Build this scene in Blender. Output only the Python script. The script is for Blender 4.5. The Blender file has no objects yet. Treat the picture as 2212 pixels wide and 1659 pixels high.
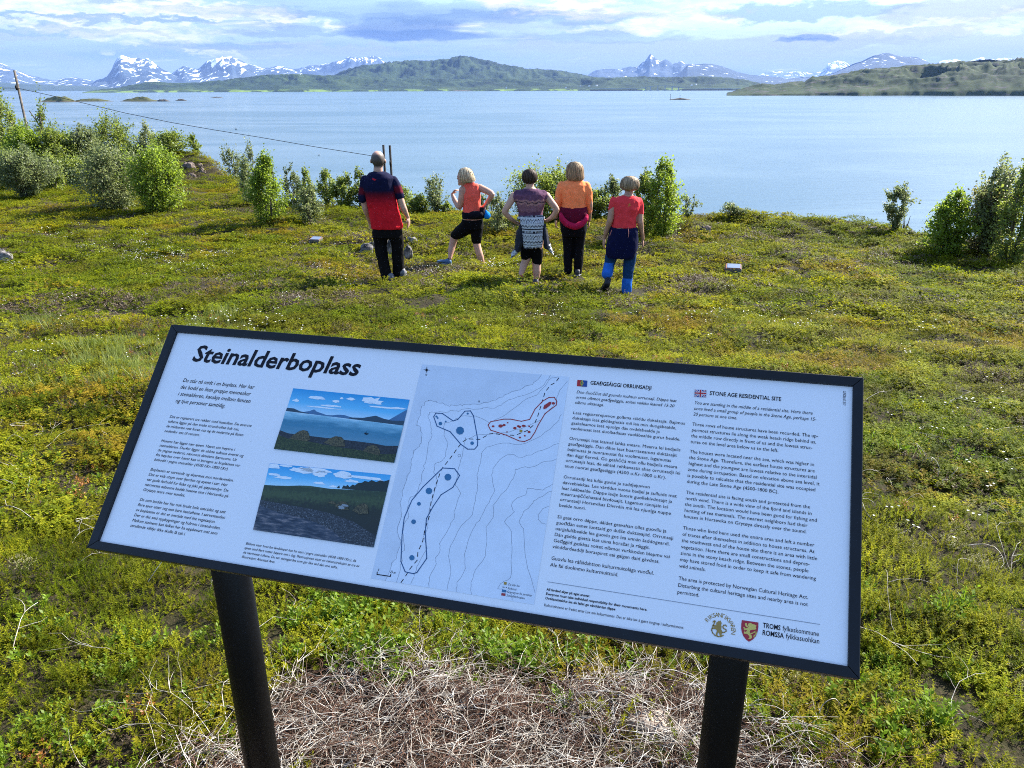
import bpy, math, random
import numpy as np
from mathutils import Matrix, Vector, Euler
random.seed(7); RNG = np.random.default_rng(7)
SC = bpy.context.scene
COL = SC.collection
rad = math.radians

# ------------------------------------------------------------------ camera
CAMZ = 1.60; F = 1655.0; CX = 1106.0; CY = 829.5
PITCH = math.atan((CY - 190.0) / F); ROLL = rad(-0.2)
cam = bpy.data.cameras.new('camera'); camo = bpy.data.objects.new('camera', cam); COL.objects.link(camo)
cam.sensor_width = 36.0; cam.lens = 36.0 * F / 2212.0; cam.clip_start = 0.05; cam.clip_end = 120000
RM = (Matrix.Rotation(math.pi/2 - PITCH, 3, 'X') @ Matrix.Rotation(ROLL, 3, 'Z'))
camo.matrix_world = Matrix.Translation((0, 0, CAMZ)) @ RM.to_4x4()
SC.camera = camo
RN = np.array(RM)
CAM = np.array([0, 0, CAMZ])

# ------------------------------------------------------------------ light
SUN_AZ = rad(54); SUN_EL = rad(37.5)          # azimuth measured from +Y (forward) to +X (right)
SDIR = Vector((math.cos(SUN_EL)*math.sin(SUN_AZ), math.cos(SUN_EL)*math.cos(SUN_AZ), math.sin(SUN_EL)))
sl = bpy.data.lights.new('sun', 'SUN'); sl.energy = 5.0; sl.angle = rad(0.55); sl.color = (1.0, 0.95, 0.86)
so = bpy.data.objects.new('sun', sl); COL.objects.link(so)
so.rotation_euler = SDIR.to_track_quat('Z', 'Y').to_euler(); so.location = (30, 20, 60)
SC.view_settings.view_transform = 'Standard'; SC.view_settings.look = 'None'
SC.view_settings.exposure = 1.65; SC.view_settings.gamma = 1.0; SC.view_settings.use_curve_mapping = False
SC.cycles.filter_width = 1.0; SC.cycles.use_denoising = False; SC.cycles.sample_clamp_indirect = 4.0; SC.cycles.max_bounces = 6; SC.cycles.diffuse_bounces = 3; SC.cycles.glossy_bounces = 3
SC.cycles.transmission_bounces = 3; SC.cycles.volume_bounces = 0; SC.cycles.transparent_max_bounces = 4
SC.cycles.caustics_reflective = False; SC.cycles.caustics_refractive = False

class NT:
    """small node-tree helper"""
    def __init__(s, tree): s.t = tree; tree.nodes.clear()
    def n(s, kind, **kw):
        nd = s.t.nodes.new(kind)
        ins = kw.pop('ins', {})
        for k, v in kw.items(): setattr(nd, k, v)
        for k, v in ins.items():
            sock = nd.inputs[k]
            if isinstance(v, bpy.types.NodeSocket): s.t.links.new(v, sock)
            else: sock.default_value = v
        return nd
    def math(s, op, a, b=0.0, c=None, clamp=False):
        d = {0: a, 1: b}
        if c is not None: d[2] = c
        return s.n('ShaderNodeMath', operation=op, use_clamp=clamp, ins=d).outputs[0]
    def mix(s, f, a, b, blend='MIX'):
        nd = s.n('ShaderNodeMix', data_type='RGBA', blend_type=blend, clamp_factor=True)
        for i, v in ((0, f), (6, a), (7, b)):
            if isinstance(v, bpy.types.NodeSocket): s.t.links.new(v, nd.inputs[i])
            elif i == 0: nd.inputs[0].default_value = v
            else: nd.inputs[i].default_value = (*v, 1) if len(v) == 3 else v
        return nd.outputs[2]
    def ramp(s, f, stops, interp='LINEAR'):
        nd = s.n('ShaderNodeValToRGB', ins={0: f}); cr = nd.color_ramp; cr.interpolation = interp
        while len(cr.elements) < len(stops): cr.elements.new(0.5)
        for e, (p, c) in zip(cr.elements, stops):
            e.position = p; e.color = (*c, 1) if not isinstance(c, (int, float)) else (c, c, c, 1)
        return nd.outputs[0]
    def noise(s, vec, scale, detail=4, rough=0.55, dist=0.0, out=0):
        d = {'Scale': scale, 'Detail': detail, 'Roughness': rough, 'Distortion': dist}
        if vec is not None: d['Vector'] = vec
        return s.n('ShaderNodeTexNoise', ins=d).outputs[out]
    def mapping(s, vec, scale=(1, 1, 1), loc=(0, 0, 0), rot=(0, 0, 0)):
        return s.n('ShaderNodeMapping', ins={'Vector': vec, 'Scale': scale, 'Location': loc, 'Rotation': rot}).outputs[0]
    def smooth(s, v, a, b, lo=0.0, hi=1.0):
        nd = s.n('ShaderNodeMapRange', interpolation_type='SMOOTHSTEP')
        for k, x in (('Value', v), ('From Min', a), ('From Max', b), ('To Min', lo), ('To Max', hi)):
            if isinstance(x, bpy.types.NodeSocket): s.t.links.new(x, nd.inputs[k])
            else: nd.inputs[k].default_value = x
        return nd.outputs[0]

def ray(px, py):
    d = RN @ np.array([(px-CX)/F, (CY-py)/F, -1.0])
    return d
def azel(px, py):
    d = ray(px, py); return math.atan2(d[0], d[1]), math.atan2(d[2], math.hypot(d[0], d[1]))

# ------------------------------------------------------------------ sky
W = bpy.data.worlds.new('World'); SC.world = W; W.use_nodes = True
T = NT(W.node_tree)
sky = T.n('ShaderNodeTexSky', sky_type='NISHITA', sun_disc=False, sun_elevation=SUN_EL, sun_rotation=SUN_AZ,
          altitude=0.0, air_density=1.0, dust_density=0.6, ozone_density=3.0).outputs[0]
gen = T.n('ShaderNodeTexCoord').outputs['Generated']
sep = T.n('ShaderNodeSeparateXYZ', ins={0: gen})
X, Y, Z = sep.outputs
zc = T.math('MAXIMUM', Z, 0.0)
za = T.math('ADD', zc, 0.085)
u = T.math('DIVIDE', X, za); v = T.math('DIVIDE', Y, za)
pl = T.n('ShaderNodeCombineXYZ', ins={0: u, 1: v, 2: 0.0}).outputs[0]
plm = T.mapping(pl, scale=(0.42, 0.62, 1), loc=(3.1, 1.7, 0), rot=(0, 0, 0.12))
warp = T.noise(plm, 1.3, 3, 0.5, out=1)
pw = T.n('ShaderNodeVectorMath', operation='MULTIPLY_ADD', ins={0: warp, 1: (0.55, 0.45, 0), 2: plm}).outputs[0]
n1 = T.noise(pw, 1.25, 9, 0.60)
n2 = T.noise(T.mapping(pw, scale=(1, 1, 1), loc=(9, 4, 2)), 3.1, 8, 0.62)
n3 = T.noise(T.mapping(pl, scale=(0.25, 0.5, 1), loc=(1, 8, 5)), 0.9, 5, 0.5)
# azimuth / elevation for the individual cloud bodies seen in the photograph
az = T.math('ARCTAN2', X, Y)
K_ = .205
kc = lambda *c: tuple(x*K_ for x in c)
SKYBLUE = kc(2.0, 3.7, 7.6); GREY = kc(2.3, 4.0, 7.0); VEIL = kc(6.3, 7.4, 9.0); WHITE = kc(18.0, 17.2, 16.6); DARKC = kc(.8, 2.1, 5.4)
low = T.smooth(Z, 0.0, 0.22, 1.0, 0.0)
base = T.mix(T.math('MULTIPLY', low, 0.82), sky, SKYBLUE)
hz = T.smooth(Z, 0.0, 0.055, 0.78, 0.0)
base = T.mix(hz, base, kc(5.6, 6.9, 8.3))
c1 = T.smooth(n3, 0.40, 0.66)
base = T.mix(T.math('MULTIPLY', c1, 0.75), base, GREY)
c2 = T.smooth(n1, 0.47, 0.66)
base = T.mix(T.math('MULTIPLY', c2, 0.72), base, VEIL)
c3 = T.smooth(n2, 0.56, 0.74)
c3 = T.math('MULTIPLY', c3, T.smooth(n1, 0.42, 0.6))
base = T.mix(T.math('MULTIPLY', c3, 0.85), base, WHITE)
edge = T.n('ShaderNodeTexNoise', ins={'Vector': T.mapping(gen, scale=(1, 1, 3.2)), 'Scale': 23.0, 'Detail': 8.0, 'Roughness': 0.62})
edge_v = edge.outputs[1]
esep = T.n('ShaderNodeSeparateXYZ', ins={0: edge_v})
ea = T.math('SUBTRACT', esep.outputs[0], 0.5); eb = T.math('SUBTRACT', esep.outputs[1], 0.5)
ctex = T.smooth(T.noise(T.mapping(gen, scale=(1, 1, 4.5)), 26.0, 7, .66), .36, .60)
ctex2 = T.math('MULTIPLY_ADD', ctex, .8, .2)
def cloud(base, px, py, hw, hh, colr, amt, rough=1.0, tilt=0.0, sharp=0.35):
    a0, e0 = azel(px, py)
    ra, re_ = hw/F, hh/F
    da = T.math('SUBTRACT', az, a0); de = T.math('SUBTRACT', Z, math.sin(e0))
    da = T.math('MULTIPLY_ADD', ea, 0.16*rough, da); de = T.math('MULTIPLY_ADD', eb, 0.040*rough, de)
    if tilt: de = T.math('MULTIPLY_ADD', da, tilt, de)
    q = T.math('ADD', T.math('POWER', T.math('ABSOLUTE', T.math('DIVIDE', da, ra)), 2.0), T.math('POWER', T.math('ABSOLUTE', T.math('DIVIDE', de, re_)), 2.0))
    m = T.smooth(q, 1.0 + sharp, 1.0 - sharp*1.6)
    mm = T.math('MULTIPLY', m, amt)
    if colr[0] > 2.2: mm = T.math('MULTIPLY', mm, ctex2)
    return T.mix(mm, base, colr)
CL = [  # px, py, half width, half height, colour, amount, roughness, tilt
 (200, 12, 330, 16, WHITE, .85, 1.2, 0.0), (420, 22, 160, 12, WHITE, .6, 1, .02), (250, 62, 150, 17, WHITE, .72, 1.1, .05), (300, 84, 130, 10, WHITE, .62, 1, .06),
 (90, 46, 110, 7, WHITE, .6, 1, 0.), (600, 44, 110, 8, WHITE, .75, 1, .04), (60, 150, 210, 26, kc(6.3,7.0,7.9), .6, 1, 0.),
 (640, 108, 250, 13, kc(7.2,7.7,8.3), .6, 1, 0.), (480, 118, 60, 8, WHITE, .55, 1, .1), (560, 140, 330, 16, kc(6.6,7.2,8.0), .5, 1, 0.),
 (1180, 12, 150, 15, WHITE, .92, 1.1, .05), (1330, 20, 200, 13, WHITE, .6, 1, -.02), (1480, 46, 130, 12, WHITE, .78, 1, -.04), (1370, 62, 170, 7, WHITE, .55, 1, 0.), (1390, 34, 90, 8, WHITE, .6, 1, 0.),
 (1500, 100, 420, 17, kc(6.9,7.6,8.4), .62, 1, 0.), (1500, 132, 420, 15, kc(7.0,7.5,8.1), .55, 1, 0.), (1010, 148, 420, 12, kc(6.8,7.4,8.2), .45, 1, 0.),
 (2080, 20, 160, 24, kc(8.4,8.7,9.2), .72, 1.4, -.05), (2050, 56, 230, 16, WHITE, .62, 1.3, -.05), (1900, 84, 170, 13, kc(7.9,8.3,8.9), .62, 1.3, -.06), (2120, 100, 180, 22, kc(7.6,8.1,8.8), .55, 1.3, -.04),
 (1650, 128, 160, 9, kc(8.2,8.2,8.3), .5, 1, -.05), (240, 112, 18, 5, WHITE, .5, .3, 0.), (30, 84, 80, 9, kc(6.8,7.3,8.0), .5, 1, 0.),
 (860, 60, 130, 22, DARKC, .62, .5, -.03), (900, 76, 150, 11, DARKC, .78, .35, .01), (560, 26, 240, 10, DARKC, .30, 1, 0.), (150, 36, 260, 6, DARKC, .40, 1, 0.), (100, 66, 220, 9, DARKC, .32, .9, 0.), (1100, 38, 330, 13, DARKC, .38, .8, 0.), (1290, 82, 200, 10, DARKC, .25, .8, 0.), (620, 70, 120, 8, DARKC, .35, .7, 0.), (500, 96, 140, 8, DARKC, .35, .6, 0.),
 (1765, 82, 44, 8, DARKC, .68, .45, 0.), (1715, 88, 30, 5, DARKC, .62, .4, 0.), (1730, 24, 200, 16, kc(2.0,3.7,6.8), .55, .9, 0.), (980, 20, 190, 16, DARKC, .28, .8, 0.),
]
for c in CL: base = cloud(base, *c)
bg = T.n('ShaderNodeBackground', ins={0: base, 1: 0.125})
T.n('ShaderNodeOutputWorld', ins={0: bg.outputs[0]})
W.cycles.sampling_method = 'MANUAL'; W.cycles.sample_map_resolution = 512

# ------------------------------------------------------------------ helpers
def link(o, parent=None):
    COL.objects.link(o)
    if parent: o.parent = parent
    return o
def tag(o, label=None, cat=None, group=None, kind=None):
    if label: o['label'] = label
    if cat: o['category'] = cat
    if group: o['group'] = group
    if kind: o['kind'] = kind
    return o
def thing(name, label, cat, loc=(0, 0, 0), rz=0.0, group=None):
    o = bpy.data.objects.new(name, None); o.empty_display_size = 0.1; link(o)
    o.location = loc; o.rotation_euler = (0, 0, rz); return tag(o, label, cat, group)
def mk(name, V, Fc, m=None, smooth=False, cols=None):
    """numpy mesh; Fc is an (n,3)/(n,4) array or a list of such arrays"""
    V = np.asarray(V, np.float32)
    Fs = Fc if isinstance(Fc, list) else [Fc]
    me = bpy.data.meshes.new(name)
    me.vertices.add(len(V)); me.vertices.foreach_set('co', V.ravel())
    tot = [np.full(len(f), np.asarray(f).shape[1]) for f in Fs if len(f)]
    idx = np.concatenate([np.asarray(f, np.int32).ravel() for f in Fs if len(f)])
    tot = np.concatenate(tot).astype(np.int32)
    me.loops.add(len(idx)); me.loops.foreach_set('vertex_index', idx)
    me.polygons.add(len(tot)); me.polygons.foreach_set('loop_start', np.concatenate([[0], np.cumsum(tot)[:-1]]).astype(np.int32))
    me.polygons.foreach_set('loop_total', tot)
    me.update(calc_edges=True)
    if smooth: me.polygons.foreach_set('use_smooth', np.ones(len(tot), bool))
    if cols is not None:
        a = me.color_attributes.new('Col', 'FLOAT_COLOR', 'POINT')
        a.data.foreach_set('color', np.c_[cols, np.ones(len(V))].astype(np.float32).ravel())
    if m: me.materials.append(m)
    return me
def ob(name, me, parent=None, loc=(0, 0, 0)):
    o = bpy.data.objects.new(name, me); o.location = loc; return link(o, parent)
class MB:
    """collects polygons for one mesh"""
    def __init__(s): s.v = []; s.f = []
    def add(s, V, Fc):
        k = len(s.v); s.v += [tuple(map(float, p)) for p in V]; s.f += [tuple(i+k for i in f) for f in Fc]
    def box(s, c, h, R=None):
        V = np.array([(x, y, z) for x in (-1, 1) for y in (-1, 1) for z in (-1, 1)], float)*np.array(h)
        if R is not None: V = V @ np.array(R).T
        s.add(V+np.array(c), [(0, 1, 3, 2), (4, 6, 7, 5), (0, 4, 5, 1), (2, 3, 7, 6), (0, 2, 6, 4), (1, 5, 7, 3)])
    def tube(s, P, R, n=6, cap=True):
        V, Fc = tube(P, R, n, cap); s.add(V, Fc)
    def mesh(s, name, m=None, smooth=False):
        me = bpy.data.meshes.new(name); me.from_pydata(s.v, [], s.f); me.update()
        if m: me.materials.append(m)
        if smooth: me.polygons.foreach_set('use_smooth', np.ones(len(s.f), bool))
        return me
def tube(P, R, n=6, cap=True, flat=1.0, ref=(0, 1, 0)):
    P = np.asarray(P, float); m = len(P); R = np.broadcast_to(np.asarray(R, float), (m,))
    Tn = np.gradient(P, axis=0); Tn /= np.linalg.norm(Tn, axis=1)[:, None]+1e-9
    ref = np.array(ref, float); V = []
    for i in range(m):
        t = Tn[i]; a = ref - t*(ref@t)
        if np.linalg.norm(a) < 1e-3: a = np.array([1, 0, 0.]) - t*t[0]
        a /= np.linalg.norm(a); b = np.cross(t, a)
        for k in range(n):
            w = 2*math.pi*k/n; V.append(P[i] + R[i]*(math.cos(w)*a*flat + math.sin(w)*b))
    Fc = [(i*n+k, i*n+(k+1) % n, (i+1)*n+(k+1) % n, (i+1)*n+k) for i in range(m-1) for k in range(n)]
    if cap: Fc += [tuple(range(n-1, -1, -1)), tuple((m-1)*n+k for k in range(n))]
    return V, Fc
def hashn(ix, iy, iz=0, seed=0):
    h = (ix.astype(np.int64)*374761393 + iy.astype(np.int64)*668265263 + np.asarray(iz).astype(np.int64)*2147483647 % 1000003 + seed*974711) & 0xffffffff
    h = ((h ^ (h >> 13))*1274126177) & 0xffffffff; h = ((h ^ (h >> 16))*2246822519) & 0xffffffff
    return ((h ^ (h >> 15)) & 0xffffff)/float(0xffffff)
def vn2(x, y, seed=0):
    ix = np.floor(x); iy = np.floor(y); fx = x-ix; fy = y-iy; fx = fx*fx*(3-2*fx); fy = fy*fy*(3-2*fy)
    h = lambda a, b: hashn(ix+a, iy+b, 0, seed)
    return (h(0, 0)*(1-fx)+h(1, 0)*fx)*(1-fy)+(h(0, 1)*(1-fx)+h(1, 1)*fx)*fy
def fbm2(x, y, oct=4, seed=0, gain=.5):
    x = np.asarray(x, float); y = np.asarray(y, float); s = 0; a = 1; t = 0
    for o in range(oct):
        s = s+a*vn2(x*2**o+o*17.3, y*2**o-o*9.1, seed+o); t += a; a *= gain
    return s/t
def vn3(p, seed=0):
    i = np.floor(p); f = p-i; f = f*f*(3-2*f); r = 0
    for a in (0, 1):
        for b in (0, 1):
            for c in (0, 1):
                w = (f[:, 0] if a else 1-f[:, 0])*(f[:, 1] if b else 1-f[:, 1])*(f[:, 2] if c else 1-f[:, 2])
                r = r+w*hashn(i[:, 0]+a, i[:, 1]+b, (i[:, 2]+c+57)*7919, seed)
    return r
def fbm3(p, oct=3, seed=0, gain=.5):
    s = 0; a = 1; t = 0
    for o in range(oct): s = s+a*vn3(p*2**o+o*13.7, seed+o); t += a; a *= gain
    return s/t

# ------------------------------------------------------------------ terrain function
EDGE = np.array([(-400, 32), (200, 31), (400, 30), (470, 28), (530, 25), (590, 20.5), (640, 19.3), (780, 18.8), (950, 18.0), (1100, 17.4), (1300, 17.4), (1560, 17.6), (1800, 17.4), (2000, 16.6), (2300, 16.3), (2700, 16)])
EAZ = np.array([azel(p, 500)[0] for p in EDGE[:, 0]])
def ground(x, y):
    x = np.asarray(x, float); y = np.asarray(y, float)
    t = np.clip((y-1.2)/11.0, 0, 1); t = t*t*(3-2*t)*0.35+0.65*np.clip((y-1.2)/11.0, 0, 1)
    z = -1.12*t
    r = np.hypot(x, y); a = np.arctan2(x, y)
    e = np.interp(a, EAZ, EDGE[:, 1], left=32, right=16) + 1.2*(fbm2(a*14, a*0+3, 3, 5)-.5)
    s = r-e
    z = z - 0.52*np.where(s > 0, np.sqrt(s*s+0.8)-0.894, 0)
    hm = np.clip((r-1.0)/3, 0, 1)
    z = z + hm*0.16*(fbm2(x*.55, y*.55, 3, 11)-.5) + (0.35+.65*hm)*0.17*(fbm2(x*1.9, y*1.9, 3, 21)-.5)
    z = z + np.clip(r/2-.4, 0, 1)*0.085*(fbm2(x*4.2, y*4.2, 3, 31)-.5)
    # rocky knob at the left edge of the terrace
    kx, ky = -10.4, 27.6
    z = z + 0.75*np.exp(-(((x-kx)/2.6)**2+((y-ky)/2.2)**2))
    # small mounds on the right hand rim
    for mx, my, mh, mr in ((4.9, 16.6, .16, .55), (7.0, 16.0, .12, .8), (5.6, 16.3, .10, 1.0), (9.3, 15.2, .12, .7), (3.6, 15.6, .22, .45)):
        z = z + mh*np.exp(-(((x-mx)**2+(y-my)**2)/mr**2))
    # shallow house pit by the man
    z = z - 0.16*np.exp(-(((x+1.1)/1.1)**2+((y-13.6)/.7)**2))
    return z
def on_ground(px, py, far=40):
    d = ray(px, py); t = np.linspace(1.0, far, 3000); P = CAM+d*t[:, None]
    g = ground(P[:, 0], P[:, 1]); k = np.argmax(P[:, 2] < g)
    if k == 0: k = len(t)-1
    p = P[k]; return np.array([p[0], p[1], float(ground(p[0], p[1]))])
def at_dist(px, dist, py=400):
    d = ray(px, py); h = math.hypot(d[0], d[1]); x, y = d[0]/h*dist, d[1]/h*dist
    return np.array([x, y, float(ground(x, y))])
def at_y(px, py, yy):
    d = ray(px, py); return CAM+d*(yy/d[1])

# ------------------------------------------------------------------ materials
def pmat(name, col, rough=.6, spec=.5, metal=0, var=.15, vscale=8, bump=0, bscale=60, coat=0):
    m = bpy.data.materials.new(name); m.use_nodes = True; t = NT(m.node_tree)
    oc = t.n('ShaderNodeTexCoord').outputs['Object']
    nz = t.noise(oc, vscale, 5, .6)
    c = t.mix(t.smooth(nz, .3, .7), tuple(x*(1-var) for x in col), tuple(min(1, x*(1+var)) for x in col))
    ins = {'Base Color': c, 'Roughness': rough, 'Specular IOR Level': spec, 'Metallic': metal, 'Coat Weight': coat}
    if bump:
        ins['Normal'] = t.n('ShaderNodeBump', ins={'Strength': bump, 'Distance': .01, 'Height': t.noise(oc, bscale, 4, .6)}).outputs[0]
    b = t.n('ShaderNodeBsdfPrincipled', ins=ins)
    t.n('ShaderNodeOutputMaterial', ins={0: b.outputs[0]}); return m
def leafmat(name, cols, trans, tamt=.45, patch=None, rough=.5, pscale=.8, spec=.35):
    """foliage: colour per instance / per leaf, drift between patches of ground"""
    m = bpy.data.materials.new(name); m.use_nodes = True; t = NT(m.node_tree)
    pos = t.n('ShaderNodeNewGeometry').outputs['Position']; rnd = t.n('ShaderNodeObjectInfo').outputs['Random']
    fine = t.noise(pos, 45, 2, .6); big = t.noise(pos, pscale, 4, .6)
    f = t.math('MULTIPLY_ADD', rnd, .38, t.math('MULTIPLY_ADD', fine, .9, -.14))
    c = t.ramp(f, [(i/(len(cols)-1), q) for i, q in enumerate(cols)])
    if patch is not None: c = t.mix(t.smooth(big, .48, .62, 0, .75), c, patch)
    if patch is not None:
        mv = t.smooth(t.noise(pos, 3.2, 4, .65), .32, .66, .38, 1.30); mv = t.n('ShaderNodeCombineColor', ins={0: mv, 1: mv, 2: mv}).outputs[0]; c = t.mix(1.0, c, mv, 'MULTIPLY')
    b = t.n('ShaderNodeBsdfPrincipled', ins={'Base Color': c, 'Roughness': rough, 'Specular IOR Level': spec})
    tc = t.mix(.5, c, trans)
    tr = t.n('ShaderNodeBsdfTranslucent', ins={0: tc})
    mx = t.n('ShaderNodeMixShader', ins={0: tamt, 1: b.outputs[0], 2: tr.outputs[0]})
    t.n('ShaderNodeOutputMaterial', ins={0: mx.outputs[0]}); return m
M = {}
def vcmat(name, rough=.8, spec=.25, bump=.25, bscale=90, sheen=0.0):
    m = bpy.data.materials.new(name); m.use_nodes = True; t = NT(m.node_tree)
    oc = t.n('ShaderNodeTexCoord').outputs['Object']
    a = t.n('ShaderNodeVertexColor', layer_name='Col').outputs[0]
    nz = t.noise(oc, 26, 4, .6)
    c = t.mix(.22, a, t.mix(t.smooth(nz, .35, .65), (.35, .35, .35), (1.0, 1.0, 1.0)), 'MULTIPLY')
    b = t.n('ShaderNodeBsdfPrincipled', ins={'Base Color': c, 'Roughness': rough, 'Specular IOR Level': spec, 'Sheen Weight': sheen,
        'Normal': t.n('ShaderNodeBump', ins={'Strength': bump, 'Distance': .006, 'Height': t.noise(oc, bscale, 3, .6)}).outputs[0]})
    t.n('ShaderNodeOutputMaterial', ins={0: b.outputs[0]}); return m
M['cloth'] = vcmat('woven_fabric', .9, .12, .35, 60, .0)
M['skin'] = vcmat('skin', .55, .35, .1, 120)
M['hair'] = vcmat('hair', .6, .25, .2, 120)
M['shoe'] = vcmat('shoe_leather', .55, .4, .2, 90)
M['black_frame'] = pmat('black_powder_coat', (.004, .006, .009), .42, .35, 0, .25, 30, .06, 500)
M['post'] = pmat('black_painted_steel', (.0025, .0022, .002), .35, .28, 0, .3, 20, .05, 300)
M['rock'] = pmat('grey_lichen_rock', (.15, .14, .135), .9, .3, 0, .85, 9, .8, 25)
M['rock_brown'] = pmat('brown_rock', (.13, .10, .085), .9, .3, 0, .6, 6, .8, 14)
M['bark'] = pmat('birch_bark', (.10, .085, .07), .85, .3, 0, .6, 14, .6, 60)
M['wood_grey'] = pmat('weathered_pole_wood', (.14, .12, .10), .9, .2, 0, .4, 6, .5, 30)
M['tar_wood'] = pmat('tarred_pole_wood', (.03, .028, .026), .9, .2, 0, .4, 6, .5, 30)

# ------------------------------------------------------------------ ground mesh
mg = bpy.data.materials.new('heath_soil'); mg.use_nodes = True; t = NT(mg.node_tree)
pos = t.n('ShaderNodeNewGeometry').outputs['Position']
a = t.noise(pos, 1.1, 6, .65); b_ = t.noise(pos, 9, 6, .7); c_ = t.noise(pos, 60, 4, .7)
col = t.ramp(t.math('MULTIPLY_ADD', b_, .6, t.math('MULTIPLY', a, .4)), [(.3, (.009, .007, .004)), (.45, (.020, .018, .006)), (.55, (.032, .030, .008)), (.68, (.055, .042, .018))])
col = t.mix(t.smooth(c_, .48, .70, 0, .7), col, (.085, .055, .036))
sp = t.n('ShaderNodeSeparateXYZ', ins={0: pos})
dx = t.math('DIVIDE', t.math('SUBTRACT', sp.outputs[0], .05), 1.15); dy = t.math('DIVIDE', t.math('SUBTRACT', sp.outputs[1], 1.3), .75)
el = t.math('ADD', t.math('MULTIPLY', dx, dx), t.math('MULTIPLY', dy, dy))
litter = t.ramp(t.noise(pos, 38, 6, .75), [(.3, (.012, .007, .005)), (.5, (.040, .024, .016)), (.72, (.13, .09, .065))])
col = t.mix(t.smooth(t.math('MULTIPLY_ADD', t.noise(pos, 5, 4), .8, el), 1.6, .9), col, litter)
slope = t.smooth(sp.outputs[2], -3.0, -1.8)
bs = t.n('ShaderNodeBsdfPrincipled', ins={'Base Color': col, 'Roughness': .95, 'Specular IOR Level': .2,
    'Normal': t.n('ShaderNodeBump', ins={'Strength': .9, 'Distance': .03, 'Height': t.noise(pos, 30, 6, .7)}).outputs[0]})
t.n('ShaderNodeOutputMaterial', ins={0: bs.outputs[0]})
front = np.linspace(rad(-46), rad(46), 560); back = np.linspace(rad(46), rad(314), 110)[1:-1]
A = np.concatenate([front, back]); R_ = np.concatenate([[0.02], np.geomspace(.25, 34, 300), np.geomspace(35, 110, 40)])
AA, RR = np.meshgrid(A, R_); gx = RR*np.sin(AA); gy = RR*np.cos(AA); gz = ground(gx, gy)
nA, nR = len(A), len(R_)
ii = np.arange(nR-1)[:, None]*nA; jj = np.arange(nA)[None, :]; j2 = (jj+1) % nA
FF = np.stack([ii+jj, ii+j2, ii+nA+j2, ii+nA+jj], -1).reshape(-1, 4)[:, ::-1]
g = ob('ground', mk('ground', np.stack([gx, gy, gz], -1).reshape(-1, 3), FF, mg, True)); tag(g, kind='structure')

# ------------------------------------------------------------------ water
SEA = -19.0
mw = bpy.data.materials.new('sea_water'); mw.use_nodes = True; t = NT(mw.node_tree)
pos = t.n('ShaderNodeNewGeometry').outputs['Position']
w1 = t.noise(t.mapping(pos, scale=(1, 1.6, 1), rot=(0, 0, .5)), 1.1, 5, .6)
w2 = t.noise(t.mapping(pos, scale=(1, 2.5, 1), rot=(0, 0, .25)), .16, 4, .55)
w3 = t.noise(t.mapping(pos, scale=(.6, 1.3, 1), rot=(0, 0, -.15)), .006, 6, .62, 1.2)
calm = t.smooth(w3, .38, .62)
h = t.math('ADD', t.math('MULTIPLY', w1, .22), t.math('MULTIPLY', w2, 1.0))
bmp = t.n('ShaderNodeBump', ins={'Strength': t.math('MULTIPLY_ADD', calm, -.24, .36), 'Distance': .5, 'Height': h})
wc = t.mix(calm, (.045, .085, .110), (.085, .128, .150))  # lightened base colour stands in for reflected sky, paler in calm bands
bs = t.n('ShaderNodeBsdfPrincipled', ins={'Base Color': wc, 'Roughness': t.math('MULTIPLY_ADD', calm, -.04, .24), 'IOR': 1.33, 'Specular IOR Level': .5, 'Normal': bmp.outputs[0]})
t.n('ShaderNodeOutputMaterial', ins={0: bs.outputs[0]})
xs = np.array([-60000, -20000, -5000, -1000, 0, 1000, 5000, 20000, 60000.]); ys = np.array([-3000, 0, 30, 200, 1000, 5000, 20000, 70000.])
gx, gy = np.meshgrid(xs, ys); n_ = len(xs)
FF = np.array([(r*n_+c, r*n_+c+1, (r+1)*n_+c+1, (r+1)*n_+c) for r in range(len(ys)-1) for c in range(n_-1)])
wv = np.stack([gx, gy, np.full_like(gx, SEA)], -1).reshape(-1, 3)
tag(ob('sea', mk('sea', wv, FF, mw)), kind='structure')

# ------------------------------------------------------------------ far land
def landmat(name, stops, snow=None, scale=.002, rock=None, rlo=.5, rhi=.6, field=None):
    m = bpy.data.materials.new(name); m.use_nodes = True; t = NT(m.node_tree)
    gm = t.n('ShaderNodeNewGeometry'); pos = gm.outputs['Position']
    sp = t.n('ShaderNodeSeparateXYZ', ins={0: pos}); nsp = t.n('ShaderNodeSeparateXYZ', ins={0: gm.outputs['Normal']})
    pm = t.mapping(pos, scale=(1, 1, 2.2))
    n1 = t.noise(pm, scale, 8, .65); n2 = t.noise(pm, scale*9, 6, .7)
    f = t.math('MULTIPLY_ADD', n2, .45, t.math('MULTIPLY', n1, .55))
    c = t.ramp(f, stops)
    if field is not None:
        zf = t.smooth(sp.outputs[2], SEA+22, SEA+5)
        c = t.mix(t.math('MULTIPLY', zf, t.smooth(t.noise(pm, scale*3, 3, .5), .50, .56)), c, field)
    if rock is not None: c = t.mix(t.smooth(t.noise(t.mapping(pos, scale=(1, 1, 4)), scale*2.5, 7, .7), rlo, rhi), c, rock)
    if snow:
        lo, hi, thr = snow
        hgt = t.smooth(sp.outputs[2], lo, hi)
        sn = t.noise(t.mapping(pos, scale=(1.6, .5, .8)), scale*6.5, 8, .66)
        mask = t.smooth(t.math('MULTIPLY_ADD', hgt, .17, sn), thr, thr+.035)
        c = t.mix(mask, c, (.82, .85, .9))
    b = t.n('ShaderNodeBsdfPrincipled', ins={'Base Color': c, 'Roughness': .95, 'Specular IOR Level': .1})
    t.n('ShaderNodeOutputMaterial', ins={0: b.outputs[0]}); return m
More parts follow.
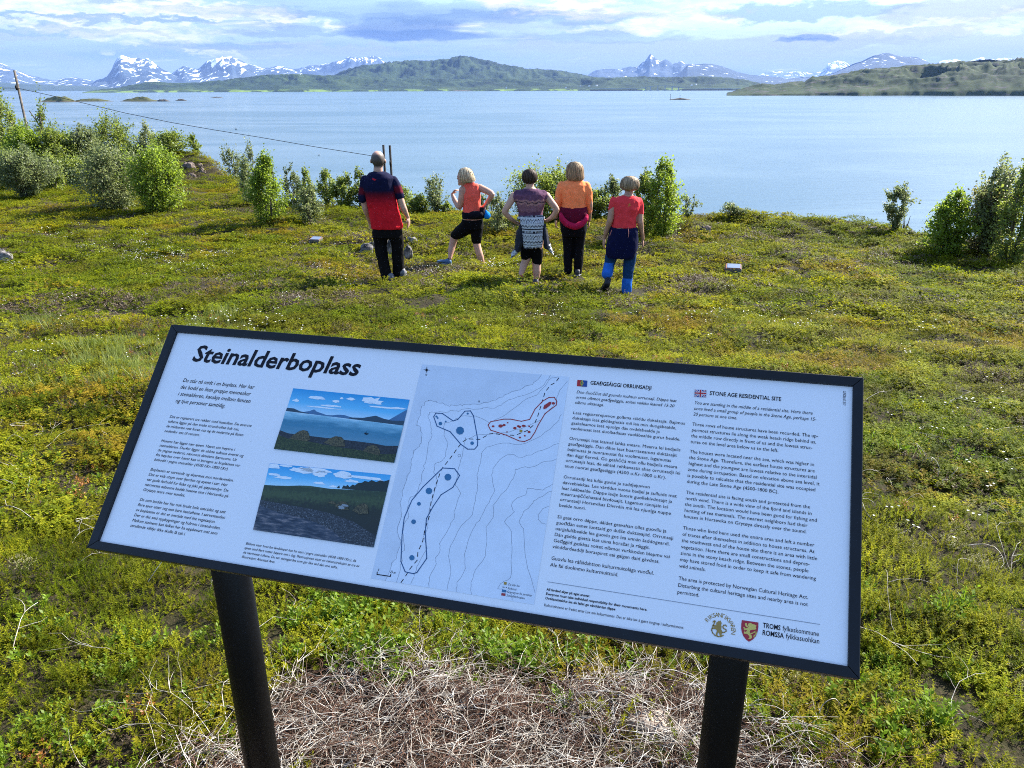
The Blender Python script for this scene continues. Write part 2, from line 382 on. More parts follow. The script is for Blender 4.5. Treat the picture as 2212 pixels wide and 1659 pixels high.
def ridge(name, pts, dist, depth, m, step=2.0, amp=.18, nscale=1.0, seed=0, shore=None, prof=.8, kind_rug=0.0, rows=26):
    """real landform: crest at distance dist following the traced skyline, flank falling to the sea `depth` metres nearer"""
    pts = np.array(pts, float); px = np.arange(pts[0, 0], pts[-1, 0]+.01, step)
    py = np.interp(px, pts[:, 0], pts[:, 1])
    az_ = np.array([azel(a, b)[0] for a, b in zip(px, py)]); el_ = np.array([azel(a, b)[1] for a, b in zip(px, py)])
    hh = dist*np.tan(el_)+CAMZ-SEA
    arc = az_*dist
    rug = (fbm2(arc/(60*nscale), arc*0, 4, seed)-.5)*kind_rug
    hh = np.maximum(hh, 1)
    ts = np.concatenate([np.linspace(0, 1, rows), 1+np.linspace(.1, .9, 6)])
    V = []
    for tt in ts:
        if tt <= 1: rr = dist-depth*(1-tt); k = tt**prof
        else: rr = dist+depth*(tt-1); k = max(0, 1-(tt-1)**1.0)
        ax = az_; rn = fbm2(arc/(900*nscale)+7, np.full_like(arc, rr/(900*nscale)), 5, seed+3, .55)
        rg = 1-np.abs(2*rn-1)
        w = 4*min(tt, 1)*(1-min(tt, 1))
        h = hh*k*(1+amp*4*(rg-.72)*w)+hh*0
        h = h + rug*min(tt, 1)**6
        if tt == 0: h = h*0-6
        wob = depth*.22*(fbm2(arc/(700*nscale), arc*0+tt*2.1, 4, seed+9)-.5)*(1 if tt < 1 else 0)
        r2 = rr+wob
        V.append(np.stack([r2*np.sin(ax), r2*np.cos(ax), SEA+np.maximum(h, -6 if tt == 0 else .2)], -1))
    V = np.array(V); nr, nc = V.shape[:2]
    i = np.arange(nr-1)[:, None]*nc; j = np.arange(nc-1)[None, :]
    FF = np.stack([i+j, i+j+1, i+nc+j+1, i+nc+j], -1).reshape(-1, 4)
    return tag(ob(name, mk(name, V.reshape(-1, 3), FF, m, True)), kind='structure')
ROCKB = (.085, .10, .12)
mt_l = landmat('snowy_mountain_rock', [(.35, (.02, .035, .05)), (.5, (.045, .065, .08)), (.65, (.08, .10, .11))], (100, 900, .585), .00075)  # rock stops tinted blue: distance haze put into the colour
mt_r = landmat('snow_patched_mountain', [(.35, (.02, .035, .05)), (.5, (.045, .065, .08)), (.65, (.08, .10, .11))], (200, 1100, .62), .0008)  # same haze-blue tint painted into the rock
mt_f = landmat('distant_snowy_range', [(.35, (.05, .08, .12)), (.6, (.11, .15, .2))], (100, 1200, .56), .0008)  # farthest rock painted paler and bluer to stand in for haze
forest = landmat('birch_forest_hillside', [(.36, (.006, .014, .006)), (.46, (.014, .030, .010)), (.56, (.030, .052, .014)), (.68, (.055, .068, .026))], None, .0030, field=(.13, .20, .035))
heathr = landmat('rocky_heath_hillside', [(.36, (.006, .014, .004)), (.47, (.018, .034, .008)), (.58, (.034, .052, .014)), (.7, (.065, .062, .028))], None, .010, (.062, .058, .054), .53, .63)
coast = landmat('far_coast_forest', [(.35, (.02, .035, .02)), (.65, (.05, .07, .035))], None, .001)
ridge('mountain', [(-420,165),(-260,150),(-120,140),(-40,132),(0,137),(22,145),(48,156),(74,165.5),(119,174),(138,168),(167,168.5),(205,175),(260,185),(420,192)], 19500, 4200, mt_l, 2, .2, 2.2, 1, kind_rug=60)
ridge('mountain', [(190,185),(205,175),(231,167),(236,158),(242,149),(248,136),(253,126.5),(260,121),(268,121),(275,123),(290,130),(305,127),(320,127.6),(335,138),(353,151),(376,164),(420,176),(470,186)], 17500, 3600, mt_l, 1.2, .3, 1.6, 2, kind_rug=70)
ridge('mountain', [(340,186),(376,158),(396,144),(409,149),(428,151),(446,137),(469,128),(480,125),(484,128),(498.6,124),(506,129),(513,130),(539,139.5),(569,147),(595,145),(625,149),(670,165),(740,185)], 18500, 3800, mt_l, 1.2, .3, 1.6, 4, kind_rug=80)
ridge('mountain', [(560,175),(600,150),(625,149),(670,140.6),(690,142),(725,136),(745,130),(759,124.6),(768,128),(777.6,128),(790,127),(803.6,122.8),(812,123),(824,128),(832,134.7),(880,160),(950,185)], 21000, 3600, mt_r, 1.2, .3, 1.6, 6, kind_rug=90)
ridge('mountain', [(1230,186),(1267,163.7),(1290,152.5),(1323,149),(1340,152),(1360,145),(1379,146),(1394,130),(1405,117),(1413,124),(1420,128),(1427,132),(1438.6,131),(1453,140.6),(1463,138),(1472,134),(1483,141),(1500,143),(1560,165),(1640,186)], 20000, 4200, mt_r, 1.2, .3, 1.6, 8, kind_rug=80)
ridge('mountain', [(1440,186),(1486,139.5),(1510,138.5),(1538,137.6),(1567.6,145),(1597,156),(1627,162),(1705,169),(1770,166),(1800,158),(1830,144),(1865,130),(1885,121),(1906,114.6),(1925,117),(1940,120),(1960,122),(1984,124.6),(2000,131),(2018,141),(2060,150),(2200,165),(2400,180)], 15500, 4000, mt_r, 1.4, .12, 2.2, 10, kind_rug=30)
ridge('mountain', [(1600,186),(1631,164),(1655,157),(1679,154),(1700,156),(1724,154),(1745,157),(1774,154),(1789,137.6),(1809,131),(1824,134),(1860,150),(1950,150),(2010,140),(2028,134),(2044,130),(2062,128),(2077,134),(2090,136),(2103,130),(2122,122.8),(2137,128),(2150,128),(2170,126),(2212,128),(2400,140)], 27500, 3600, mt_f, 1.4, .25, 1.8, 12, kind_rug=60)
ridge('coastal_hill', [(-300,190),(-60,176),(60,181),(130,184),(200,187),(330,192)], 14500, 1500, coast, 3, .1, 2, 14, kind_rug=15)
ridge('island_hill', [(700,176),(735,158),(758,149.5),(785,144),(806,139.5),(836,136),(873,133),(921,134.7),(945,133),(955,131),(973,128),(988,125),(997.6,124),(1010,125.5),(1022,127),(1048,133),(1085,140.6),(1110,145),(1133,149.5),(1178,151.8),(1211.6,154.4),(1245,160),(1271,164.8),(1320,176),(1400,188)], 8700, 1700, forest, 1.5, .34, .5, 16, kind_rug=16, rows=40)
ridge('island', [(178,199),(190,197),(208,194.5),(260,189),(298,181),(324,177),(350,178.5),(372,180),(428,179),(484,173),(539,166),(595,162),(640,161),(690,163),(744,165),(800,168),(900,170),(1000,172),(1100,170.5),(1180,171),(1271,169),(1345,168),(1380,166.5),(1420,166),(1476,167.4),(1527,166),(1575,169),(1612,173),(1642,181),(1700,188),(1730,191)], 7100, 1050, forest, 1.5, .34, .36, 18, kind_rug=16, rows=40)
ridge('headland', [(1570,200.5),(1597,192.5),(1620,187),(1646,181.5),(1672,184),(1705,178.6),(1739,177.5),(1755,167),(1775,164),(1794.5,162.6),(1835,158),(1873,153),(1910,152),(1947,149),(1984,145),(2021,143),(2059,138),(2096,133),(2120,130),(2137,128),(2170,130),(2212,131),(2300,126),(2500,120),(2800,130)], 2760, 560, heathr, 1.5, .34, .16, 20, kind_rug=5, prof=.62, rows=44)

# ------------------------------------------------------------------ haze
mh = bpy.data.materials.new('haze_air'); mh.use_nodes = True; t = NT(mh.node_tree)
vol = t.n('ShaderNodeVolumePrincipled', ins={'Color': (.31, .50, 1.0, 1), 'Density': 2.9e-5, 'Anisotropy': .0})
t.n('ShaderNodeOutputMaterial', ins={1: vol.outputs[0]})
hb = MB(); hb.box((0, 15400, 490), (31000, 18800, 540)); ho = ob('haze', hb.mesh('haze', mh)); tag(ho, kind='stuff')

# ------------------------------------------------------------------ sign geometry
def sign_frame():
    W_ = 1.35
    C = [(370, 700), (1866, 815), (1858, 1468), (187, 1183)]
    Am = []
    for (x, y), (a, b) in zip([(0, 0), (1, 0), (1, 1), (0, 1)], C):
        Am.append([x, y, 1, 0, 0, 0, -a*x, -a*y, -a]); Am.append([0, 0, 0, x, y, 1, -b*x, -b*y, -b])
    h = np.linalg.svd(np.array(Am, float))[2][-1].reshape(3, 3)
    q = np.diag([1/F, 1/F, 1]) @ np.array([[1, 0, -CX], [0, 1, -CY], [0, 0, 1.]]) @ h
    if q[2, 2] < 0: q = -q
    s = np.linalg.norm(q[:, 0]); r1, r2, t0 = q[:, 0]/s, q[:, 1]/s, q[:, 2]/s
    B = RN @ np.diag([1, -1, -1.])
    O = CAM + B @ t0*W_; U = B @ r1; Vv = B @ r2; hgt = np.linalg.norm(Vv)*W_
    Vd = Vv/np.linalg.norm(Vv); Vd = Vd-U*(U@Vd); Vd /= np.linalg.norm(Vd)
    return O, U, Vd, np.cross(Vd, U), W_, hgt
SO, SU, SV, SN, SW, SH = sign_frame()
if SN[2] < 0: SN = -SN
def S(px, py, off=0.0):
    """point of the sign face (metres right, metres down) seen at photograph position"""
    d = ray(px, py); o = SO + SN*off; t_ = ((o-CAM)@SN)/(d@SN); p = CAM+d*t_-o
    return np.array([p@SU, p@SV])
def sp3(uv, off=0.0): return SO+SU*uv[0]+SV*uv[1]+SN*off
def zc_(x0, y0, k): return lambda x, y: ((x0+x/k)/1.8228, (y0+y/k)/1.8228)
zA = zc_(350, 1250, 1.659); zB = zc_(1000, 1400, 1.9514); zC = zc_(1450, 1400, 1.6588); zD = zc_(2100, 1400, 1.5086)
zE = zc_(2600, 1400, 1.2765); zF = zc_(2600, 2250, 2.6024)
PD = -0.006                                       # the panel sits 6 mm below the frame lip
FB = .019
# sign local space: x = right, y = up the face, z = out of the face; origin at the foot point between the posts
LM = Matrix((( SU[0], -SV[0], SN[0]), (SU[1], -SV[1], SN[1]), (SU[2], -SV[2], SN[2])))
mid = sp3((SW/2, SH*.55), -.05); SX, SY = mid[0], mid[1]; SZ = float(ground(SX, SY))
sign = thing('information_sign', 'slanted information board headed Steinalderboplass on two black round posts', 'sign', (SX, SY, SZ))
panel_root = LM.to_4x4(); panel_root.translation = Vector(SO)-Vector((SX, SY, SZ))
def flat(name, me, parent=sign):
    o = bpy.data.objects.new(name, me); link(o, parent); o.matrix_local = panel_root if parent is sign else Matrix.Identity(4); return o
def STF(name, me):
    o = flat(name, me); o['kind'] = 'stuff'; return o
def uvp(p, z): return (p[0], -p[1], z)
I_TL = S(*zA(578, 92)); I_BL = S(*zA(47, 1462)); I_TR = S(*zE(967, 152)); I_BR = S(*zE(947, 1557))
fb = [(I_TL[1]+I_TR[1])/2, SW-(I_TR[0]+I_BR[0])/2, SH-(I_BL[1]+I_BR[1])/2, (I_TL[0]+I_BL[0])/2]
print('sign', SO, SW, SH, 'frame', fb)
ft, fr, fbm_, fl = [min(max(x, .014), .034) for x in fb]
mpan = bpy.data.materials.new('white_laminate_panel'); mpan.use_nodes = True; t = NT(mpan.node_tree)
oc = t.n('ShaderNodeTexCoord').outputs['Object']
dust = t.smooth(t.noise(oc, 240, 2, .5), .74, .80, 0, .25)
bs = t.n('ShaderNodeBsdfPrincipled', ins={'Base Color': t.mix(dust, (.90, .91, .93), (.96, .96, .96)), 'Roughness': .22, 'Specular IOR Level': .6, 'Coat Weight': .3, 'Coat Roughness': .12})
t.n('ShaderNodeOutputMaterial', ins={0: bs.outputs[0]})
pm_ = MB(); pm_.box((SW/2, -SH/2, PD-.004), (SW/2-.008, SH/2-.008, .004)); panel = flat('panel', pm_.mesh('panel', mpan))
# four mitred frame bars
def bar(o0, o1, i1, i0):
    mb = MB(); top, bot = 0.0, -.034
    V = [uvp(p, z) for z in (top, bot) for p in (o0, o1, i1, i0)]
    mb.add(V, [(0, 3, 2, 1), (4, 5, 6, 7), (0, 1, 5, 4), (1, 2, 6, 5), (2, 3, 7, 6), (3, 0, 4, 7)])
    me = mb.mesh('frame_bar', M['black_frame']); o = flat('frame_bar', me)
    bv = o.modifiers.new('bevel', 'BEVEL'); bv.width = .0012; bv.segments = 2
e = .0002
c00, c10, c11, c01 = (0, 0), (SW, 0), (SW, SH), (0, SH); k00, k10, k11, k01 = (fl, ft), (SW-fr, ft), (SW-fr, SH-fbm_), (fl, SH-fbm_)
for a_, b2, c2_, d2 in ((c00, c10, k10, k00), (c10, c11, k11, k10), (c11, c01, k01, k11), (c01, c00, k00, k01)):
    ctr = np.mean([a_, b2, c2_, d2], 0); dirn = np.array(b2)-np.array(a_); dirn = dirn/np.linalg.norm(dirn)
    q = [np.array(p, float)-dirn*np.sign((np.array(p)-ctr)@dirn)*.0003 for p in (a_, b2, c2_, d2)]
    bar(*q)
bk = MB(); bk.box((SW/2, -SH/2, -.022), (SW/2-.03, SH/2-.03, .004)); flat('backing_board', bk.mesh('backing_board', M['black_frame']))
bt = MB()
# posts: each passes behind the lower half of the board; the axis is found from where it leaves the lower edge
for (pxt, pyt, pxb, w_px) in ((501, 1243, 564, 80), (1576, 1421, 1556, 84)):
    uvt = S(pxt, pyt); base_p = sp3((uvt[0], SH*.62), -.075)
    d = ray(pxt, pyt); nrm = np.array([SN[0], SN[1], 0]); nrm /= np.linalg.norm(nrm)
    tt = ((base_p-CAM)@nrm)/(d@nrm); P = CAM+d*tt
    dep = (P-CAM)@(RN@np.array([0, 0, -1.])); r_ = w_px*dep/F/2
    # top of the post is cut under the board
    tz = None
    o_ = sp3((0, 0), -.036)
    tz = o_[2]-((P[0]-o_[0])*SN[0]+(P[1]-o_[1])*SN[1])/SN[2]
    gz_ = float(ground(P[0], P[1]))-.15
    n_ = 40; V = []
    for k in range(n_):
        w = 2*math.pi*k/n_; x_, y_ = P[0]+r_*math.cos(w), P[1]+r_*math.sin(w)
        zt = o_[2]-((x_-o_[0])*SN[0]+(y_-o_[1])*SN[1])/SN[2]
        V += [(x_-SX, y_-SY, gz_-SZ), (x_-SX, y_-SY, zt-SZ)]
    FFq = [(2*k, (2*k+2) % (2*n_), (2*k+3) % (2*n_), 2*k+1) for k in range(n_)]+[tuple(2*k+1 for k in range(n_))]
    mb = MB(); mb.add(V, FFq); me = mb.mesh('post', M['post'], True)
    po = ob('post', me, sign)
    print('post', P, r_, gz_, tz)

# ------------------------------------------------------------------ print on the panel
def ink(name, col, rough=.3):
    if name not in M: M[name] = pmat(name, col, rough, .5, 0, .04, 20, 0, 1, .2)
    return M[name]
INK = pmat('dark_ink', (.006, .006, .012), .55, .25, 0, .04, 20); ZI = PD+.0006
import re
pending = []
def line_obj(txt, size, shear=0, off=0):
    c = bpy.data.curves.new('t', 'FONT'); c.body = txt; c.size = size; c.shear = shear; c.offset = off; c.resolution_u = 2
    c.fill_mode = 'FRONT' if hasattr(c, 'fill_mode') else c.fill_mode
    o = bpy.data.objects.new('t', c); COL.objects.link(o); return o
BL = []   # blocks
def block(lines, p0, p1, ref, pl=None, pitch=None, shear=0, bold=0, name='text_block', sizek=.80, colr=None):
    """lines; p0 = start of first baseline, p1 = end of baseline of line index ref, pl = start of last baseline"""
    BL.append(dict(lines=lines, a=S(*p0, PD), e=S(*p1, PD), ref=ref, l=S(*pl, PD) if pl else None, pitch=pitch, shear=shear, bold=bold, name=name, sizek=sizek, col=colr or INK))
block(['Steinalderboplass'], zA(668, 283), zB(803, 156), 0, pitch=.0435, shear=.16, bold=.022, name='title_lettering', sizek=1)
block(['Du står nå midt i en boplass. Her har', 'det bodd en liten gruppe mennesker', 'i steinalderen, kanskje mellom femten', 'og tjue personer samtidig.'], zA(611, 421), zA(1080, 467), 0, zA(563, 554), shear=.2)
block(['Det er registrert tre rekker med hustufter. De øverste', 'tuftene ligger på den svake strandvollen bak oss,', 'de midterste rett foran oss og de nederste på flaten', 'nedenfor oss til venstre.'], zA(526, 655), zA(1062, 713), 0, zA(490, 748), shear=.12)
block(['Husene har ligget nær sjøen. Havet sto høyere i', 'steinalderen. Derfor ligger de eldste tuftene øverst og', 'de yngste nederst, nærmest datidens fjæresone. Ut', 'fra høyden over havet kan vi beregne at boplassen var', 'bebodd i yngre steinalder (4500 f.Kr-1800 f.Kr).'], zA(470, 812), zA(955, 865), 0, zA(422, 935), shear=.12)
block(['Boplassen er sørvendt og skjermet mot nordavinden.', 'Det er vidt utsyn over fjorden og øyene i sør. Her', 'var gode forhold for fiske og jakt på sjøpattedyr. De', 'nærmeste naboene hadde husene sine i Horsevika på', 'Grytøya tvers over sundet.'], zA(400, 1000), zA(943, 1073), 0, zA(353, 1132), shear=.12)
block(['De som bodde her har nok brukt hele området og satt', 'flere spor etter seg enn bare hustuftene. I sørvestenden', 'av boplassen er det et område med lite vegetasjon.', 'Der er det små oppbygninger og hulrom i strandvollen.', 'Mellom steinene kan folket her ha oppbevart mat som', 'streifende villdyr ikke skulle få tak i.'], zA(330, 1197), zA(893, 1276), 0, zA(271, 1367), shear=.12)
block(['Bildene viser hvordan landskapet kan ha vært i yngre steinalder (4500-1800 f.Kr.), da', 'sjøen stod flere meter høyere enn i dag. Illustrasjonen viser en rekonstruksjon av tre av', 'de nærmeste tuftene. Du ser steingjerdet som går like ved den ene tufta.', 'Illustrasjon: Alvestad Arts.'], zA(1024, 1483), zB(783, 1584), 0, zA(999, 1570), shear=.12, name='caption_text')
block(['GEAĐGEÁIGGI ORRUNSADJI'], zD(337, 172), zD(700, 201), 0, pitch=.0135, bold=.016, name='heading_lettering', sizek=1)
block(['Don čuoččut dál guovdu muhtun orrunsaji. Dáppe leat', 'orron olbmot geađgeáiggis, soitet vaikko leamaš 15-20', 'olbmo oktanaga.'], zD(255, 224), zD(851, 278), 0, zD(246, 286), shear=.2)
block(['Leat registrerejuvvon golbma ráiddu duktásajit. Bajimus', 'duktásajit leat gáddegiettis mii lea min duogábealde,', 'gaskaleamos leat njuolga dás ovddabealde ja', 'vuolimusat leat duolbadasas vuolábealde gurut bealde.'], zD(235, 347), zD(900, 411), 0, zD(222, 440))
block(['Orrunsajit leat leamaš lahka meara. Mearra lei badjelis', 'geađgeáiggis. Dan dihte leat boarráseamos duktásajit', 'bajimusas ja nuoramusat fas vuolimusas, lagamusas', 'dan áiggi fiervvá. Go geahččá man ollu badjelis meara', 'orrunsajit leat, de sáhttá rehkenastit ahte orrunsadji lei', 'anus nuorat geađgeáiggis (4500 o.Kr-1800 o.Kr).'], zD(212, 500), zD(873, 574), 0, zD(187, 664))
block(['Orrunsadji lea lulás guvlui ja suddjejuvvon', 'davvebiekkas. Lea várddus vuona badjel ja sulluide mat', 'leat lulábealde. Dáppe ledje buorit guollebivdosajit ja', 'mearranjiččehasaid bivdosajit. Lagamus ránnjáin lei', 'orrunsadji Horsevikas Divrráin mii lea njuolga nuppe', 'bealde nuori.'], zD(178, 729), zD(851, 846), 1, zD(152, 897))
block(['Sii geat orro dáppe, dáidet geavahan olles guovllu ja', 'guođđán eanet luottaid go dušše duktásajiid. Orrunsaji', 'oarjjalulábealde lea guovlu gos lea unnán šaddogeardi.', 'Dán gádde giettis leat unna boražat ja ráiggit.', 'Geđggiid gaskkas soitet olbmot vurkkodan biepmu vai', 'vánddardeaddji boraspiret eai galgan daid gávdnat.'], zD(141, 966), zD(790, 1053), 0, zD(116, 1143))
block(['Guovlu lea ráfáidahtton kulturmuitolága vuođul.', 'Ale fal duolmmo kulturmuittuid.'], zD(105, 1213), zD(714, 1305), 0, zD(99, 1252))
block(['All ferdsel skjer på eget ansvar.', 'Everyone must take individual responsibility for their movements here.', 'Ovddasvástádus lea du ležat go vánddardat dáppe'], zD(78, 1395), zD(676, 1518), 1, zD(70, 1447), bold=.02, name='notice_text')
block(['Kulturminnene er fredet etter Lov om kulturminner. Det er ikke lov å gjøre inngrep i kulturminnene.'], zD(63, 1489), zD(894, 1628), 0, pitch=.0088, name='notice_text', sizek=1)
block(['STONE AGE RESIDENTIAL SITE'], zE(247, 198), zE(607, 227), 0, pitch=.0135, bold=.016, name='heading_lettering', sizek=1)
block(['You are standing in the middle of a residential site. Here there', 'once lived a small group of people in the Stone Age, perhaps 15-', '20 persons at one time.'], zE(170, 244), zE(765, 297), 0, zE(163, 301), shear=.2)
block(['Three rows of house structures have been recorded. The up-', 'permost structures lie along the weak beach ridge behind us,', 'the middle row directly in front of us and the lowest struc-', 'tures on the level area below us to the left.'], zE(160, 352), zE(793, 414), 0, zE(151, 440))
block(['The houses were located near the sea, which was higher in', 'the Stone Age. Therefore, the earliest house structures are', 'highest and the youngest are lowest relative to the intertidal', 'zone during occupation. Based on elevation above sea level, it', 'is possible to calculate that the residential site was occupied', 'during the Late Stone Age (4500-1800 BC).'], zE(147, 490), zE(772, 557), 0, zE(133, 640))
block(['The residential site is facing south and protected from the', 'north wind. There is a wide view of the fjord and islands in', 'the south. The location would have been good for fishing and', 'hunting of sea mammals. The nearest neighbors had their', 'houses in Horsevika on Grytøya directly over the sound.'], zE(129, 695), zE(752, 771), 0, zE(117, 815))
block(['Those who lived here used the entire area and left a number', 'of traces after themselves in addition to house structures. At', 'the southwest end of the house site there is an area with little', 'vegetation. Here there are small constructions and depres-', 'sions in the stony beach ridge. Between the stones, people', 'may have stored food in order to keep it safe from wandering', 'wild animals.'], zE(113, 874), zE(774, 961), 0, zE(95, 1065))
block(['The area is protected by Norwegian Cultural Heritage Act.', 'Disturbing the cultural heritage sites and nearby area is not', 'permitted.'], zE(91, 1128), zE(742, 1222), 0, zE(83, 1196))
block(['TROMS'], zF(1048, 575), zF(1230, 603), 0, pitch=.0165, bold=.016, name='crest_lettering', sizek=1)
block(['fylkeskommune'], zF(1252, 606), zF(1623, 663), 0, pitch=.0165, name='crest_lettering', sizek=1)
block(['ROMSSA'], zF(1043, 650), zF(1265, 683), 0, pitch=.0165, bold=.016, name='crest_lettering', sizek=1)
block(['fylkkasuohkan'], zF(1285, 686), zF(1628, 738), 0, pitch=.0165, name='crest_lettering', sizek=1)
block(['Du står her'], zC(914, 1501), zC(992, 1510), 0, pitch=.0075, shear=.1, name='map_lettering', sizek=1)
block(['Kultursti'], zC(910, 1526), zC(968, 1533), 0, pitch=.0075, shear=.1, name='map_lettering', sizek=1)
block(['Gravrøyser fra jernalder'], zC(906, 1549), zC(1071, 1572), 0, pitch=.0075, shear=.1, name='map_lettering', sizek=1)
block(['Steinalderboplass'], zC(902, 1573), zC(1024, 1590), 0, pitch=.0075, shear=.1, name='map_lettering', sizek=1)
block(['25 m'], zC(142, 1420), zC(178, 1424), 0, pitch=.0085, shear=.1, bold=.02, name='map_lettering', sizek=1)
block(['0'], zC(62, 1406), zC(70, 1407), 0, pitch=.0085, shear=.1, bold=.02, name='map_lettering', sizek=1)
block(['N'], zC(372, 132), zC(383, 133), 0, pitch=.0095, name='map_lettering', sizek=1)
tmp = []
for b in BL:
    if b['l'] is not None: b['pitch'] = (b['l'][1]-b['a'][1])/(len(b['lines'])-1)
    b['size'] = b['pitch']*b['sizek']
    b['objs'] = [line_obj(x, b['size'], b['shear'], b['bold']*b['size']) for x in b['lines']]
# single letters used round the emblem and the small upright imprint
arc_letters = [(ch, line_obj(ch, .0092, 0, .0)) for ch in 'RIKSANTIKVAREN']
imprint = line_obj('LUNDBLAD 2017', .0065, 0, .0)
dg = bpy.context.evaluated_depsgraph_get(); dg.update()
def grab(o):
    me = bpy.data.meshes.new_from_object(o.evaluated_get(dg)); V = np.zeros(len(me.vertices)*3); me.vertices.foreach_get('co', V); V = V.reshape(-1, 3)
    Fs = [tuple(p.vertices) for p in me.polygons]; bpy.data.meshes.remove(me)
    cu = o.data; bpy.data.objects.remove(o); bpy.data.curves.remove(cu); return V, Fs
for b in BL:
    G = [grab(o) for o in b['objs']]
    w = G[b['ref']][0][:, 0].max(); a = b['a']; x_end = b['e'][0]
    kx = (x_end-a[0])/w; mb = MB(); ky = 1.0
    if len(b['lines']) == 1: ky = kx**(.62 if kx < 1 else .8)
    if 0: print('KX %.2f %.4f' % (kx, b['size']), b['lines'][0][:20])
    for i, (V, Fs) in enumerate(G):
        x0 = a[0]; y0 = a[1]+b['pitch']*i
        mb.add(np.c_[V[:, 0]*kx+x0, V[:, 1]*ky-y0, np.full(len(V), ZI)], Fs)
    flat(b['name'], mb.mesh(b['name'], b['col']), panel and sign)
def uvS(z, pts): return [S(*z(x, y), PD) for x, y in pts]
def poly(name, uvs, m, z=ZI, parent=sign, mb=None):
    """flat printed polygon (ear-clipped)"""
    from mathutils.geometry import tessellate_polygon
    own = mb is None; mb = mb or MB()
    V = [uvp(p, z) for p in uvs]; tr = tessellate_polygon([[Vector(v) for v in V]])
    fs = []
    for a, b2, c in tr:
        n = (Vector(V[b2])-Vector(V[a])).cross(Vector(V[c])-Vector(V[a]))
        fs.append((a, b2, c) if n.z > 0 else (a, c, b2))
    mb.add(V, fs)
    return flat(name, mb.mesh(name, m)) if own else mb
def strokes(name, lines, w, m, z=ZI, closed=False, mb=None, dash=None):
    own = mb is None; mb = mb or MB()
    for L in lines:
        L = [np.array(p, float) for p in L]
        if closed: L = L+[L[0]]
        if dash:
            P = np.array(L); sl_ = np.r_[0, np.cumsum(np.linalg.norm(np.diff(P, axis=0), axis=1))]
            s0 = 0
            while s0 < sl_[-1]:
                q = np.array([[np.interp(x, sl_, P[:, 0]), np.interp(x, sl_, P[:, 1])] for x in (s0, min(s0+dash, sl_[-1]))])
                strokes(name, [q], w, m, z, mb=mb); s0 += dash*2
            continue
        for a, b2 in zip(L[:-1], L[1:]):
            d = b2-a; n = np.linalg.norm(d)
            if n < 1e-7: continue
            d = d/n; q = np.array([-d[1], d[0]])*w/2; ex = d*w*.4
            mb.add([uvp(a-ex-q, z), uvp(b2+ex-q, z), uvp(b2+ex+q, z), uvp(a-ex+q, z)], [(0, 1, 2, 3) if True else 0])
    # faces must look out of the board
    mb.f = [f if (Vector(mb.v[f[1]])-Vector(mb.v[f[0]])).cross(Vector(mb.v[f[2]])-Vector(mb.v[f[0]])).z > 0 else f[::-1] for f in mb.f]
    return flat(name, mb.mesh(name, m)) if own else mb
mb = MB()
for x, y, r_ in ((1066, 772, 3), (1058, 806, 4.5), (1063, 793, 2.2), (1046, 871, 2.6), (796, 196, 2.0), (1035, 786, 1.8)):
    poly('', uvS(zA, [(x+r_*(1+.4*math.sin(q*3.1+x))*math.cos(q*.9), y+r_*(1+.4*math.cos(q*2.3+y))*math.sin(q*.9)) for q in range(7)]), None, ZI, mb=mb)
flat('laminate_chips', mb.mesh('laminate_chips', ink('chip_white', (.9, .9, .9))))['kind'] = 'stuff'
# ---- map
MC = [S(*zC(*p), PD) for p in ((352, 58), (1313, 140), (1083, 1628), (18, 1455))]
poly('map_print', MC, ink('map_sea_tint', (.68, .75, .84)), PD+.0003)
landp = [(1134, 125), (1100, 165), (1050, 195), (990, 225), (915, 250), (855, 275), (800, 300), (735, 318), (680, 318), (640, 322), (600, 320), (555, 325), (510, 322), (470, 312), (445, 300), (405, 297), (375, 300), (350, 330), (340, 365), (330, 410), (315, 455), (345, 470), (352, 520), (350, 570), (325, 600), (295, 640), (280, 700), (275, 760), (245, 830), (222, 885), (208, 960), (218, 1050), (190, 1150), (215, 1210), (190, 1290), (150, 1380), (112, 1470), (1083, 1628), (1313, 140)]
poly('map_land', uvS(zC, landp), ink('map_land_tint', (.76, .83, .92)), PD+.00045)
gline = ink('map_grey_line', (.30, .33, .38))
def jit(L, a=5, n=3, seed=0):
    r = np.random.default_rng(seed); out = []
    for p, q in zip(L[:-1], L[1:]):
        for k in range(n):
            f = k/n; out.append((p[0]*(1-f)+q[0]*f+(r.normal()*a if k else 0), p[1]*(1-f)+q[1]*f+(r.normal()*a if k else 0)))
    return out+[L[-1]]
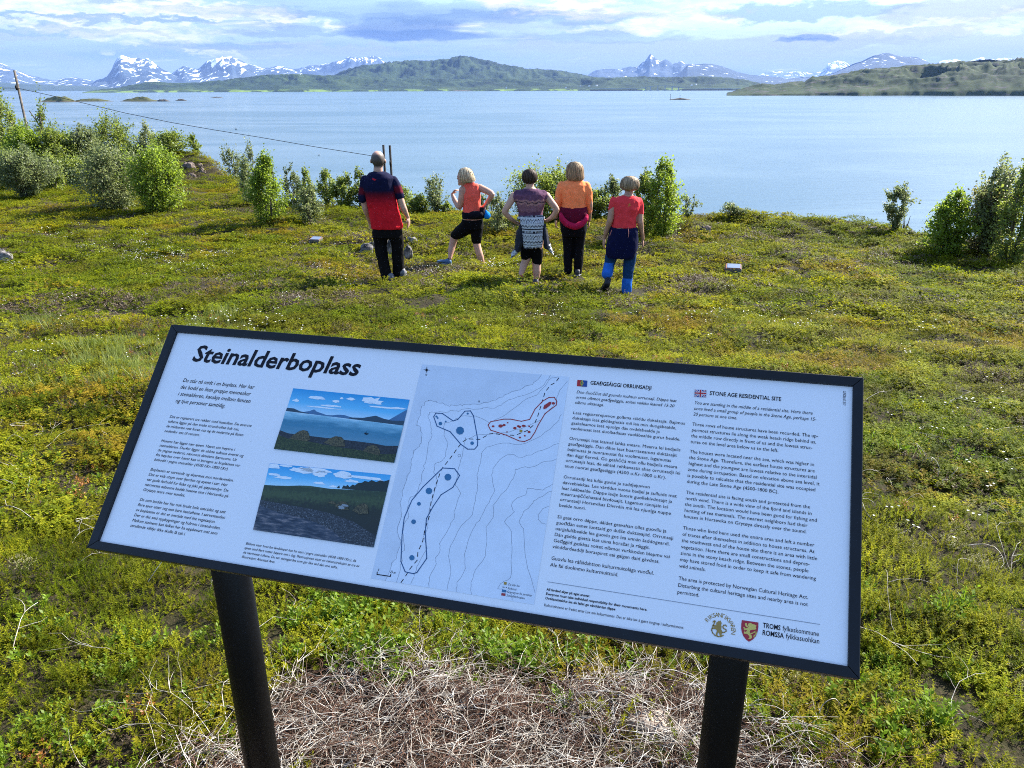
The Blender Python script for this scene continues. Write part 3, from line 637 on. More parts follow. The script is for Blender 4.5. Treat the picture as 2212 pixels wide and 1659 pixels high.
cont = [landp[:37],
 [(1190, 128), (1150, 190), (1080, 235), (1010, 262), (915, 290), (870, 325), (800, 345), (720, 350), (610, 352), (560, 362), (505, 372), (450, 370), (400, 372), (390, 400), (410, 470), (418, 520), (390, 600), (375, 700), (355, 760), (345, 830), (320, 895), (265, 950), (258, 1010), (262, 1060), (235, 1100), (232, 1180), (238, 1250), (218, 1310), (210, 1400), (185, 1480)],
 [(1240, 140), (1180, 160), (1100, 260), (1040, 280), (960, 340), (900, 385), (830, 420), (790, 440), (740, 410), (700, 395), (610, 395), (560, 425), (500, 440), (495, 520), (515, 560), (505, 660), (480, 690), (430, 720), (428, 760), (445, 790), (455, 820), (400, 1000), (390, 1120), (362, 1180), (385, 1260), (330, 1360), (305, 1420), (278, 1493)],
 [(1300, 170), (1250, 230), (1230, 300), (1160, 380), (1130, 420), (1040, 460), (920, 500), (820, 510), (700, 520), (650, 545), (635, 540), (625, 600), (605, 680), (585, 760), (570, 850), (605, 900), (570, 1000), (560, 1070), (520, 1140), (465, 1230), (470, 1270), (440, 1320), (445, 1360), (400, 1450), (398, 1515)],
 [(1262, 385), (1230, 440), (1190, 480), (1100, 540), (1000, 580), (880, 572), (770, 600), (740, 640), (735, 700), (710, 780), (715, 850), (700, 950), (680, 1040), (610, 1110), (540, 1240), (525, 1310), (540, 1420), (515, 1530)],
 [(1243, 575), (1160, 610), (1090, 635), (1010, 665), (920, 645), (860, 680), (815, 740), (810, 800), (828, 880), (790, 960), (735, 1060), (700, 1110), (660, 1190), (628, 1300), (635, 1390), (580, 1480), (575, 1545)],
 [(1230, 675), (1130, 700), (1060, 730), (1010, 730), (960, 745), (950, 800), (900, 880), (815, 980), (820, 1050), (770, 1120), (775, 1220), (765, 1310), (700, 1400), (672, 1480), (675, 1560)],
 [(1205, 840), (1140, 880), (1080, 870), (1040, 868), (1030, 910), (955, 945), (935, 985), (955, 1020), (890, 1085), (935, 1150), (940, 1250), (935, 1380), (930, 1450), (865, 1490), (845, 1520), (880, 1530), (935, 1560), (940, 1600)],
 [(1200, 885), (1140, 920), (1080, 950), (1060, 980), (1015, 1020), (985, 1090), (1015, 1130), (1025, 1300), (1090, 1550)],
 [(1178, 985), (1140, 1000), (1110, 1040), (1120, 1080), (1160, 1103)], [(590, 650), (602, 645), (603, 662), (590, 664), (588, 652)], [(720, 295), (728, 296), (726, 306), (718, 304), (720, 295)]]
strokes('map_contours', [uvS(zC, jit(c, 5 if i < 2 else 3, 3, i)) for i, c in enumerate(cont)], .0006, gline, PD+.0006)
blu = ink('map_blue', (.02, .10, .24)); red = ink('map_red', (.38, .03, .03)); bluf = ink('map_blue_fill', (.03, .17, .34))
_bo = strokes('map_blue_outline', [uvS(zC, p) for p in ([(442, 377), (485, 379), (555, 428), (585, 418), (632, 364), (668, 362), (688, 395), (716, 550), (714, 590), (695, 612), (650, 612), (605, 580), (535, 498), (450, 462), (428, 400), (442, 377)],
   [(487, 735), (565, 740), (597, 784), (553, 862), (476, 910), (425, 985), (381, 1065), (373, 1150), (383, 1325), (318, 1418), (295, 1425), (242, 1413), (214, 1345), (222, 1170), (236, 1060), (286, 945), (360, 857), (487, 735)])], .0017, blu, PD+.0008)
_bo['kind'] = 'stuff'
strokes('map_red_outline', [uvS(zC, [(783, 455), (800, 433), (885, 416), (930, 416), (1000, 430), (1055, 418), (1090, 350), (1140, 298), (1180, 275), (1215, 273), (1232, 300), (1228, 325), (1195, 350), (1155, 380), (1110, 455), (1090, 500), (1060, 545), (1020, 563), (985, 558), (900, 520), (800, 488), (783, 455)])], .0016, red, PD+.0008)
strokes('map_footpath', [uvS(zC, [(215, 1483), (245, 1440), (275, 1390), (322, 1335), (325, 1280), (355, 1220), (370, 1140), (400, 1050), (410, 960), (440, 850), (480, 740), (530, 680), (580, 610), (615, 565), (650, 545), (730, 548), (800, 508), (880, 518), (960, 522), (1040, 490), (1085, 450), (1110, 390), (1140, 290), (1155, 240), (1190, 195), (1225, 175), (1253, 135)])], .0014, INK, PD+.0007, dash=.0065)
mb = MB()
for x, y, r in ((600, 491, 27), (521, 795, 23), (397, 885, 22), (332, 969, 13), (297, 1086, 16), (286, 1321, 18), (679, 573, 12), (472, 445, 12), (446, 399, 7), (454, 409, 6), (507, 432, 6), (650, 380, 7)):
    poly('', uvS(zC, [(x+r*math.cos(k*math.pi/4+.2), y+r*math.sin(k*math.pi/4+.2)) for k in range(8)]), bluf, PD+.0009, mb=mb)
STF('map_grave_mounds', mb.mesh('map_grave_mounds', bluf)); mb = MB()
for x, y, r in ((816, 463, 8), (865, 461, 13), (888, 455, 9), (911, 440, 5), (958, 475, 10), (980, 462, 8), (990, 466, 9), (1013, 460, 9), (1022, 461, 7), (1052, 463, 6), (1051, 500, 9), (1023, 525, 6), (991, 536, 7), (907, 500, 5), (1209, 313, 10)):
    poly('', uvS(zC, [(x+r*1.15*math.cos(k*math.pi/4+.2), y+r*.85*math.sin(k*math.pi/4+.2)) for k in range(8)]), red, PD+.0009, mb=mb)
poly('', uvS(zC, [(1143, 345), (1150, 325), (1185, 303), (1198, 303), (1190, 325), (1165, 345), (1148, 352)]), red, PD+.0009, mb=mb)
STF('map_house_sites', mb.mesh('map_house_sites', red))
yel = ink('map_yellow', (.42, .27, .04)); mb = MB()
for x, y in ((998, 494), (896, 1489)): poly('', uvS(zC, [(x-9, y-10), (x+10, y-8), (x+8, y+9), (x-10, y+7)]), yel, PD+.001, mb=mb)
STF('map_viewpoint_marks', mb.mesh('map_viewpoint_marks', yel))
poly('map_key_swatch', uvS(zC, [(875, 1528), (902, 1532), (900, 1548), (873, 1544)]), bluf, PD+.001)
poly('map_key_swatch', uvS(zC, [(871, 1551), (898, 1555), (896, 1571), (869, 1567)]), red, PD+.001)
strokes('map_scale_bar', [uvS(zC, [(60, 1414), (58, 1430), (146, 1443), (148, 1429)])], .0015, INK, PD+.0009)
strokes('map_key_path', [uvS(zC, [(878, 1512), (904, 1516)])], .001, INK, PD+.0009, dash=.003)
mb = MB(); c0 = (382, 95)
for k in range(8):
    L_ = 24 if k % 2 == 0 else 12; w = k*math.pi/4+.08
    poly('', uvS(zC, [(c0[0]+L_*math.cos(w), c0[1]+L_*math.sin(w)), (c0[0]+5*math.cos(w+.5), c0[1]+5*math.sin(w+.5)), c0, (c0[0]+5*math.cos(w-.5), c0[1]+5*math.sin(w-.5))]), INK, PD+.001, mb=mb)
flat('compass_rose', mb.mesh('compass_rose', INK))
strokes('rule_line', [[S(*zD(86, 1344), PD), S(*zF(1632, 543), PD)]], .0009, gline, PD+.0006)
# ---- the two printed pictures
def picmat(name, stops, sc, rough=.3, stretch=(1, 1, 1)):
    m = bpy.data.materials.new(name); m.use_nodes = True; t = NT(m.node_tree)
    oc = t.n('ShaderNodeTexCoord').outputs['Object']
    nz = t.noise(t.mapping(oc, scale=stretch), sc, 5, .65)
    b = t.n('ShaderNodeBsdfPrincipled', ins={'Base Color': t.ramp(nz, stops), 'Roughness': rough, 'Coat Weight': .05}); t.n('ShaderNodeOutputMaterial', ins={0: b.outputs[0]}); return m
def grad(name, stops, p0, p1, noise_amt=.0, sc=60, stretch=(1, 1, 1)):
    """printed colour gradient running between two points of the panel"""
    m = bpy.data.materials.new(name); m.use_nodes = True; t = NT(m.node_tree)
    oc = t.n('ShaderNodeTexCoord').outputs['Object']; d = np.array([p1[0]-p0[0], -(p1[1]-p0[1]), 0]); L = d@d
    dt = t.n('ShaderNodeVectorMath', operation='DOT_PRODUCT', ins={0: oc, 1: tuple(d/L)}).outputs['Value']
    f = t.math('SUBTRACT', dt, float((p0[0]*d[0]-p0[1]*d[1])/L))
    f = t.math('ADD', f, t.math('MULTIPLY', t.math('SUBTRACT', t.noise(t.mapping(oc, scale=stretch), sc, 5, .65), .5), noise_amt))
    b = t.n('ShaderNodeBsdfPrincipled', ins={'Base Color': t.ramp(f, stops), 'Roughness': .3, 'Coat Weight': .2}); t.n('ShaderNodeOutputMaterial', ins={0: b.outputs[0]}); return m
cA = uvS(zB, [(303, 252), (1197, 340), (1080, 826), (157, 719)]); cB = uvS(zB, [(123, 828), (1052, 918), (921, 1475), (-3, 1340)])
def pict(name, corners, layers):
    TL, TR, BR, BLc = corners
    f = lambda x, y: (TL*(1-x)+TR*x)*(1-y)+(BLc*(1-x)+BR*x)*y
    root = poly(name, [f(0, 0), f(1, 0), f(1, 1), f(0, 1)], layers[0], PD+.0006)
    for i, (nm, m, polys) in enumerate(layers[1]):
        mb = MB()
        for p in polys: poly('', [f(*q) for q in p], m, PD+.0009+.0003*i, mb=mb)
        o = bpy.data.objects.new(nm, mb.mesh(nm, m)); link(o, root); o.matrix_local = Matrix.Identity(4)
        if len(polys) > 1: o['kind'] = 'stuff'
def blobp(cx, cy, rx, ry, seed, n=18, flatb=.5):
    r = np.random.default_rng(seed); out = []
    for k in range(n):
        w = 2*math.pi*k/n; q = 1+.28*r.normal()*.6; s_ = math.sin(w); out.append((min(.998, max(.002, cx+rx*q*math.cos(w))), max(.004, cy+ry*q*(s_ if s_ < 0 else s_*flatb))))
    return out
f0, f1 = cA[0], cA[3]
skyA = grad('print_sky', [(0, (.02, .34, .70)), (.22, (.14, .56, .86)), (.36, (.50, .76, .92)), (1, (.3, .6, .8))], cA[0], cA[3])
seaA = grad('print_sea', [(.34, (.55, .78, .88)), (.42, (.24, .52, .66)), (.56, (.04, .22, .35)), (.72, (.10, .28, .40)), (.80, (.20, .33, .42)), (.88, (.02, .08, .12))], cA[0], cA[3], .30, 120, (.18, 1, 1))
cloudm = picmat('print_cloud', [(.3, (.62, .78, .90)), (.5, (.90, .94, .96))], 160); mtn = ink('print_mountain', (.06, .17, .32)); mtn2 = ink('print_near_hill', (.025, .065, .10))
shg = picmat('print_shingle', [(.35, (.008, .012, .016)), (.6, (.03, .04, .05)), (.7, (.09, .10, .11))], 330)
grs = picmat('print_dark_grass', [(.35, (.006, .014, .006)), (.5, (.028, .052, .016)), (.65, (.08, .10, .03))], 420)
hut = picmat('print_turf_hut', [(.35, (.012, .016, .010)), (.5, (.07, .065, .03)), (.65, (.17, .14, .07))], 420)
pict('landscape_picture', cA, (skyA, [
  ('printed_clouds', cloudm, [blobp(.23, .125, .07, .035, 1), blobp(.40, .15, .03, .03, 2), blobp(.52, .09, .03, .035, 3), blobp(.44, .09, .015, .02, 13), blobp(.70, .095, .085, .07, 4), blobp(.06, .20, .03, .03, 5), blobp(.36, .23, .08, .02, 6), blobp(.80, .17, .12, .018, 7), blobp(.93, .16, .06, .02, 8), blobp(.3, .27, .16, .012, 9)]),
  ('printed_far_mountains', mtn, [[(.15, .37), (.20, .345), (.235, .31), (.26, .34), (.33, .37), (.35, .38), (.40, .375), (.45, .355), (.50, .35), (.55, .37), (.60, .385), (.60, .40), (.15, .39)], [(.84, .40), (.88, .345), (1, .16), (1, .42)]]),
  ('printed_hills', mtn2, [[(0, .33), (.06, .33), (.12, .365), (.20, .385), (.20, .40), (0, .385)], [(.55, .38), (.66, .365), (.76, .31), (.83, .345), (.90, .36), (1, .345), (1, .42), (.55, .40)]]),
  ('printed_sea', seaA, [[(0, .385), (1, .42), (1, 1), (0, 1)]]),
  ('printed_shore', shg, [[(0, .70), (.08, .735), (.22, .74), (.35, .74), (.5, .74), (.65, .74), (.8, .745), (.9, .76), (1, .74), (1, .9), (0, .88)]]),
  ('printed_grass', grs, [[(0, .78), (.1, .82), (.3, .83), (.5, .86), (.7, .87), (.85, .90), (1, .87), (1, 1), (0, 1)]]),
  ('printed_huts', hut, [[(.10, .82), (.13, .75), (.17, .68), (.20, .66), (.235, .665), (.26, .72), (.28, .80), (.25, .83)], [(.40, .82), (.44, .74), (.48, .70), (.53, .70), (.56, .75), (.58, .84), (.5, .86)], [(.73, .88), (.76, .80), (.80, .77), (.84, .79), (.87, .85), (.87, .92)]]),
  ('printed_boat', INK, [[(.70, .595), (.715, .605), (.72, .57), (.724, .605), (.745, .60), (.73, .625), (.715, .62)]])]))
skyB = grad('print_sky_deep', [(0, (.02, .36, .74)), (.2, (.14, .56, .88)), (.33, (.50, .80, .94)), (1, (.3, .6, .8))], cB[0], cB[3])
hillB = grad('print_hill', [(.26, (.055, .10, .05)), (.36, (.022, .045, .02)), (.46, (.05, .085, .03)), (.58, (.012, .022, .012)), (1, (.01, .014, .012))], cB[0], cB[3], .34, 170)
seaB = picmat('print_rough_sea', [(.35, (.008, .022, .045)), (.5, (.04, .06, .09)), (.6, (.13, .13, .15)), (.7, (.30, .26, .26))], 190, stretch=(.28, 1.3, 1))
stB = picmat('print_stones', [(.35, (.010, .014, .018)), (.52, (.035, .045, .055)), (.62, (.10, .12, .14)), (.72, (.28, .31, .34))], 420)
treeB = ink('print_trees', (.010, .025, .022)); tr_ = [(.60, .262), (.615, .22), (.625, .262), (.64, .262), (.65, .215), (.67, .225), (.68, .20), (.70, .23), (.72, .19), (.74, .20), (.76, .16), (.79, .15), (.81, .12), (.84, .13), (.86, .10), (.90, .12), (.93, .09), (.96, .10), (1, .07), (1, .26)]
pict('landscape_picture', cB, (skyB, [
  ('printed_clouds', cloudm, [blobp(.03, .05, .06, .05, 11), blobp(.14, .02, .05, .03, 21), blobp(.28, .07, .09, .06, 12), blobp(.40, .05, .12, .05, 14), blobp(.44, .10, .05, .06, 15), blobp(.62, .08, .08, .06, 16), blobp(.70, .15, .06, .025, 17), blobp(.15, .20, .07, .025, 18), blobp(.07, .17, .06, .02, 22), blobp(.45, .225, .05, .022, 19), blobp(.80, .08, .14, .03, 20), blobp(.57, .25, .03, .02, 23)]),
  ('printed_trees', treeB, [tr_]),
  ('printed_hill', hillB, [[(0, .335), (.1, .325), (.2, .31), (.3, .285), (.38, .275), (.46, .28), (.55, .285), (.63, .275), (.8, .26), (1, .24), (1, 1), (0, 1)]]),
  ('printed_stones', stB, [[(0, .56), (.15, .575), (.3, .59), (.45, .60), (.6, .63), (.8, .70), (.93, .80), (1, .85), (1, 1), (.6, 1), (0, .8)]]),
  ('printed_sea', seaB, [[(0, .64), (.15, .70), (.3, .725), (.45, .76), (.55, .80), (.65, .86), (.72, .93), (.78, 1), (0, 1)]]),
  ('printed_huts', hut, [[(.56, .49), (.58, .455), (.61, .46), (.63, .50)], [(.62, .52), (.65, .45), (.69, .44), (.72, .47), (.74, .55), (.68, .56)], [(.77, .55), (.80, .47), (.85, .43), (.88, .46), (.90, .57), (.83, .59)]]),
  ('printed_smoke', ink('print_smoke', (.25, .30, .33)), [blobp(.68, .535, .025, .035, 31), blobp(.70, .50, .03, .02, 32)])]))
# ---- flags and emblems
def q4(z, x0, y0, x1, y1, sk=0.0): return uvS(z, [(x0, y0), (x1, y0+(x1-x0)*sk), (x1, y1+(x1-x0)*sk), (x0, y1)])
fr_, fbu, fye, fgr, fwh = ink('flag_red', (.50, .02, .02)), ink('flag_blue', (.01, .06, .28)), ink('flag_yellow', (.6, .45, .04)), ink('flag_green', (.02, .2, .08)), ink('flag_white', (.78, .8, .85))
Z0, Z1, Z2, Z3 = PD+.0006, PD+.0009, PD+.0012, PD+.0015
fa = poly('flag', uvS(zD, [(262, 145), (321, 150), (318, 187), (259, 182)]), fr_, Z0)
def sub(nm, uvs, m, z, root):
    mb = MB(); poly('', uvs, m, z, mb=mb); o = bpy.data.objects.new(nm, mb.mesh(nm, m)); link(o, root); return o
sub('stripe', uvS(zD, [(291, 147.5), (321, 150), (318, 187), (288, 184.5)]), fbu, Z1, fa); sub('stripe', uvS(zD, [(286, 147), (290, 147.3), (287, 184.4), (283, 184)]), fgr, Z2, fa); sub('stripe', uvS(zD, [(290, 147.3), (294, 147.7), (291, 184.8), (287, 184.4)]), fye, Z2, fa)
mb = MB()
for k in range(16):
    w0, w1 = 2*math.pi*k/16, 2*math.pi*(k+1)/16; pt = lambda r, w: (288.5+r*math.cos(w), 166+r*math.sin(w))
    poly('', uvS(zD, [pt(8, w0), pt(8, w1), pt(10.5, w1), pt(10.5, w0)]), fbu, Z3, mb=mb)
o = bpy.data.objects.new('ring', mb.mesh('ring', fye)); link(o, fa)
Rf = [zD(959, 203), zD(1028, 206), zD(1026, 249), zD(957, 245)]; Rf = [S(*p, PD) for p in Rf]
ff = lambda x, y: (Rf[0]*(1-x)+Rf[1]*x)*(1-y)+(Rf[3]*(1-x)+Rf[2]*x)*y
fu = poly('flag', [ff(0, 0), ff(1, 0), ff(1, 1), ff(0, 1)], fbu, Z0)
for pl_, m_, z_ in (([(0, 0), (.14, 0), (1, .88), (1, 1), (.86, 1), (0, .12)], fwh, Z1), ([(1, 0), (1, .12), (.14, 1), (0, 1), (0, .88), (.86, 0)], fwh, Z1),
                    ([(0, 0), (.05, 0), (1, .95), (1, 1), (.95, 1), (0, .05)], fr_, Z1+.0002), ([(1, 0), (1, .05), (.05, 1), (0, 1), (0, .95), (.95, 0)], fr_, Z1+.0002),
                    ([(.38, 0), (.62, 0), (.62, 1), (.38, 1)], fwh, Z2), ([(0, .32), (1, .32), (1, .68), (0, .68)], fwh, Z2+.0001),
                    ([(.43, 0), (.57, 0), (.57, 1), (.43, 1)], fr_, Z3), ([(0, .4), (1, .4), (1, .6), (0, .6)], fr_, Z3+.0001)):
    sub('stripe', [ff(*p) for p in pl_], m_, z_, fu)
gold = ink('gold_print', (.36, .23, .05)); crest_y = ink('crest_yellow', (.72, .55, .12)); crest_r = ink('crest_red', (.42, .012, .03))
sh = poly('crest_shield', uvS(zF, [(836, 499), (1005, 524), (1004, 570), (996, 620), (978, 665), (945, 700), (908, 721), (880, 700), (852, 665), (834, 620), (828, 580), (830, 540)]), crest_r, Z0)
beast = [[(905, 532), (925, 528), (945, 540), (965, 545), (985, 555), (978, 575), (985, 590), (968, 598), (945, 598), (925, 600), (915, 615), (920, 640), (935, 655), (940, 680), (925, 692), (900, 692), (915, 675), (905, 655), (888, 640), (870, 640), (855, 635), (858, 615), (875, 620), (888, 608), (880, 600), (860, 605), (852, 590), (870, 585), (890, 580), (905, 565), (895, 550)],
         [(870, 530), (885, 530), (888, 550), (900, 565), (890, 575), (872, 560), (866, 545)], [(850, 570), (862, 572), (876, 592), (868, 600), (855, 588)]]
mb = MB()
for p in beast: poly('', uvS(zF, p), crest_y, Z1, mb=mb)
strokes('', [uvS(zF, [(925, 640), (950, 630), (975, 615), (985, 630), (975, 650), (958, 660), (960, 672)])], .0016, crest_y, Z1, mb=mb)
o = bpy.data.objects.new('crest_beast', mb.mesh('crest_beast', crest_y)); link(o, sh)
mb = MB()
lion = [[(590, 515), (600, 503), (607, 512), (616, 503), (622, 516), (630, 530), (622, 548), (628, 570), (622, 590), (632, 610), (640, 630), (628, 640), (630, 662), (608, 660), (605, 640), (595, 625), (585, 640), (588, 660), (568, 655), (572, 630), (580, 610), (572, 595), (550, 590), (535, 592), (522, 588), (535, 578), (555, 575), (545, 560), (530, 555), (535, 545), (558, 552), (575, 545), (572, 528)]]
for p in lion: poly('', uvS(zF, p), gold, Z1, mb=mb)
poly('', uvS(zF, [(530, 522), (548, 503), (562, 500), (568, 515), (560, 524), (548, 520)]), gold, Z1, mb=mb)
strokes('', [uvS(zF, [(560, 512), (545, 550), (528, 590), (526, 610)]), uvS(zF, [(526, 600), (535, 630), (560, 655), (590, 668), (620, 668), (645, 655)]),
             uvS(zF, [(632, 625), (655, 625), (675, 612), (672, 595), (652, 588), (640, 570), (650, 552), (668, 550), (678, 562)])], .0016, gold, Z1, mb=mb)
flat('lion_emblem', mb.mesh('lion_emblem', gold))
mb = MB(); cc = (598, 596)
S0 = S(*zF(*cc), PD); Rr = np.linalg.norm(S(*zF(501, 505), PD)-S0)
for i, (ch, o) in enumerate(arc_letters):
    V, Fs = grab(o); wdt = V[:, 0].max(); ang = rad(212+i*(150/13.)); ca, sa = math.cos(ang), math.sin(ang)
    px_, py_ = S0[0]+Rr*ca, S0[1]+Rr*sa; tx, ty = -sa, ca; ux, uy = ca, sa
    mb.add([(px_+(x-wdt/2)*tx+y*ux, -(py_+(x-wdt/2)*ty+y*uy), ZI) for x, y, _ in V], Fs)
flat('emblem_lettering', mb.mesh('emblem_lettering', gold))
V, Fs = grab(imprint); a0 = S(*zE(919, 178), PD); a1 = S(*zE(919, 250), PD); k = (a1[1]-a0[1])/V[:, 0].max(); mb = MB()
mb.add([(a0[0]+y, -(a0[1]+x*k), ZI) for x, y, _ in V], Fs); flat('imprint_lettering', mb.mesh('imprint_lettering', INK))

# ------------------------------------------------------------------ people
z4 = zc_(1350, 560, 2.6754); z5 = zc_(1950, 600, 2.7646)
FWD = RN @ np.array([0, 0, -1.])
def ellipsoid(c, r, R=None, nu=20, nv=14):
    V = []; 
    for i in range(nv+1):
        th = math.pi*i/nv
        for j in range(nu):
            ph = 2*math.pi*j/nu; V.append((math.sin(th)*math.cos(ph)*r[0], math.sin(th)*math.sin(ph)*r[1], math.cos(th)*r[2]))
    V = np.array(V); V = V @ np.array(R).T if R is not None else V
    Fc = [(i*nu+j, (i+1)*nu+j, (i+1)*nu+(j+1) % nu, i*nu+(j+1) % nu) for i in range(nv) for j in range(nu)]
    return V+np.array(c), Fc
def limb(P, R, n=14, flat=1.0):
    """tapered limb through the joints, smooth between them, round ends"""
    P = np.array(P, float); R = np.array(R, float); m = len(P)
    tt = np.linspace(0, m-1, (m-1)*5+1); Q = []; q = []
    for u_ in tt:
        i = min(int(u_), m-2); f = u_-i
        p0 = P[max(i-1, 0)]; p1 = P[i]; p2 = P[i+1]; p3 = P[min(i+2, m-1)]
        cr = .5*((2*p1)+(-p0+p2)*f+(2*p0-5*p1+4*p2-p3)*f*f+(-p0+3*p1-3*p2+p3)*f**3)
        lin = p1*(1-f)+p2*f; Q.append(cr*.55+lin*.45); g_ = f*f*(3-2*f); q.append(R[i]*(1-g_)+R[i+1]*g_)
    Q = np.array(Q); q = np.array(q)
    a = (Q[0]-Q[1])/np.linalg.norm(Q[0]-Q[1]); b = (Q[-1]-Q[-2])/np.linalg.norm(Q[-1]-Q[-2])
    Q = np.vstack([Q[0]+a*q[0]*.8, Q[0]+a*q[0]*.5, Q, Q[-1]+b*q[-1]*.5, Q[-1]+b*q[-1]*.8]); q = np.r_[q[0]*.45, q[0]*.82, q, q[-1]*.82, q[-1]*.45]
    return tube(Q, q, n, True, flat)
def rings(L, n=28, ex=2.3):
    """closed body of horizontal superelliptic rings: (centre, half width, half depth)"""
    V = []
    for c, a, b in L:
        for k in range(n):
            w = 2*math.pi*k/n; cx_, sy_ = math.cos(w), math.sin(w)
            V.append((c[0]+a*np.sign(cx_)*abs(cx_)**(2/ex), c[1]+b*np.sign(sy_)*abs(sy_)**(2/ex), c[2]))
    m = len(L); Fc = [(i*n+k, i*n+(k+1) % n, (i+1)*n+(k+1) % n, (i+1)*n+k) for i in range(m-1) for k in range(n)]
    Fc += [tuple(range(n-1, -1, -1)), tuple((m-1)*n+k for k in range(n))]
    return V, Fc
def hand(W_, d, nrm, thumb_side, s=1.0, curl=.5):
    """palm, four bent fingers of unequal length and a thumb leaving the side of the palm"""
    W_ = np.array(W_, float); d = np.array(d, float); d /= np.linalg.norm(d); nrm = np.array(nrm, float); nrm -= d*(nrm@d); nrm /= np.linalg.norm(nrm)
    sd = np.cross(d, nrm)*thumb_side; out = []
    R = np.stack([sd, nrm, d], 1)
    out.append(ellipsoid(W_+d*.048*s, (.041*s, .016*s, .056*s), R, 16, 10))
    for k, (o, L) in enumerate(((.028, .072), (.010, .080), (-.009, .075), (-.027, .060))):
        p = W_+d*.085*s+sd*o*s; a = d*.9+sd*o*2.0; c = curl*(1+.15*k)
        q1 = p+(a*math.cos(c*.5)+nrm*math.sin(c*.5))*L*.45*s; q2 = q1+(d*math.cos(c*1.3)+nrm*math.sin(c*1.3))*L*.32*s; q3 = q2+(d*math.cos(c*2.1)+nrm*math.sin(c*2.1))*L*.25*s
        out.append(limb([p-d*.02*s, p, q1, q2, q3], np.array([.0095, .0095, .0088, .008, .0068])*s, 8))
    p = W_+d*.025*s+sd*.030*s; q1 = p+(d*.6+sd*.75+nrm*.25)*.032*s; q2 = q1+(d*.85+sd*.3+nrm*.35)*.028*s
    out.append(limb([p-sd*.012*s, p, q1, q2], np.array([.012, .013, .0105, .0085])*s, 8)); return out
jobs = []
def solid(name, parts, vox, parent, mat_, colfn, smooth_it=4, fold=0.0, fs=(9, 9, 4), seed=0, cat=None):
    V = []; Fc = []
    for v, f in parts:
        k = len(V); V += [tuple(map(float, p)) for p in v]; Fc += [tuple(i+k for i in q) for q in f]
    me = bpy.data.meshes.new(name); me.from_pydata(V, [], Fc); me.update()
    o = bpy.data.objects.new('tmp', me); COL.objects.link(o)
    r = o.modifiers.new('r', 'REMESH'); r.mode = 'VOXEL'; r.voxel_size = vox
    s_ = o.modifiers.new('s', 'SMOOTH'); s_.factor = .5; s_.iterations = smooth_it
    h_ = bpy.data.objects.new(name, None) if False else None
    jobs.append((o, name, parent, mat_, colfn, fold, fs, seed))
def run_jobs():
    dg = bpy.context.evaluated_depsgraph_get(); dg.update(); res = []
    for o, name, parent, mat_, colfn, fold, fs, seed in jobs:
        me = bpy.data.meshes.new_from_object(o.evaluated_get(dg)); n = len(me.vertices)
        V = np.zeros(n*3); me.vertices.foreach_get('co', V); V = V.reshape(-1, 3); N = np.zeros(n*3); me.vertices.foreach_get('normal', N); N = N.reshape(-1, 3)
        C = np.array(colfn(V, N), float); C = np.broadcast_to(C, (n, 3)).copy()
        if fold:
            q = (fbm3(V*np.array(fs), 3, seed)-.5)*2; q2 = 1-np.abs(fbm3(V*np.array(fs)*1.9+5, 2, seed+4)*2-1)
            V = V+N*(q*fold+(q2-.75)*fold*.9)[:, None]; me.vertices.foreach_set('co', V.astype(np.float32).ravel())
        a = me.color_attributes.new('Col', 'FLOAT_COLOR', 'POINT'); a.data.foreach_set('color', np.c_[C, np.ones(n)].astype(np.float32).ravel())
        me.materials.clear(); me.materials.append(mat_); me.polygons.foreach_set('use_smooth', np.ones(len(me.polygons), bool)); me.name = name
        d = o.data; bpy.data.objects.remove(o); bpy.data.meshes.remove(d); p = ob(name, me, parent); res.append(p)
    jobs.clear(); return res
SK = np.array([.56, .33, .235]); 
def head_parts(C, rx, rz, face, neckb, nr, parts):
    f = np.array([math.sin(face), math.cos(face), 0]); s_ = np.array([f[1], -f[0], 0]); R = np.stack([s_, f, [0, 0, 1]], 1)
    parts.append(ellipsoid(C+np.array([0, 0, rz*.12])-f*rx*.08, (rx, rx*1.18, rz*.88), R)); parts.append(ellipsoid(C+f*rx*.25-np.array([0, 0, rz*.42]), (rx*.74, rx*.86, rz*.62), R))
    parts.append(ellipsoid(C+f*rx*1.14-np.array([0, 0, rz*.18]), (rx*.15, rx*.26, rz*.18), R, 10, 8)); parts.append(ellipsoid(C+f*rx*1.02-np.array([0, 0, rz*.56]), (rx*.30, rx*.14, rz*.09), R, 10, 8))
    parts.append(ellipsoid(C+f*rx*.98+np.array([0, 0, rz*.10]), (rx*.62, rx*.16, rz*.07), R, 10, 8)); parts.append(ellipsoid(C+f*rx*.86-np.array([0, 0, rz*.86]), (rx*.34, rx*.28, rz*.20), R, 10, 8))
    for q in (-1, 1): parts.append(ellipsoid(C+s_*q*rx*1.05-np.array([0, 0, rz*.14])-f*rx*.02, (rx*.16, rx*.22, rz*.25), R, 10, 8))
    parts.append(limb([C-np.array([0, 0, rz*.4])-f*rx*.18, neckb-f*0.0], [nr, nr*1.12]))
def head_col(C, rx, rz, face, hairc=None):
    f = np.array([math.sin(face), math.cos(face), 0]); s_ = np.array([f[1], -f[0], 0])
    def fn(V, N, col):
        d = V-C; a = d@f; b = d@s_; z = d[:, 2]
        for q in (-1, 1):
            m = (np.hypot(b-q*rx*.36, (z+rz*.02)*1.6) < rx*.15) & (a > rx*.5); col[m] = (.12, .09, .08)
            m = (np.abs(b-q*rx*.38) < rx*.26) & (np.abs(z-rz*.15) < rz*.035) & (a > rx*.5); col[m] = (.20, .13, .09)
        m = (np.abs(b) < rx*.30) & (np.abs(z+rz*.56) < rz*.05) & (a > rx*.6); col[m] = (.42, .14, .12)
        return col
    return fn
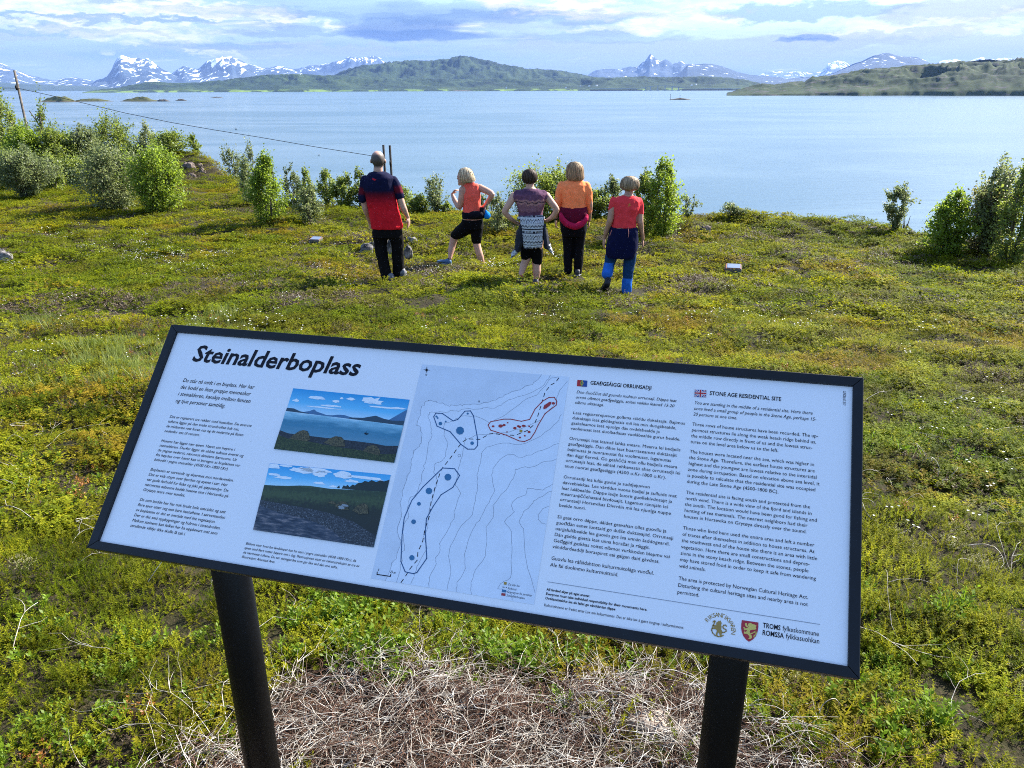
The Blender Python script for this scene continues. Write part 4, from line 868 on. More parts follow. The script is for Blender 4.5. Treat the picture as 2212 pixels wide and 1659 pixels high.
def hair(parent, C, prof, face, dc, colr, seed, n=900, front_z=.35, dy=0, sk=.9, wind=None, front=1.15, wd=.009, colvar=.35):
    """C = head centre; prof = [(z, half width)] top to bottom; strands lie over it"""
    r = np.random.default_rng(seed); prof = np.array(prof); zt, zb = prof[0, 0], prof[-1, 0]
    R_at = lambda z: np.interp(-z, -prof[:, 0], prof[:, 1]); V = []; Fq = []; Cc = []
    f = np.array([math.sin(face), math.cos(face)]); L = []
    # under-layer
    zs = np.linspace(zt, zb, 14); nn = 26; capV = []
    for z in zs:
        for k in range(nn):
            w = 2*math.pi*k/nn; dx_, dy_ = math.cos(w), math.sin(w); fr__ = dx_*f[0]+dy_*f[1]; R = R_at(z)*.91
            if fr__ > .45 and z < C[2]+front_z: R *= .45
            capV.append((C[0]+dx_*R, C[1]+dc+dy_*R*1.08, z))
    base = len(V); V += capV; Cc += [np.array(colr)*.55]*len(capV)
    Fq += [(base+i*nn+k, base+i*nn+(k+1) % nn, base+(i+1)*nn+(k+1) % nn, base+(i+1)*nn+k) for i in range(13) for k in range(nn)]
    capF = [tuple(base+k for k in range(nn))]
    for q in range(n):
        w = r.uniform(0, 2*math.pi); dx_, dy_ = math.cos(w), math.sin(w); fr__ = dx_*f[0]+dy_*f[1]
        z0 = zt-(zt-zb)*r.uniform(0, .55)*r.uniform(0, 1); z1 = zb+(zt-zb)*abs(r.normal())*.07
        if fr__ > .5: z1 = max(z1, C[2]+front_z*.8)
        if z1 > z0: continue
        jit_ = r.normal()*.05; w2 = r.normal()*.12; k0 = len(V); col_ = np.array(colr)*(1.2+colvar*2.3*r.uniform(-1, .8)); m = 7; lift = r.uniform(-.02, .09)
        for i in range(m):
            tq = i/(m-1); z = z0+(z1-z0)*tq; ww = w+w2*tq; R = R_at(z)*(1+jit_+lift*tq)+.002; cx_, cy_ = math.cos(ww), math.sin(ww)
            p = np.array([C[0]+cx_*R, C[1]+dc+cy_*R*1.08, z])
            if wind is not None: p = p+np.array(wind)*tq**2*r.uniform(.3, 1)
            s2 = np.array([-cy_, cx_, 0])*wd*(1-.7*tq)*.5; V.append(tuple(p-s2)); V.append(tuple(p+s2)); Cc += [col_, col_]
        Fq += [(k0+2*i, k0+2*i+1, k0+2*i+3, k0+2*i+2) for i in range(m-1)]
    me = bpy.data.meshes.new('hair'); me.from_pydata([tuple(map(float, p)) for p in V], [], Fq+capF); me.update()
    a = me.color_attributes.new('Col', 'FLOAT_COLOR', 'POINT'); a.data.foreach_set('color', np.c_[np.array(Cc), np.ones(len(V))].astype(np.float32).ravel())
    me.materials.append(M['hair']); me.polygons.foreach_set('use_smooth', np.ones(len(me.polygons), bool)); return ob('hair', me, parent)
def shoe(parent, heel, toe, up, s, colr, solec, lab=None):
    """running shoe between heel and toe points on the sole line; up = direction out of the sole"""
    heel = np.array(heel, float); toe = np.array(toe, float); d = toe-heel; L = np.linalg.norm(d); d /= L; up = np.array(up, float); up -= d*(up@d); up /= np.linalg.norm(up); sd = np.cross(d, up)
    prof = [(0, .026, .055), (.04, .034, .075), (.18, .037, .085), (.33, .036, .075), (.5, .041, .055), (.68, .048, .046), (.85, .044, .036), (.96, .030, .026), (1, .012, .016)]
    def build(zlo, zf, k):
        V = []; n = 14
        for t_, w_, h_ in prof:
            for j in range(n):
                a = 2*math.pi*j/n; c_, s_ = math.cos(a), math.sin(a); hh = zf(h_)
                V.append(heel+d*t_*L+sd*w_*s*k*np.sign(c_)*abs(c_)**.7+up*(zlo+(hh-zlo)*(.5+.5*np.sign(s_)*abs(s_)**.7)))
        m = len(prof); Fc = [(i*n+j, i*n+(j+1) % n, (i+1)*n+(j+1) % n, (i+1)*n+j) for i in range(m-1) for j in range(n)]+[tuple(range(n-1, -1, -1)), tuple((m-1)*n+j for j in range(n))]
        return V, Fc
    V, Fc = build(.012*s, lambda h: h*s+.014*s, 1.0); me = mk_c('shoe', V, Fc, colr, M['shoe']); o = ob('shoe', me, parent)
    V, Fc = build(-.006*s, lambda h: .018*s, 1.06); ob('sole', mk_c('sole', V, Fc, solec, M['shoe']), o); return o
def mk_c(name, V, Fc, colr, m, smooth=True):
    me = bpy.data.meshes.new(name); me.from_pydata([tuple(map(float, p)) for p in V], [], Fc); me.update()
    n = len(V); C = np.broadcast_to(np.array(colr, float), (n, 3)); a = me.color_attributes.new('Col', 'FLOAT_COLOR', 'POINT')
    a.data.foreach_set('color', np.c_[C, np.ones(n)].astype(np.float32).ravel()); me.materials.append(m)
    if smooth: me.polygons.foreach_set('use_smooth', np.ones(len(me.polygons), bool))
    return me
PEOPLE = []
class Fig:
    def __init__(s, z, feet, label):
        """feet: zoom position where the supporting foot meets the heath"""
        s.z = z; D = z(*feet); g_ = on_ground(*D); s.Y = g_[1]; s.root = g_; s.k = 2.6754 if z is z4 else 2.7646
        s.o = thing('person', label, 'person', tuple(g_))
        s.dep = (g_+np.array([0, 0, .9])-CAM)@FWD; s.m = s.dep/F/(s.k*1.8228)
        PEOPLE.append(g_)
    def p(s, x, y, dy=0.0): D = s.z(x, y); return at_y(D[0], D[1], s.Y+dy)-s.root
    def ring(s, x0, x1, y, depth, dy=0.0):
        a, b = s.p(x0, y, dy), s.p(x1, y, dy); return ((a+b)/2, abs(b[0]-a[0])/2, depth)
def hsm(a, lo, hi): q = np.clip((a-lo)/(hi-lo), 0, 1); return (q*q*(3-2*q))[:, None]
DN = np.array([0, 0, -1.])

# --- the man in the red and navy T-shirt
f = Fig(z4, (520, 1452), 'bald man seen from behind in navy to red T-shirt and black trousers'); k = f.m; P = f.p
HC = P(371, 188, .02); rx, rz = 70*k, 92*k
bp = []; head_parts(HC, rx, rz, 0, P(371, 335, 0), 44*k, bp)
bp.append(rings([f.ring(330, 412, 315, .06), f.ring(270, 500, 370, .08), f.ring(245, 520, 450, .11), f.ring(270, 545, 600, .13, ), f.ring(290, 600, 800, .14), f.ring(320, 605, 930, .13)]))
LA = [P(240, 405), P(215, 560, .02), P(238, 700, .03), P(272, 800, .12), P(285, 845, .16)]; RA = [P(528, 408), P(592, 560, -.02), P(638, 690, -.03), P(682, 790, .02)]
bp += [limb(LA, np.array([42, 38, 34, 25, 21])*k), limb(RA, np.array([42, 38, 34, 22])*k)]
bp += hand(P(285, 845, .16), (.12, .3, -1), (.2, .3, .3), 1, .95, .6) + hand(P(688, 790, .02), (.05, .05, -1), (-1, .3, 0), -1, 1.05, .35)
bp += [limb([P(400, 950), P(405, 1120, .03), P(455, 1420, -.01)], [.075, .048, .040]), limb([P(545, 950), P(570, 1120, .04), P(588, 1370, .08)], [.075, .048, .040])]
hc = head_col(HC, rx, rz, 0)
def colfn(V, N):
    c = np.tile(SK*.95, (len(V), 1)); d = V-HC
    side = (d[:, 2] > -rz*.95) & (d[:, 2] < rz*.98) & (d[:, 1] < rx*.55)
    w = (hsm(d[:, 2], rz*.86, rz*.50)*hsm(-d[:, 2], rz*.90, rz*.55))*side[:, None]*(np.abs(d[:, 0]) < rx*1.02)[:, None]
    c = c*(1-w)+np.array([.085, .066, .055])*w; t_ = hsm(d[:, 2], rz*.55, rz*.9)*(np.linalg.norm(d, axis=1) < rx*2)[:, None]; c = c*(1-t_*.6)+np.array([.50, .29, .23])*t_*.6
    return hc(V, N, c)
solid('body', bp, .0075, f.o, M['skin'], colfn, 3)
zt0, zt1, zt2 = P(370, 490)[2], P(370, 545)[2], P(370, 690)[2]
def tshirt(V, N):
    w = hsm(-V[:, 2], -zt0, -zt1); c = np.array([.007, .008, .035])*(1-w)+np.array([.10, .006, .018])*w
    w = hsm(-V[:, 2], -zt1-.04, -zt2); c = c*(1-w)+np.array([.62, .012, .022])*w
    n = hashn(np.floor(V[:, 0]*90), np.floor(V[:, 2]*90), 0, 3)[:, None]; c = c*(.85+.3*n)
    lg = (np.hypot((V[:, 0]-P(342, 377)[0])/.042, (V[:, 2]-P(342, 377)[2])/.014+np.sin((V[:, 0]-P(342, 377)[0])*90)*.5) < .8) & (N[:, 1] < -.2); c[lg] = (.55, .02, .03)
    return c
sh_ = [rings([f.ring(333, 410, 308, .075, .01), f.ring(270, 480, 330, .11), f.ring(218, 540, 375, .145), f.ring(212, 552, 460, .165), f.ring(252, 562, 600, .165), f.ring(272, 585, 700, .165), f.ring(288, 612, 800, .17), f.ring(300, 628, 880, .175), f.ring(304, 622, 908, .165)])]
solid('shirt', sh_, .010, f.o, M['cloth'], tshirt, 4, .020, (6, 6, 3.2), 3)
def slv(V, N):
    za_, zb_, zc2 = P(0, 440)[2], P(0, 480)[2], P(0, 530)[2]; z = V[:, 2]-(V[:, 0] < 0)*(-.02)
    w = hsm(-z, -za_, -zb_)*hsm(z, zc2-.02, zc2+.02); return np.array([.007, .008, .035])*(1-w)+np.array([.12, .008, .02])*w
for jn in ([P(238, 395), P(222, 470), P(212, 560), P(208, 598)], [P(530, 400), P(565, 470, -.01), P(592, 545, -.02), P(600, 578, -.02)]):
    solid('sleeve', [limb(jn, np.array([52, 50, 47, 46])*k, 18)], .010, f.o, M['cloth'], slv, 4, .007, (9, 9, 6), 5)
solid('collar', [tube([P(371, 322, .0)+DN*.012, P(371, 306, .012)], [54*k, 50*k], 20)], .008, f.o, M['cloth'], lambda V, N: (.006, .007, .03), 2)
tr = [rings([f.ring(316, 612, 885, .14), f.ring(308, 622, 940, .145), f.ring(314, 624, 1000, .14)]), limb([P(392, 960), P(400, 1100, .03), P(432, 1290, 0), P(462, 1432, -.02)], np.array([84, 68, 60, 58])*k, 18), limb([P(545, 960), P(578, 1100, .04), P(582, 1260, .06), P(588, 1378, .08)], np.array([82, 66, 63, 62])*k, 18)]
solid('trousers', tr, .010, f.o, M['cloth'], lambda V, N: np.array([.006, .005, .0055])*(.8+.6*hashn(np.floor(V[:, 0]*60), np.floor(V[:, 2]*14), 0, 2)[:, None]), 4, .012, (9, 9, 5), 9)
shoe(f.o, P(503, 1462, -.10), P(522, 1450, .17), (0, 0, 1), 1.15, (.16, .16, .18), (.05, .05, .05)); shoe(f.o, P(628, 1412, .0), P(640, 1398, .28), (0, 0, 1), 1.15, (.16, .16, .18), (.05, .05, .05))

run_jobs()
# --- woman in coral tank top with waist pack
f = Fig(z4, (1120, 1300), 'blonde woman in coral sleeveless top and black shorts with a waist pack, one hand raised'); k = f.m; P = f.p
HC = P(1272, 368, .0); rx, rz = 60*k, 84*k; face = rad(-62)
bp = []; head_parts(HC, rx, rz, face, P(1335, 462, -.02), 36*k, bp)
bp.append(rings([f.ring(1300, 1368, 425, .06, -.02), f.ring(1262, 1445, 470, .09), f.ring(1262, 1452, 560, .11), f.ring(1275, 1450, 660, .11), f.ring(1262, 1462, 760, .12), f.ring(1262, 1472, 850, .125), f.ring(1280, 1470, 900, .11)]))
LA = [P(1262, 500, -.02), P(1252, 590, -.03), P(1228, 682, .0), P(1180, 615, .10), P(1152, 548, .17)]; RA = [P(1440, 478), P(1510, 510, -.05), P(1572, 548, -.09), P(1530, 625, -.03), P(1492, 672, .04)]
bp += [limb(LA, np.array([40, 37, 33, 26, 18])*k), limb(RA, np.array([38, 35, 30, 25, 18])*k)]
bp += hand(P(1152, 548, .17), (.55, -.1, .75), (.5, -.3, -.6), 1, .92, .75) + hand(P(1492, 672, .04), (-.55, .5, -.7), (-.3, -.9, -.3), -1, .9, .5)
bp += [limb([P(1325, 880), P(1185, 985, .12), P(1150, 1100, .10), P(1128, 1225, .0)], np.array([66, 46, 38, 22])*k), limb([P(1408, 880), P(1405, 1050, .02), P(1440, 1180, -.04), P(1484, 1315, -.05)], np.array([66, 42, 38, 20])*k)]
hc2 = head_col(HC, rx, rz, face); Hk = HC.copy()
solid('body', bp, .0075, f.o, M['skin'], lambda V, N: hc2(V, N, np.tile(SK*[.93, .88, .86], (len(V), 1))), 3)
solid('tank_top', [rings([f.ring(1290, 1385, 425, .062, -.02), f.ring(1268, 1438, 455, .095), f.ring(1282, 1440, 500, .118), f.ring(1268, 1450, 560, .135), f.ring(1272, 1452, 660, .13), f.ring(1262, 1458, 740, .135), f.ring(1258, 1462, 800, .135)])], .009, f.o, M['cloth'], lambda V, N: np.tile([.88, .125, .085], (len(V), 1)), 4, .017, (8, 8, 4), 12)
so_ = [rings([f.ring(1250, 1475, 810, .135), f.ring(1248, 1480, 850, .145), f.ring(1258, 1478, 910, .14)]), limb([P(1325, 880), P(1245, 940, .06), P(1180, 985, .12), ], np.array([84, 70, 53])*k, 16), limb([P(1408, 880), P(1408, 960), P(1408, 1040, .02)], np.array([76, 64, 54])*k, 16)]
solid('shorts', so_, .009, f.o, M['cloth'], lambda V, N: np.tile([.004, .004, .0045], (len(V), 1)), 4, .006, (9, 9, 7), 14)
wp = [rings([f.ring(1256, 1488, 730, .15), f.ring(1254, 1492, 765, .155), f.ring(1256, 1490, 800, .15)]), ellipsoid(P(1400, 765, -.14), (78*k, .05, 42*k)), ellipsoid(P(1468, 745, -.05), (34*k, .07, 60*k))]
pk = solid('waist_pack', wp, .009, f.o, M['cloth'], lambda V, N: np.tile([.006, .006, .012], (len(V), 1)), 3)
solid('blue_pouch', [ellipsoid(P(1517, 772, -.05), (38*k, 36*k, 42*k)), ellipsoid(P(1508, 735, -.05), (14*k, 14*k, 20*k))], .007, f.o, M['cloth'], lambda V, N: np.tile([.01, .25, .75], (len(V), 1)), 2, .004, (14, 14, 9), 2)
hp = [(P(0, 268)[2], 5*k), (P(0, 276)[2], 42*k), (P(0, 300)[2], 62*k), (P(0, 335)[2], 72*k), (P(0, 370)[2], 74*k), (P(0, 400)[2], 72*k), (P(0, 425)[2], 60*k)]
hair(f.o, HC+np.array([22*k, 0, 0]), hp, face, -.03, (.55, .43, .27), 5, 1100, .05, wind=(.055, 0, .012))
solid('sock', [limb([P(1122, 1235, 0), P(1116, 1268, .01)], np.array([25, 27])*k)], .006, f.o, M['cloth'], lambda V, N: np.tile([.02, .02, .03], (len(V), 1)), 2)
shoe(f.o, P(1138, 1292, -.03), P(992, 1268, .10), (0, 0, 1), 1.0, (.07, .15, .30), (.30, .33, .36)); shoe(f.o, P(1478, 1345, -.12), P(1500, 1335, .12), (0, 0, 1), .95, (.02, .025, .04), (.1, .1, .1))

run_jobs()
# --- woman in purple knitted top
f = Fig(z5, (445, 1440), 'short haired woman in purple knitted top, hands on hips, patterned jacket tied round waist'); k = f.m; P = f.p
HC = P(374, 278, .02); rx, rz = 62*k, 84*k
bp = []; head_parts(HC, rx, rz, 0, P(380, 400, 0), 42*k, bp)
bp.append(rings([f.ring(335, 425, 380, .06), f.ring(215, 545, 450, .10), f.ring(225, 540, 550, .12), f.ring(258, 515, 650, .115), f.ring(270, 510, 750, .13), f.ring(285, 512, 900, .13)]))
LA = [P(205, 470), P(150, 565, -.04), P(102, 645, -.06), P(160, 715, -.02), P(222, 762, .05)]; RA = [P(555, 470), P(615, 550, -.04), P(668, 622, -.06), P(625, 700, -.02), P(560, 745, .05)]
bp += [limb(LA, np.array([42, 38, 32, 27, 20])*k), limb(RA, np.array([42, 38, 32, 27, 20])*k)]
bp += hand(P(222, 762, .05), (.75, .3, -.35), (.1, .5, -.9), 1, .9, .5) + hand(P(560, 745, .05), (-.75, -.15, .1), (-.1, -.5, -.9), -1, .9, .35)
bp += [limb([P(340, 960), P(345, 1130, .04), P(310, 1230, .0), P(272, 1352, -.10)], np.array([72, 50, 42, 22])*k), limb([P(455, 960), P(450, 1180, .03), P(452, 1290, 0), P(440, 1420, 0)], np.array([72, 52, 46, 26])*k)]
hc3 = head_col(HC, rx, rz, 0)
solid('body', bp, .0075, f.o, M['skin'], lambda V, N: hc3(V, N, np.tile(SK*[1.0, .96, .95], (len(V), 1))), 3)
z0_ = P(0, 400)[2]
def knit(V, N):
    t_ = (z0_-V[:, 2])/k; wob = 6*np.sin(V[:, 0]*70)+8*(fbm2(V[:, 0]*25, V[:, 2]*12, 2, 3)-.5)*4
    c = np.tile([.15, .062, .105], (len(V), 1)); u_ = t_+wob
    bands = [(0, 50, (.10, .045, .085)), (105, 122, (.36, .17, .16)), (122, 133, (.06, .035, .055)), (133, 150, (.42, .21, .20)), (150, 225, (.24, .11, .14)), (225, 300, (.13, .055, .09))]
    for a, b, q in bands: c[(u_ > a) & (u_ < b)] = q
    return c*(.62+.76*fbm2(V[:, 0]*45, V[:, 2]*75, 3, 8)[:, None])
kt = [rings([f.ring(325, 430, 388, .07), f.ring(265, 500, 412, .10), f.ring(205, 560, 455, .13), f.ring(215, 550, 520, .145), f.ring(232, 535, 580, .14), f.ring(252, 518, 650, .135), f.ring(250, 522, 720, .145)]), limb([P(245, 450), P(205, 500, -.01)], np.array([46, 44])*k, 16), limb([P(515, 450), P(562, 495, -.01)], np.array([46, 44])*k, 16)]
solid('knitted_top', kt, .009, f.o, M['cloth'], knit, 4, .006, (14, 14, 10), 21)
zj = P(0, 690)[2]
def nordic(V, N):
    t_ = (zj-V[:, 2])/k; x = V[:, 0]/k; c = np.tile([.52, .54, .58], (len(V), 1)); dk = np.array([.012, .013, .018])
    zig = lambda per, a: a*2*np.abs(((x/per) % 1)-.5)
    per = 168.; u_ = t_ % per
    for a, w_, p_, am in ((14, 5, 28, 22), (78, 6, 34, 18)):
        m = np.abs(u_-a-zig(p_, am)) < w_; c[m] = dk
    c[(u_ > 112) & (u_ < 122)] = dk; c[(u_ > 136) & (u_ < 154) & (((x/15) % 1) < .62)] = dk; m = (u_ > 154) & (u_ < 162); c[m] = (.03, .035, .07)
    m = (u_ > 40) & (u_ < 62) & (((x/9) % 1) < .4); c[m] = (.14, .15, .17); return c
def panel_cloth(name, L, R_, th, colfn, fold=.008, seed=1, vox=.008, par=None):
    """hanging cloth between two edges (lists of points), with thickness and folds"""
    n = len(L); m = 9; V = []; 
    for s_ in (-1, 1):
        for i in range(n):
            for j in range(m):
                q = j/(m-1); p = L[i]*(1-q)+R_[i]*q; bulge = -math.sin(math.pi*q)*.05+math.sin(q*17+i*.4)*.007
                V.append(p+np.array([0, bulge+s_*th, 0]))
    Fc = []; o_ = n*m
    for i in range(n-1):
        for j in range(m-1):
            a = i*m+j; Fc.append((a, a+1, a+m+1, a+m)); Fc.append((o_+a, o_+a+m, o_+a+m+1, o_+a+1))
    for j in range(m-1): Fc.append((j, o_+j, o_+j+1, j+1)); a = (n-1)*m+j; Fc.append((a, a+1, o_+a+1, o_+a))
    for i in range(n-1): a = i*m; Fc.append((a, a+m, o_+a+m, o_+a)); a = i*m+m-1; Fc.append((a, o_+a, o_+a+m, a+m))
    solid(name, [(V, Fc)], vox, par, M['cloth'], colfn, 2, fold, (10, 10, 4), seed)
panel_cloth('patterned_jacket', [P(266, 690, -.13), P(272, 780, -.17), P(290, 880, -.18), P(300, 960, -.18), P(308, 1048, -.17)], [P(520, 678, -.13), P(530, 760, -.17), P(518, 870, -.18), P(515, 960, -.18), P(512, 1034, -.17)], .012, nordic, .006, 4, .008, f.o)
dk_ = lambda V, N: np.tile([.026, .030, .045], (len(V), 1))
panel_cloth('jacket_lining', [P(262, 770, -.10), P(222, 880, -.10), P(212, 980, -.09), P(205, 1070, -.08)], [P(292, 770, -.14), P(300, 880, -.16), P(308, 980, -.15), P(262, 1085, -.11)], .012, dk_, .006, 6, .009, f.o)
panel_cloth('jacket_lining', [P(515, 770, -.14), P(518, 870, -.16), P(520, 970, -.15), P(528, 1045, -.13)], [P(560, 775, -.08), P(575, 880, -.09), P(592, 970, -.09), P(606, 1060, -.08)], .012, dk_, .006, 7, .009, f.o)
panel_cloth('jacket_sleeve', [P(205, 1055, -.08), P(178, 1090, -.08), P(160, 1150, -.07)], [P(262, 1060, -.09), P(240, 1105, -.09), P(178, 1150, -.08)], .012, nordic, .004, 8, .008, f.o)
panel_cloth('jacket_sleeve', [P(545, 1030, -.10), P(580, 1070, -.09), P(628, 1112, -.08)], [P(600, 980, -.09), P(618, 1040, -.08), P(637, 1110, -.07)], .012, nordic, .004, 9, .008, f.o)
sw_ = [limb([P(262, 715, -.12), P(255, 720, 0), P(300, 725, .15), P(390, 730, .17), P(480, 725, .15), P(522, 715, 0), P(518, 710, -.12)], np.array([20]*7)*k, 12)]
solid('jacket_waist_knot', sw_, .008, f.o, M['cloth'], nordic, 2)
so_ = [rings([f.ring(272, 520, 760, .13), f.ring(272, 522, 900, .14), f.ring(280, 520, 1000, .135)]), limb([P(340, 950), P(338, 1060, .02), P(335, 1145, .04)], np.array([72, 66, 56])*k, 16), limb([P(455, 950), P(456, 1080, .02), P(456, 1190, .02)], np.array([72, 66, 58])*k, 16)]
solid('shorts', so_, .009, f.o, M['cloth'], lambda V, N: np.tile([.004, .004, .0045], (len(V), 1)), 4, .009, (9, 9, 6), 24)
hp = [(P(0, 183)[2], 5*k), (P(0, 190)[2], 42*k), (P(0, 215)[2], 66*k), (P(0, 250)[2], 75*k), (P(0, 290)[2], 74*k), (P(0, 318)[2], 66*k), (P(0, 340)[2], 46*k)]
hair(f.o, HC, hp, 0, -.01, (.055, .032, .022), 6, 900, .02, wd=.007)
shoe(f.o, P(278, 1338, -.16), P(262, 1440, .02), (0, -.95, .45), .98, (.05, .06, .10), (.50, .12, .06)); shoe(f.o, P(440, 1452, -.07), P(440, 1436, .18), (0, 0, 1), .98, (.05, .06, .10), (.1, .05, .05))

run_jobs()
# --- woman in orange long-sleeved shirt
f = Fig(z5, (890, 1335), 'woman with shoulder length blonde hair in orange long sleeved shirt and maroon fleece round waist'); k = f.m; P = f.p
HC = P(858, 212, .03); rx, rz = 66*k, 88*k
bp = []; head_parts(HC, rx, rz, 0, P(858, 330, 0), 40*k, bp)
bp.append(rings([f.ring(815, 900, 300, .06), f.ring(725, 985, 355, .09), f.ring(740, 970, 480, .11), f.ring(730, 975, 600, .12), f.ring(715, 995, 740, .13), f.ring(720, 990, 800, .12)]))
LA = [P(722, 360), P(690, 470, -.02), P(672, 560, -.02), P(668, 640, .02), P(662, 722, .08)]; RA = [P(992, 360), P(1018, 470, -.02), P(1030, 560, -.02), P(1028, 650, .02), P(1022, 738, .08)]
bp += [limb(LA, np.array([36, 34, 31, 27, 20])*k), limb(RA, np.array([36, 34, 31, 27, 20])*k)]
bp += hand(P(661, 730, .09), (-.02, .12, -1), (1, .2, 0), -1, .92, .45) + hand(P(1022, 742, .09), (-.02, .12, -1), (-1, .2, 0), 1, .92, .45)
bp += [limb([P(790, 850), P(792, 1050), P(792, 1280, 0)], [.07, .045, .035]), limb([P(920, 850), P(912, 1050), P(900, 1300, 0)], [.07, .045, .035])]
hc4 = head_col(HC, rx, rz, 0)
solid('body', bp, .0075, f.o, M['skin'], lambda V, N: hc4(V, N, np.tile(SK*[.9, .85, .82], (len(V), 1))), 3)
ORN = lambda V, N: np.tile([1.0, .28, .10], (len(V), 1))
solid('shirt', [rings([f.ring(806, 915, 298, .075), f.ring(745, 970, 318, .095), f.ring(708, 1005, 355, .12), f.ring(716, 1000, 430, .14), f.ring(728, 982, 520, .14), f.ring(722, 985, 590, .14), f.ring(716, 992, 615, .145)]),
   limb([P(728, 355), P(698, 440, -.01), P(682, 530, -.02), P(675, 598, .0), P(680, 625, .01)], np.array([42, 41, 38, 34, 33])*k, 16), limb([P(985, 355), P(1012, 440, -.01), P(1022, 540, -.02), P(1026, 640, .01)], np.array([42, 41, 37, 31])*k, 16)], .009, f.o, M['cloth'], ORN, 4, .017, (8, 8, 5), 31)
MAR = lambda V, N: np.tile([.115, .007, .028], (len(V), 1)); PNK = lambda V, N: np.tile([.40, .012, .062], (len(V), 1))
solid('maroon_fleece', [rings([f.ring(708, 1000, 590, .15), f.ring(700, 1008, 640, .165), f.ring(698, 1008, 700, .17), f.ring(715, 998, 745, .165), f.ring(760, 960, 790, .155)])], .009, f.o, M['cloth'], MAR, 4, .006, (9, 9, 6), 33)
solid('fleece_sleeve', [limb([P(712, 670, -.13), P(735, 735, -.18), P(790, 785, -.2), P(868, 808, -.2), P(935, 785, -.2), P(985, 735, -.18), P(1000, 690, -.13)], np.array([22, 30, 33, 36, 34, 28, 20])*k, 14)], .009, f.o, M['cloth'], PNK, 4, .008, (12, 12, 8), 35)
tr = [rings([f.ring(702, 1000, 750, .145), f.ring(708, 998, 850, .145), f.ring(728, 980, 910, .13)]), limb([P(790, 870), P(790, 1050, .02), P(792, 1290, 0)], np.array([70, 55, 46])*k, 16), limb([P(920, 870), P(912, 1050, .0), P(900, 1300, -.0)], np.array([70, 56, 47])*k, 16)]
solid('trousers', tr, .010, f.o, M['cloth'], lambda V, N: np.tile([.006, .006, .009], (len(V), 1)), 4, .009, (9, 9, 5), 37)
solid('bracelet', [tube([P(662, 712, .075), P(662, 728, .08)], [24*k, 24*k], 14)], .006, f.o, M['shoe'], lambda V, N: np.tile([.01, .01, .012], (len(V), 1)), 1)
hp = [(P(0, 103)[2], 5*k), (P(0, 110)[2], 44*k), (P(0, 140)[2], 74*k), (P(0, 180)[2], 84*k), (P(0, 230)[2], 86*k), (P(0, 270)[2], 88*k), (P(0, 298)[2], 84*k), (P(0, 312)[2], 60*k)]
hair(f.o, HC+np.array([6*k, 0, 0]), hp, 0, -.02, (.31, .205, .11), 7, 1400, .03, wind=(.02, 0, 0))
shoe(f.o, P(892, 1345, -.12), P(905, 1330, .16), (0, 0, 1), 1.0, (.05, .05, .055), (.25, .25, .26)); shoe(f.o, P(790, 1310, -.05), P(780, 1300, .2), (0, 0, 1), 1.0, (.03, .03, .035), (.1, .1, .1))

run_jobs()
# --- woman in red T-shirt with blue trousers
f = Fig(z5, (1425, 1545), 'woman with short fair bob in red T-shirt, navy jacket round waist and blue trousers'); k = f.m; P = f.p
HC = P(1462, 352, .03); rx, rz = 72*k, 88*k
bp = []; head_parts(HC, rx, rz, rad(10), P(1450, 480, 0), 42*k, bp)
bp.append(rings([f.ring(1402, 1496, 455, .06), f.ring(1320, 1550, 535, .08), f.ring(1310, 1550, 620, .11), f.ring(1290, 1530, 750, .12), f.ring(1270, 1535, 880, .135), f.ring(1280, 1520, 960, .12)]))
LA = [P(1302, 545), P(1270, 640, -.01), P(1248, 745, -.02), P(1215, 850, .04), P(1192, 930, .10)]; RA = [P(1562, 545), P(1575, 650), P(1578, 760, -.03), P(1592, 860, .02), P(1606, 945, .06)]
bp += [limb(LA, np.array([40, 38, 34, 28, 20])*k), limb(RA, np.array([40, 38, 34, 27, 20])*k)]
bp += hand(P(1190, 938, .10), (-.1, .05, -1), (1, .2, 0), -1, .95, .4) + hand(P(1608, 950, .06), (.03, .05, -1), (-1, .2, 0), 1, .95, .4)
bp += [limb([P(1330, 1010), P(1262, 1140, .05), P(1222, 1350, -.04)], [.07, .045, .040]), limb([P(1465, 1000), P(1458, 1230, .01), P(1425, 1510)], [.07, .048, .040])]
hc5 = head_col(HC, rx, rz, rad(10))
solid('body', bp, .0075, f.o, M['skin'], lambda V, N: hc5(V, N, np.tile(SK*[.85, .78, .74], (len(V), 1))), 3)
gx_, gz2 = P(1443, 555)[0], P(1443, 555)[2]
def redt(V, N):
    c = np.tile([.78, .050, .060], (len(V), 1)); a = (V[:, 0]-gx_)/k; b = (V[:, 2]-gz2)/k
    m = (N[:, 1] < -.1) & (((np.abs(a-b*.5) < 5) & (np.abs(b) < 18)) | ((np.abs(b+a*.4) < 4) & (np.abs(a) < 15)) | ((np.abs(a+b) < 4) & (np.abs(a) < 13))); c[m] = (.55, .20, .05); return c
solid('shirt', [rings([f.ring(1392, 1506, 468, .075), f.ring(1318, 1562, 492, .10), f.ring(1278, 1590, 530, .125), f.ring(1288, 1578, 600, .145), f.ring(1292, 1545, 680, .14), f.ring(1280, 1532, 760, .14), f.ring(1272, 1535, 812, .145)]),
   limb([P(1300, 530), P(1280, 580), P(1272, 615)], np.array([44, 42, 40])*k, 16), limb([P(1562, 530), P(1574, 600), P(1578, 660)], np.array([44, 43, 42])*k, 16)], .009, f.o, M['cloth'], redt, 4, .016, (8, 8, 4.5), 41)
NAV = lambda V, N: np.tile([.004, .006, .038], (len(V), 1))
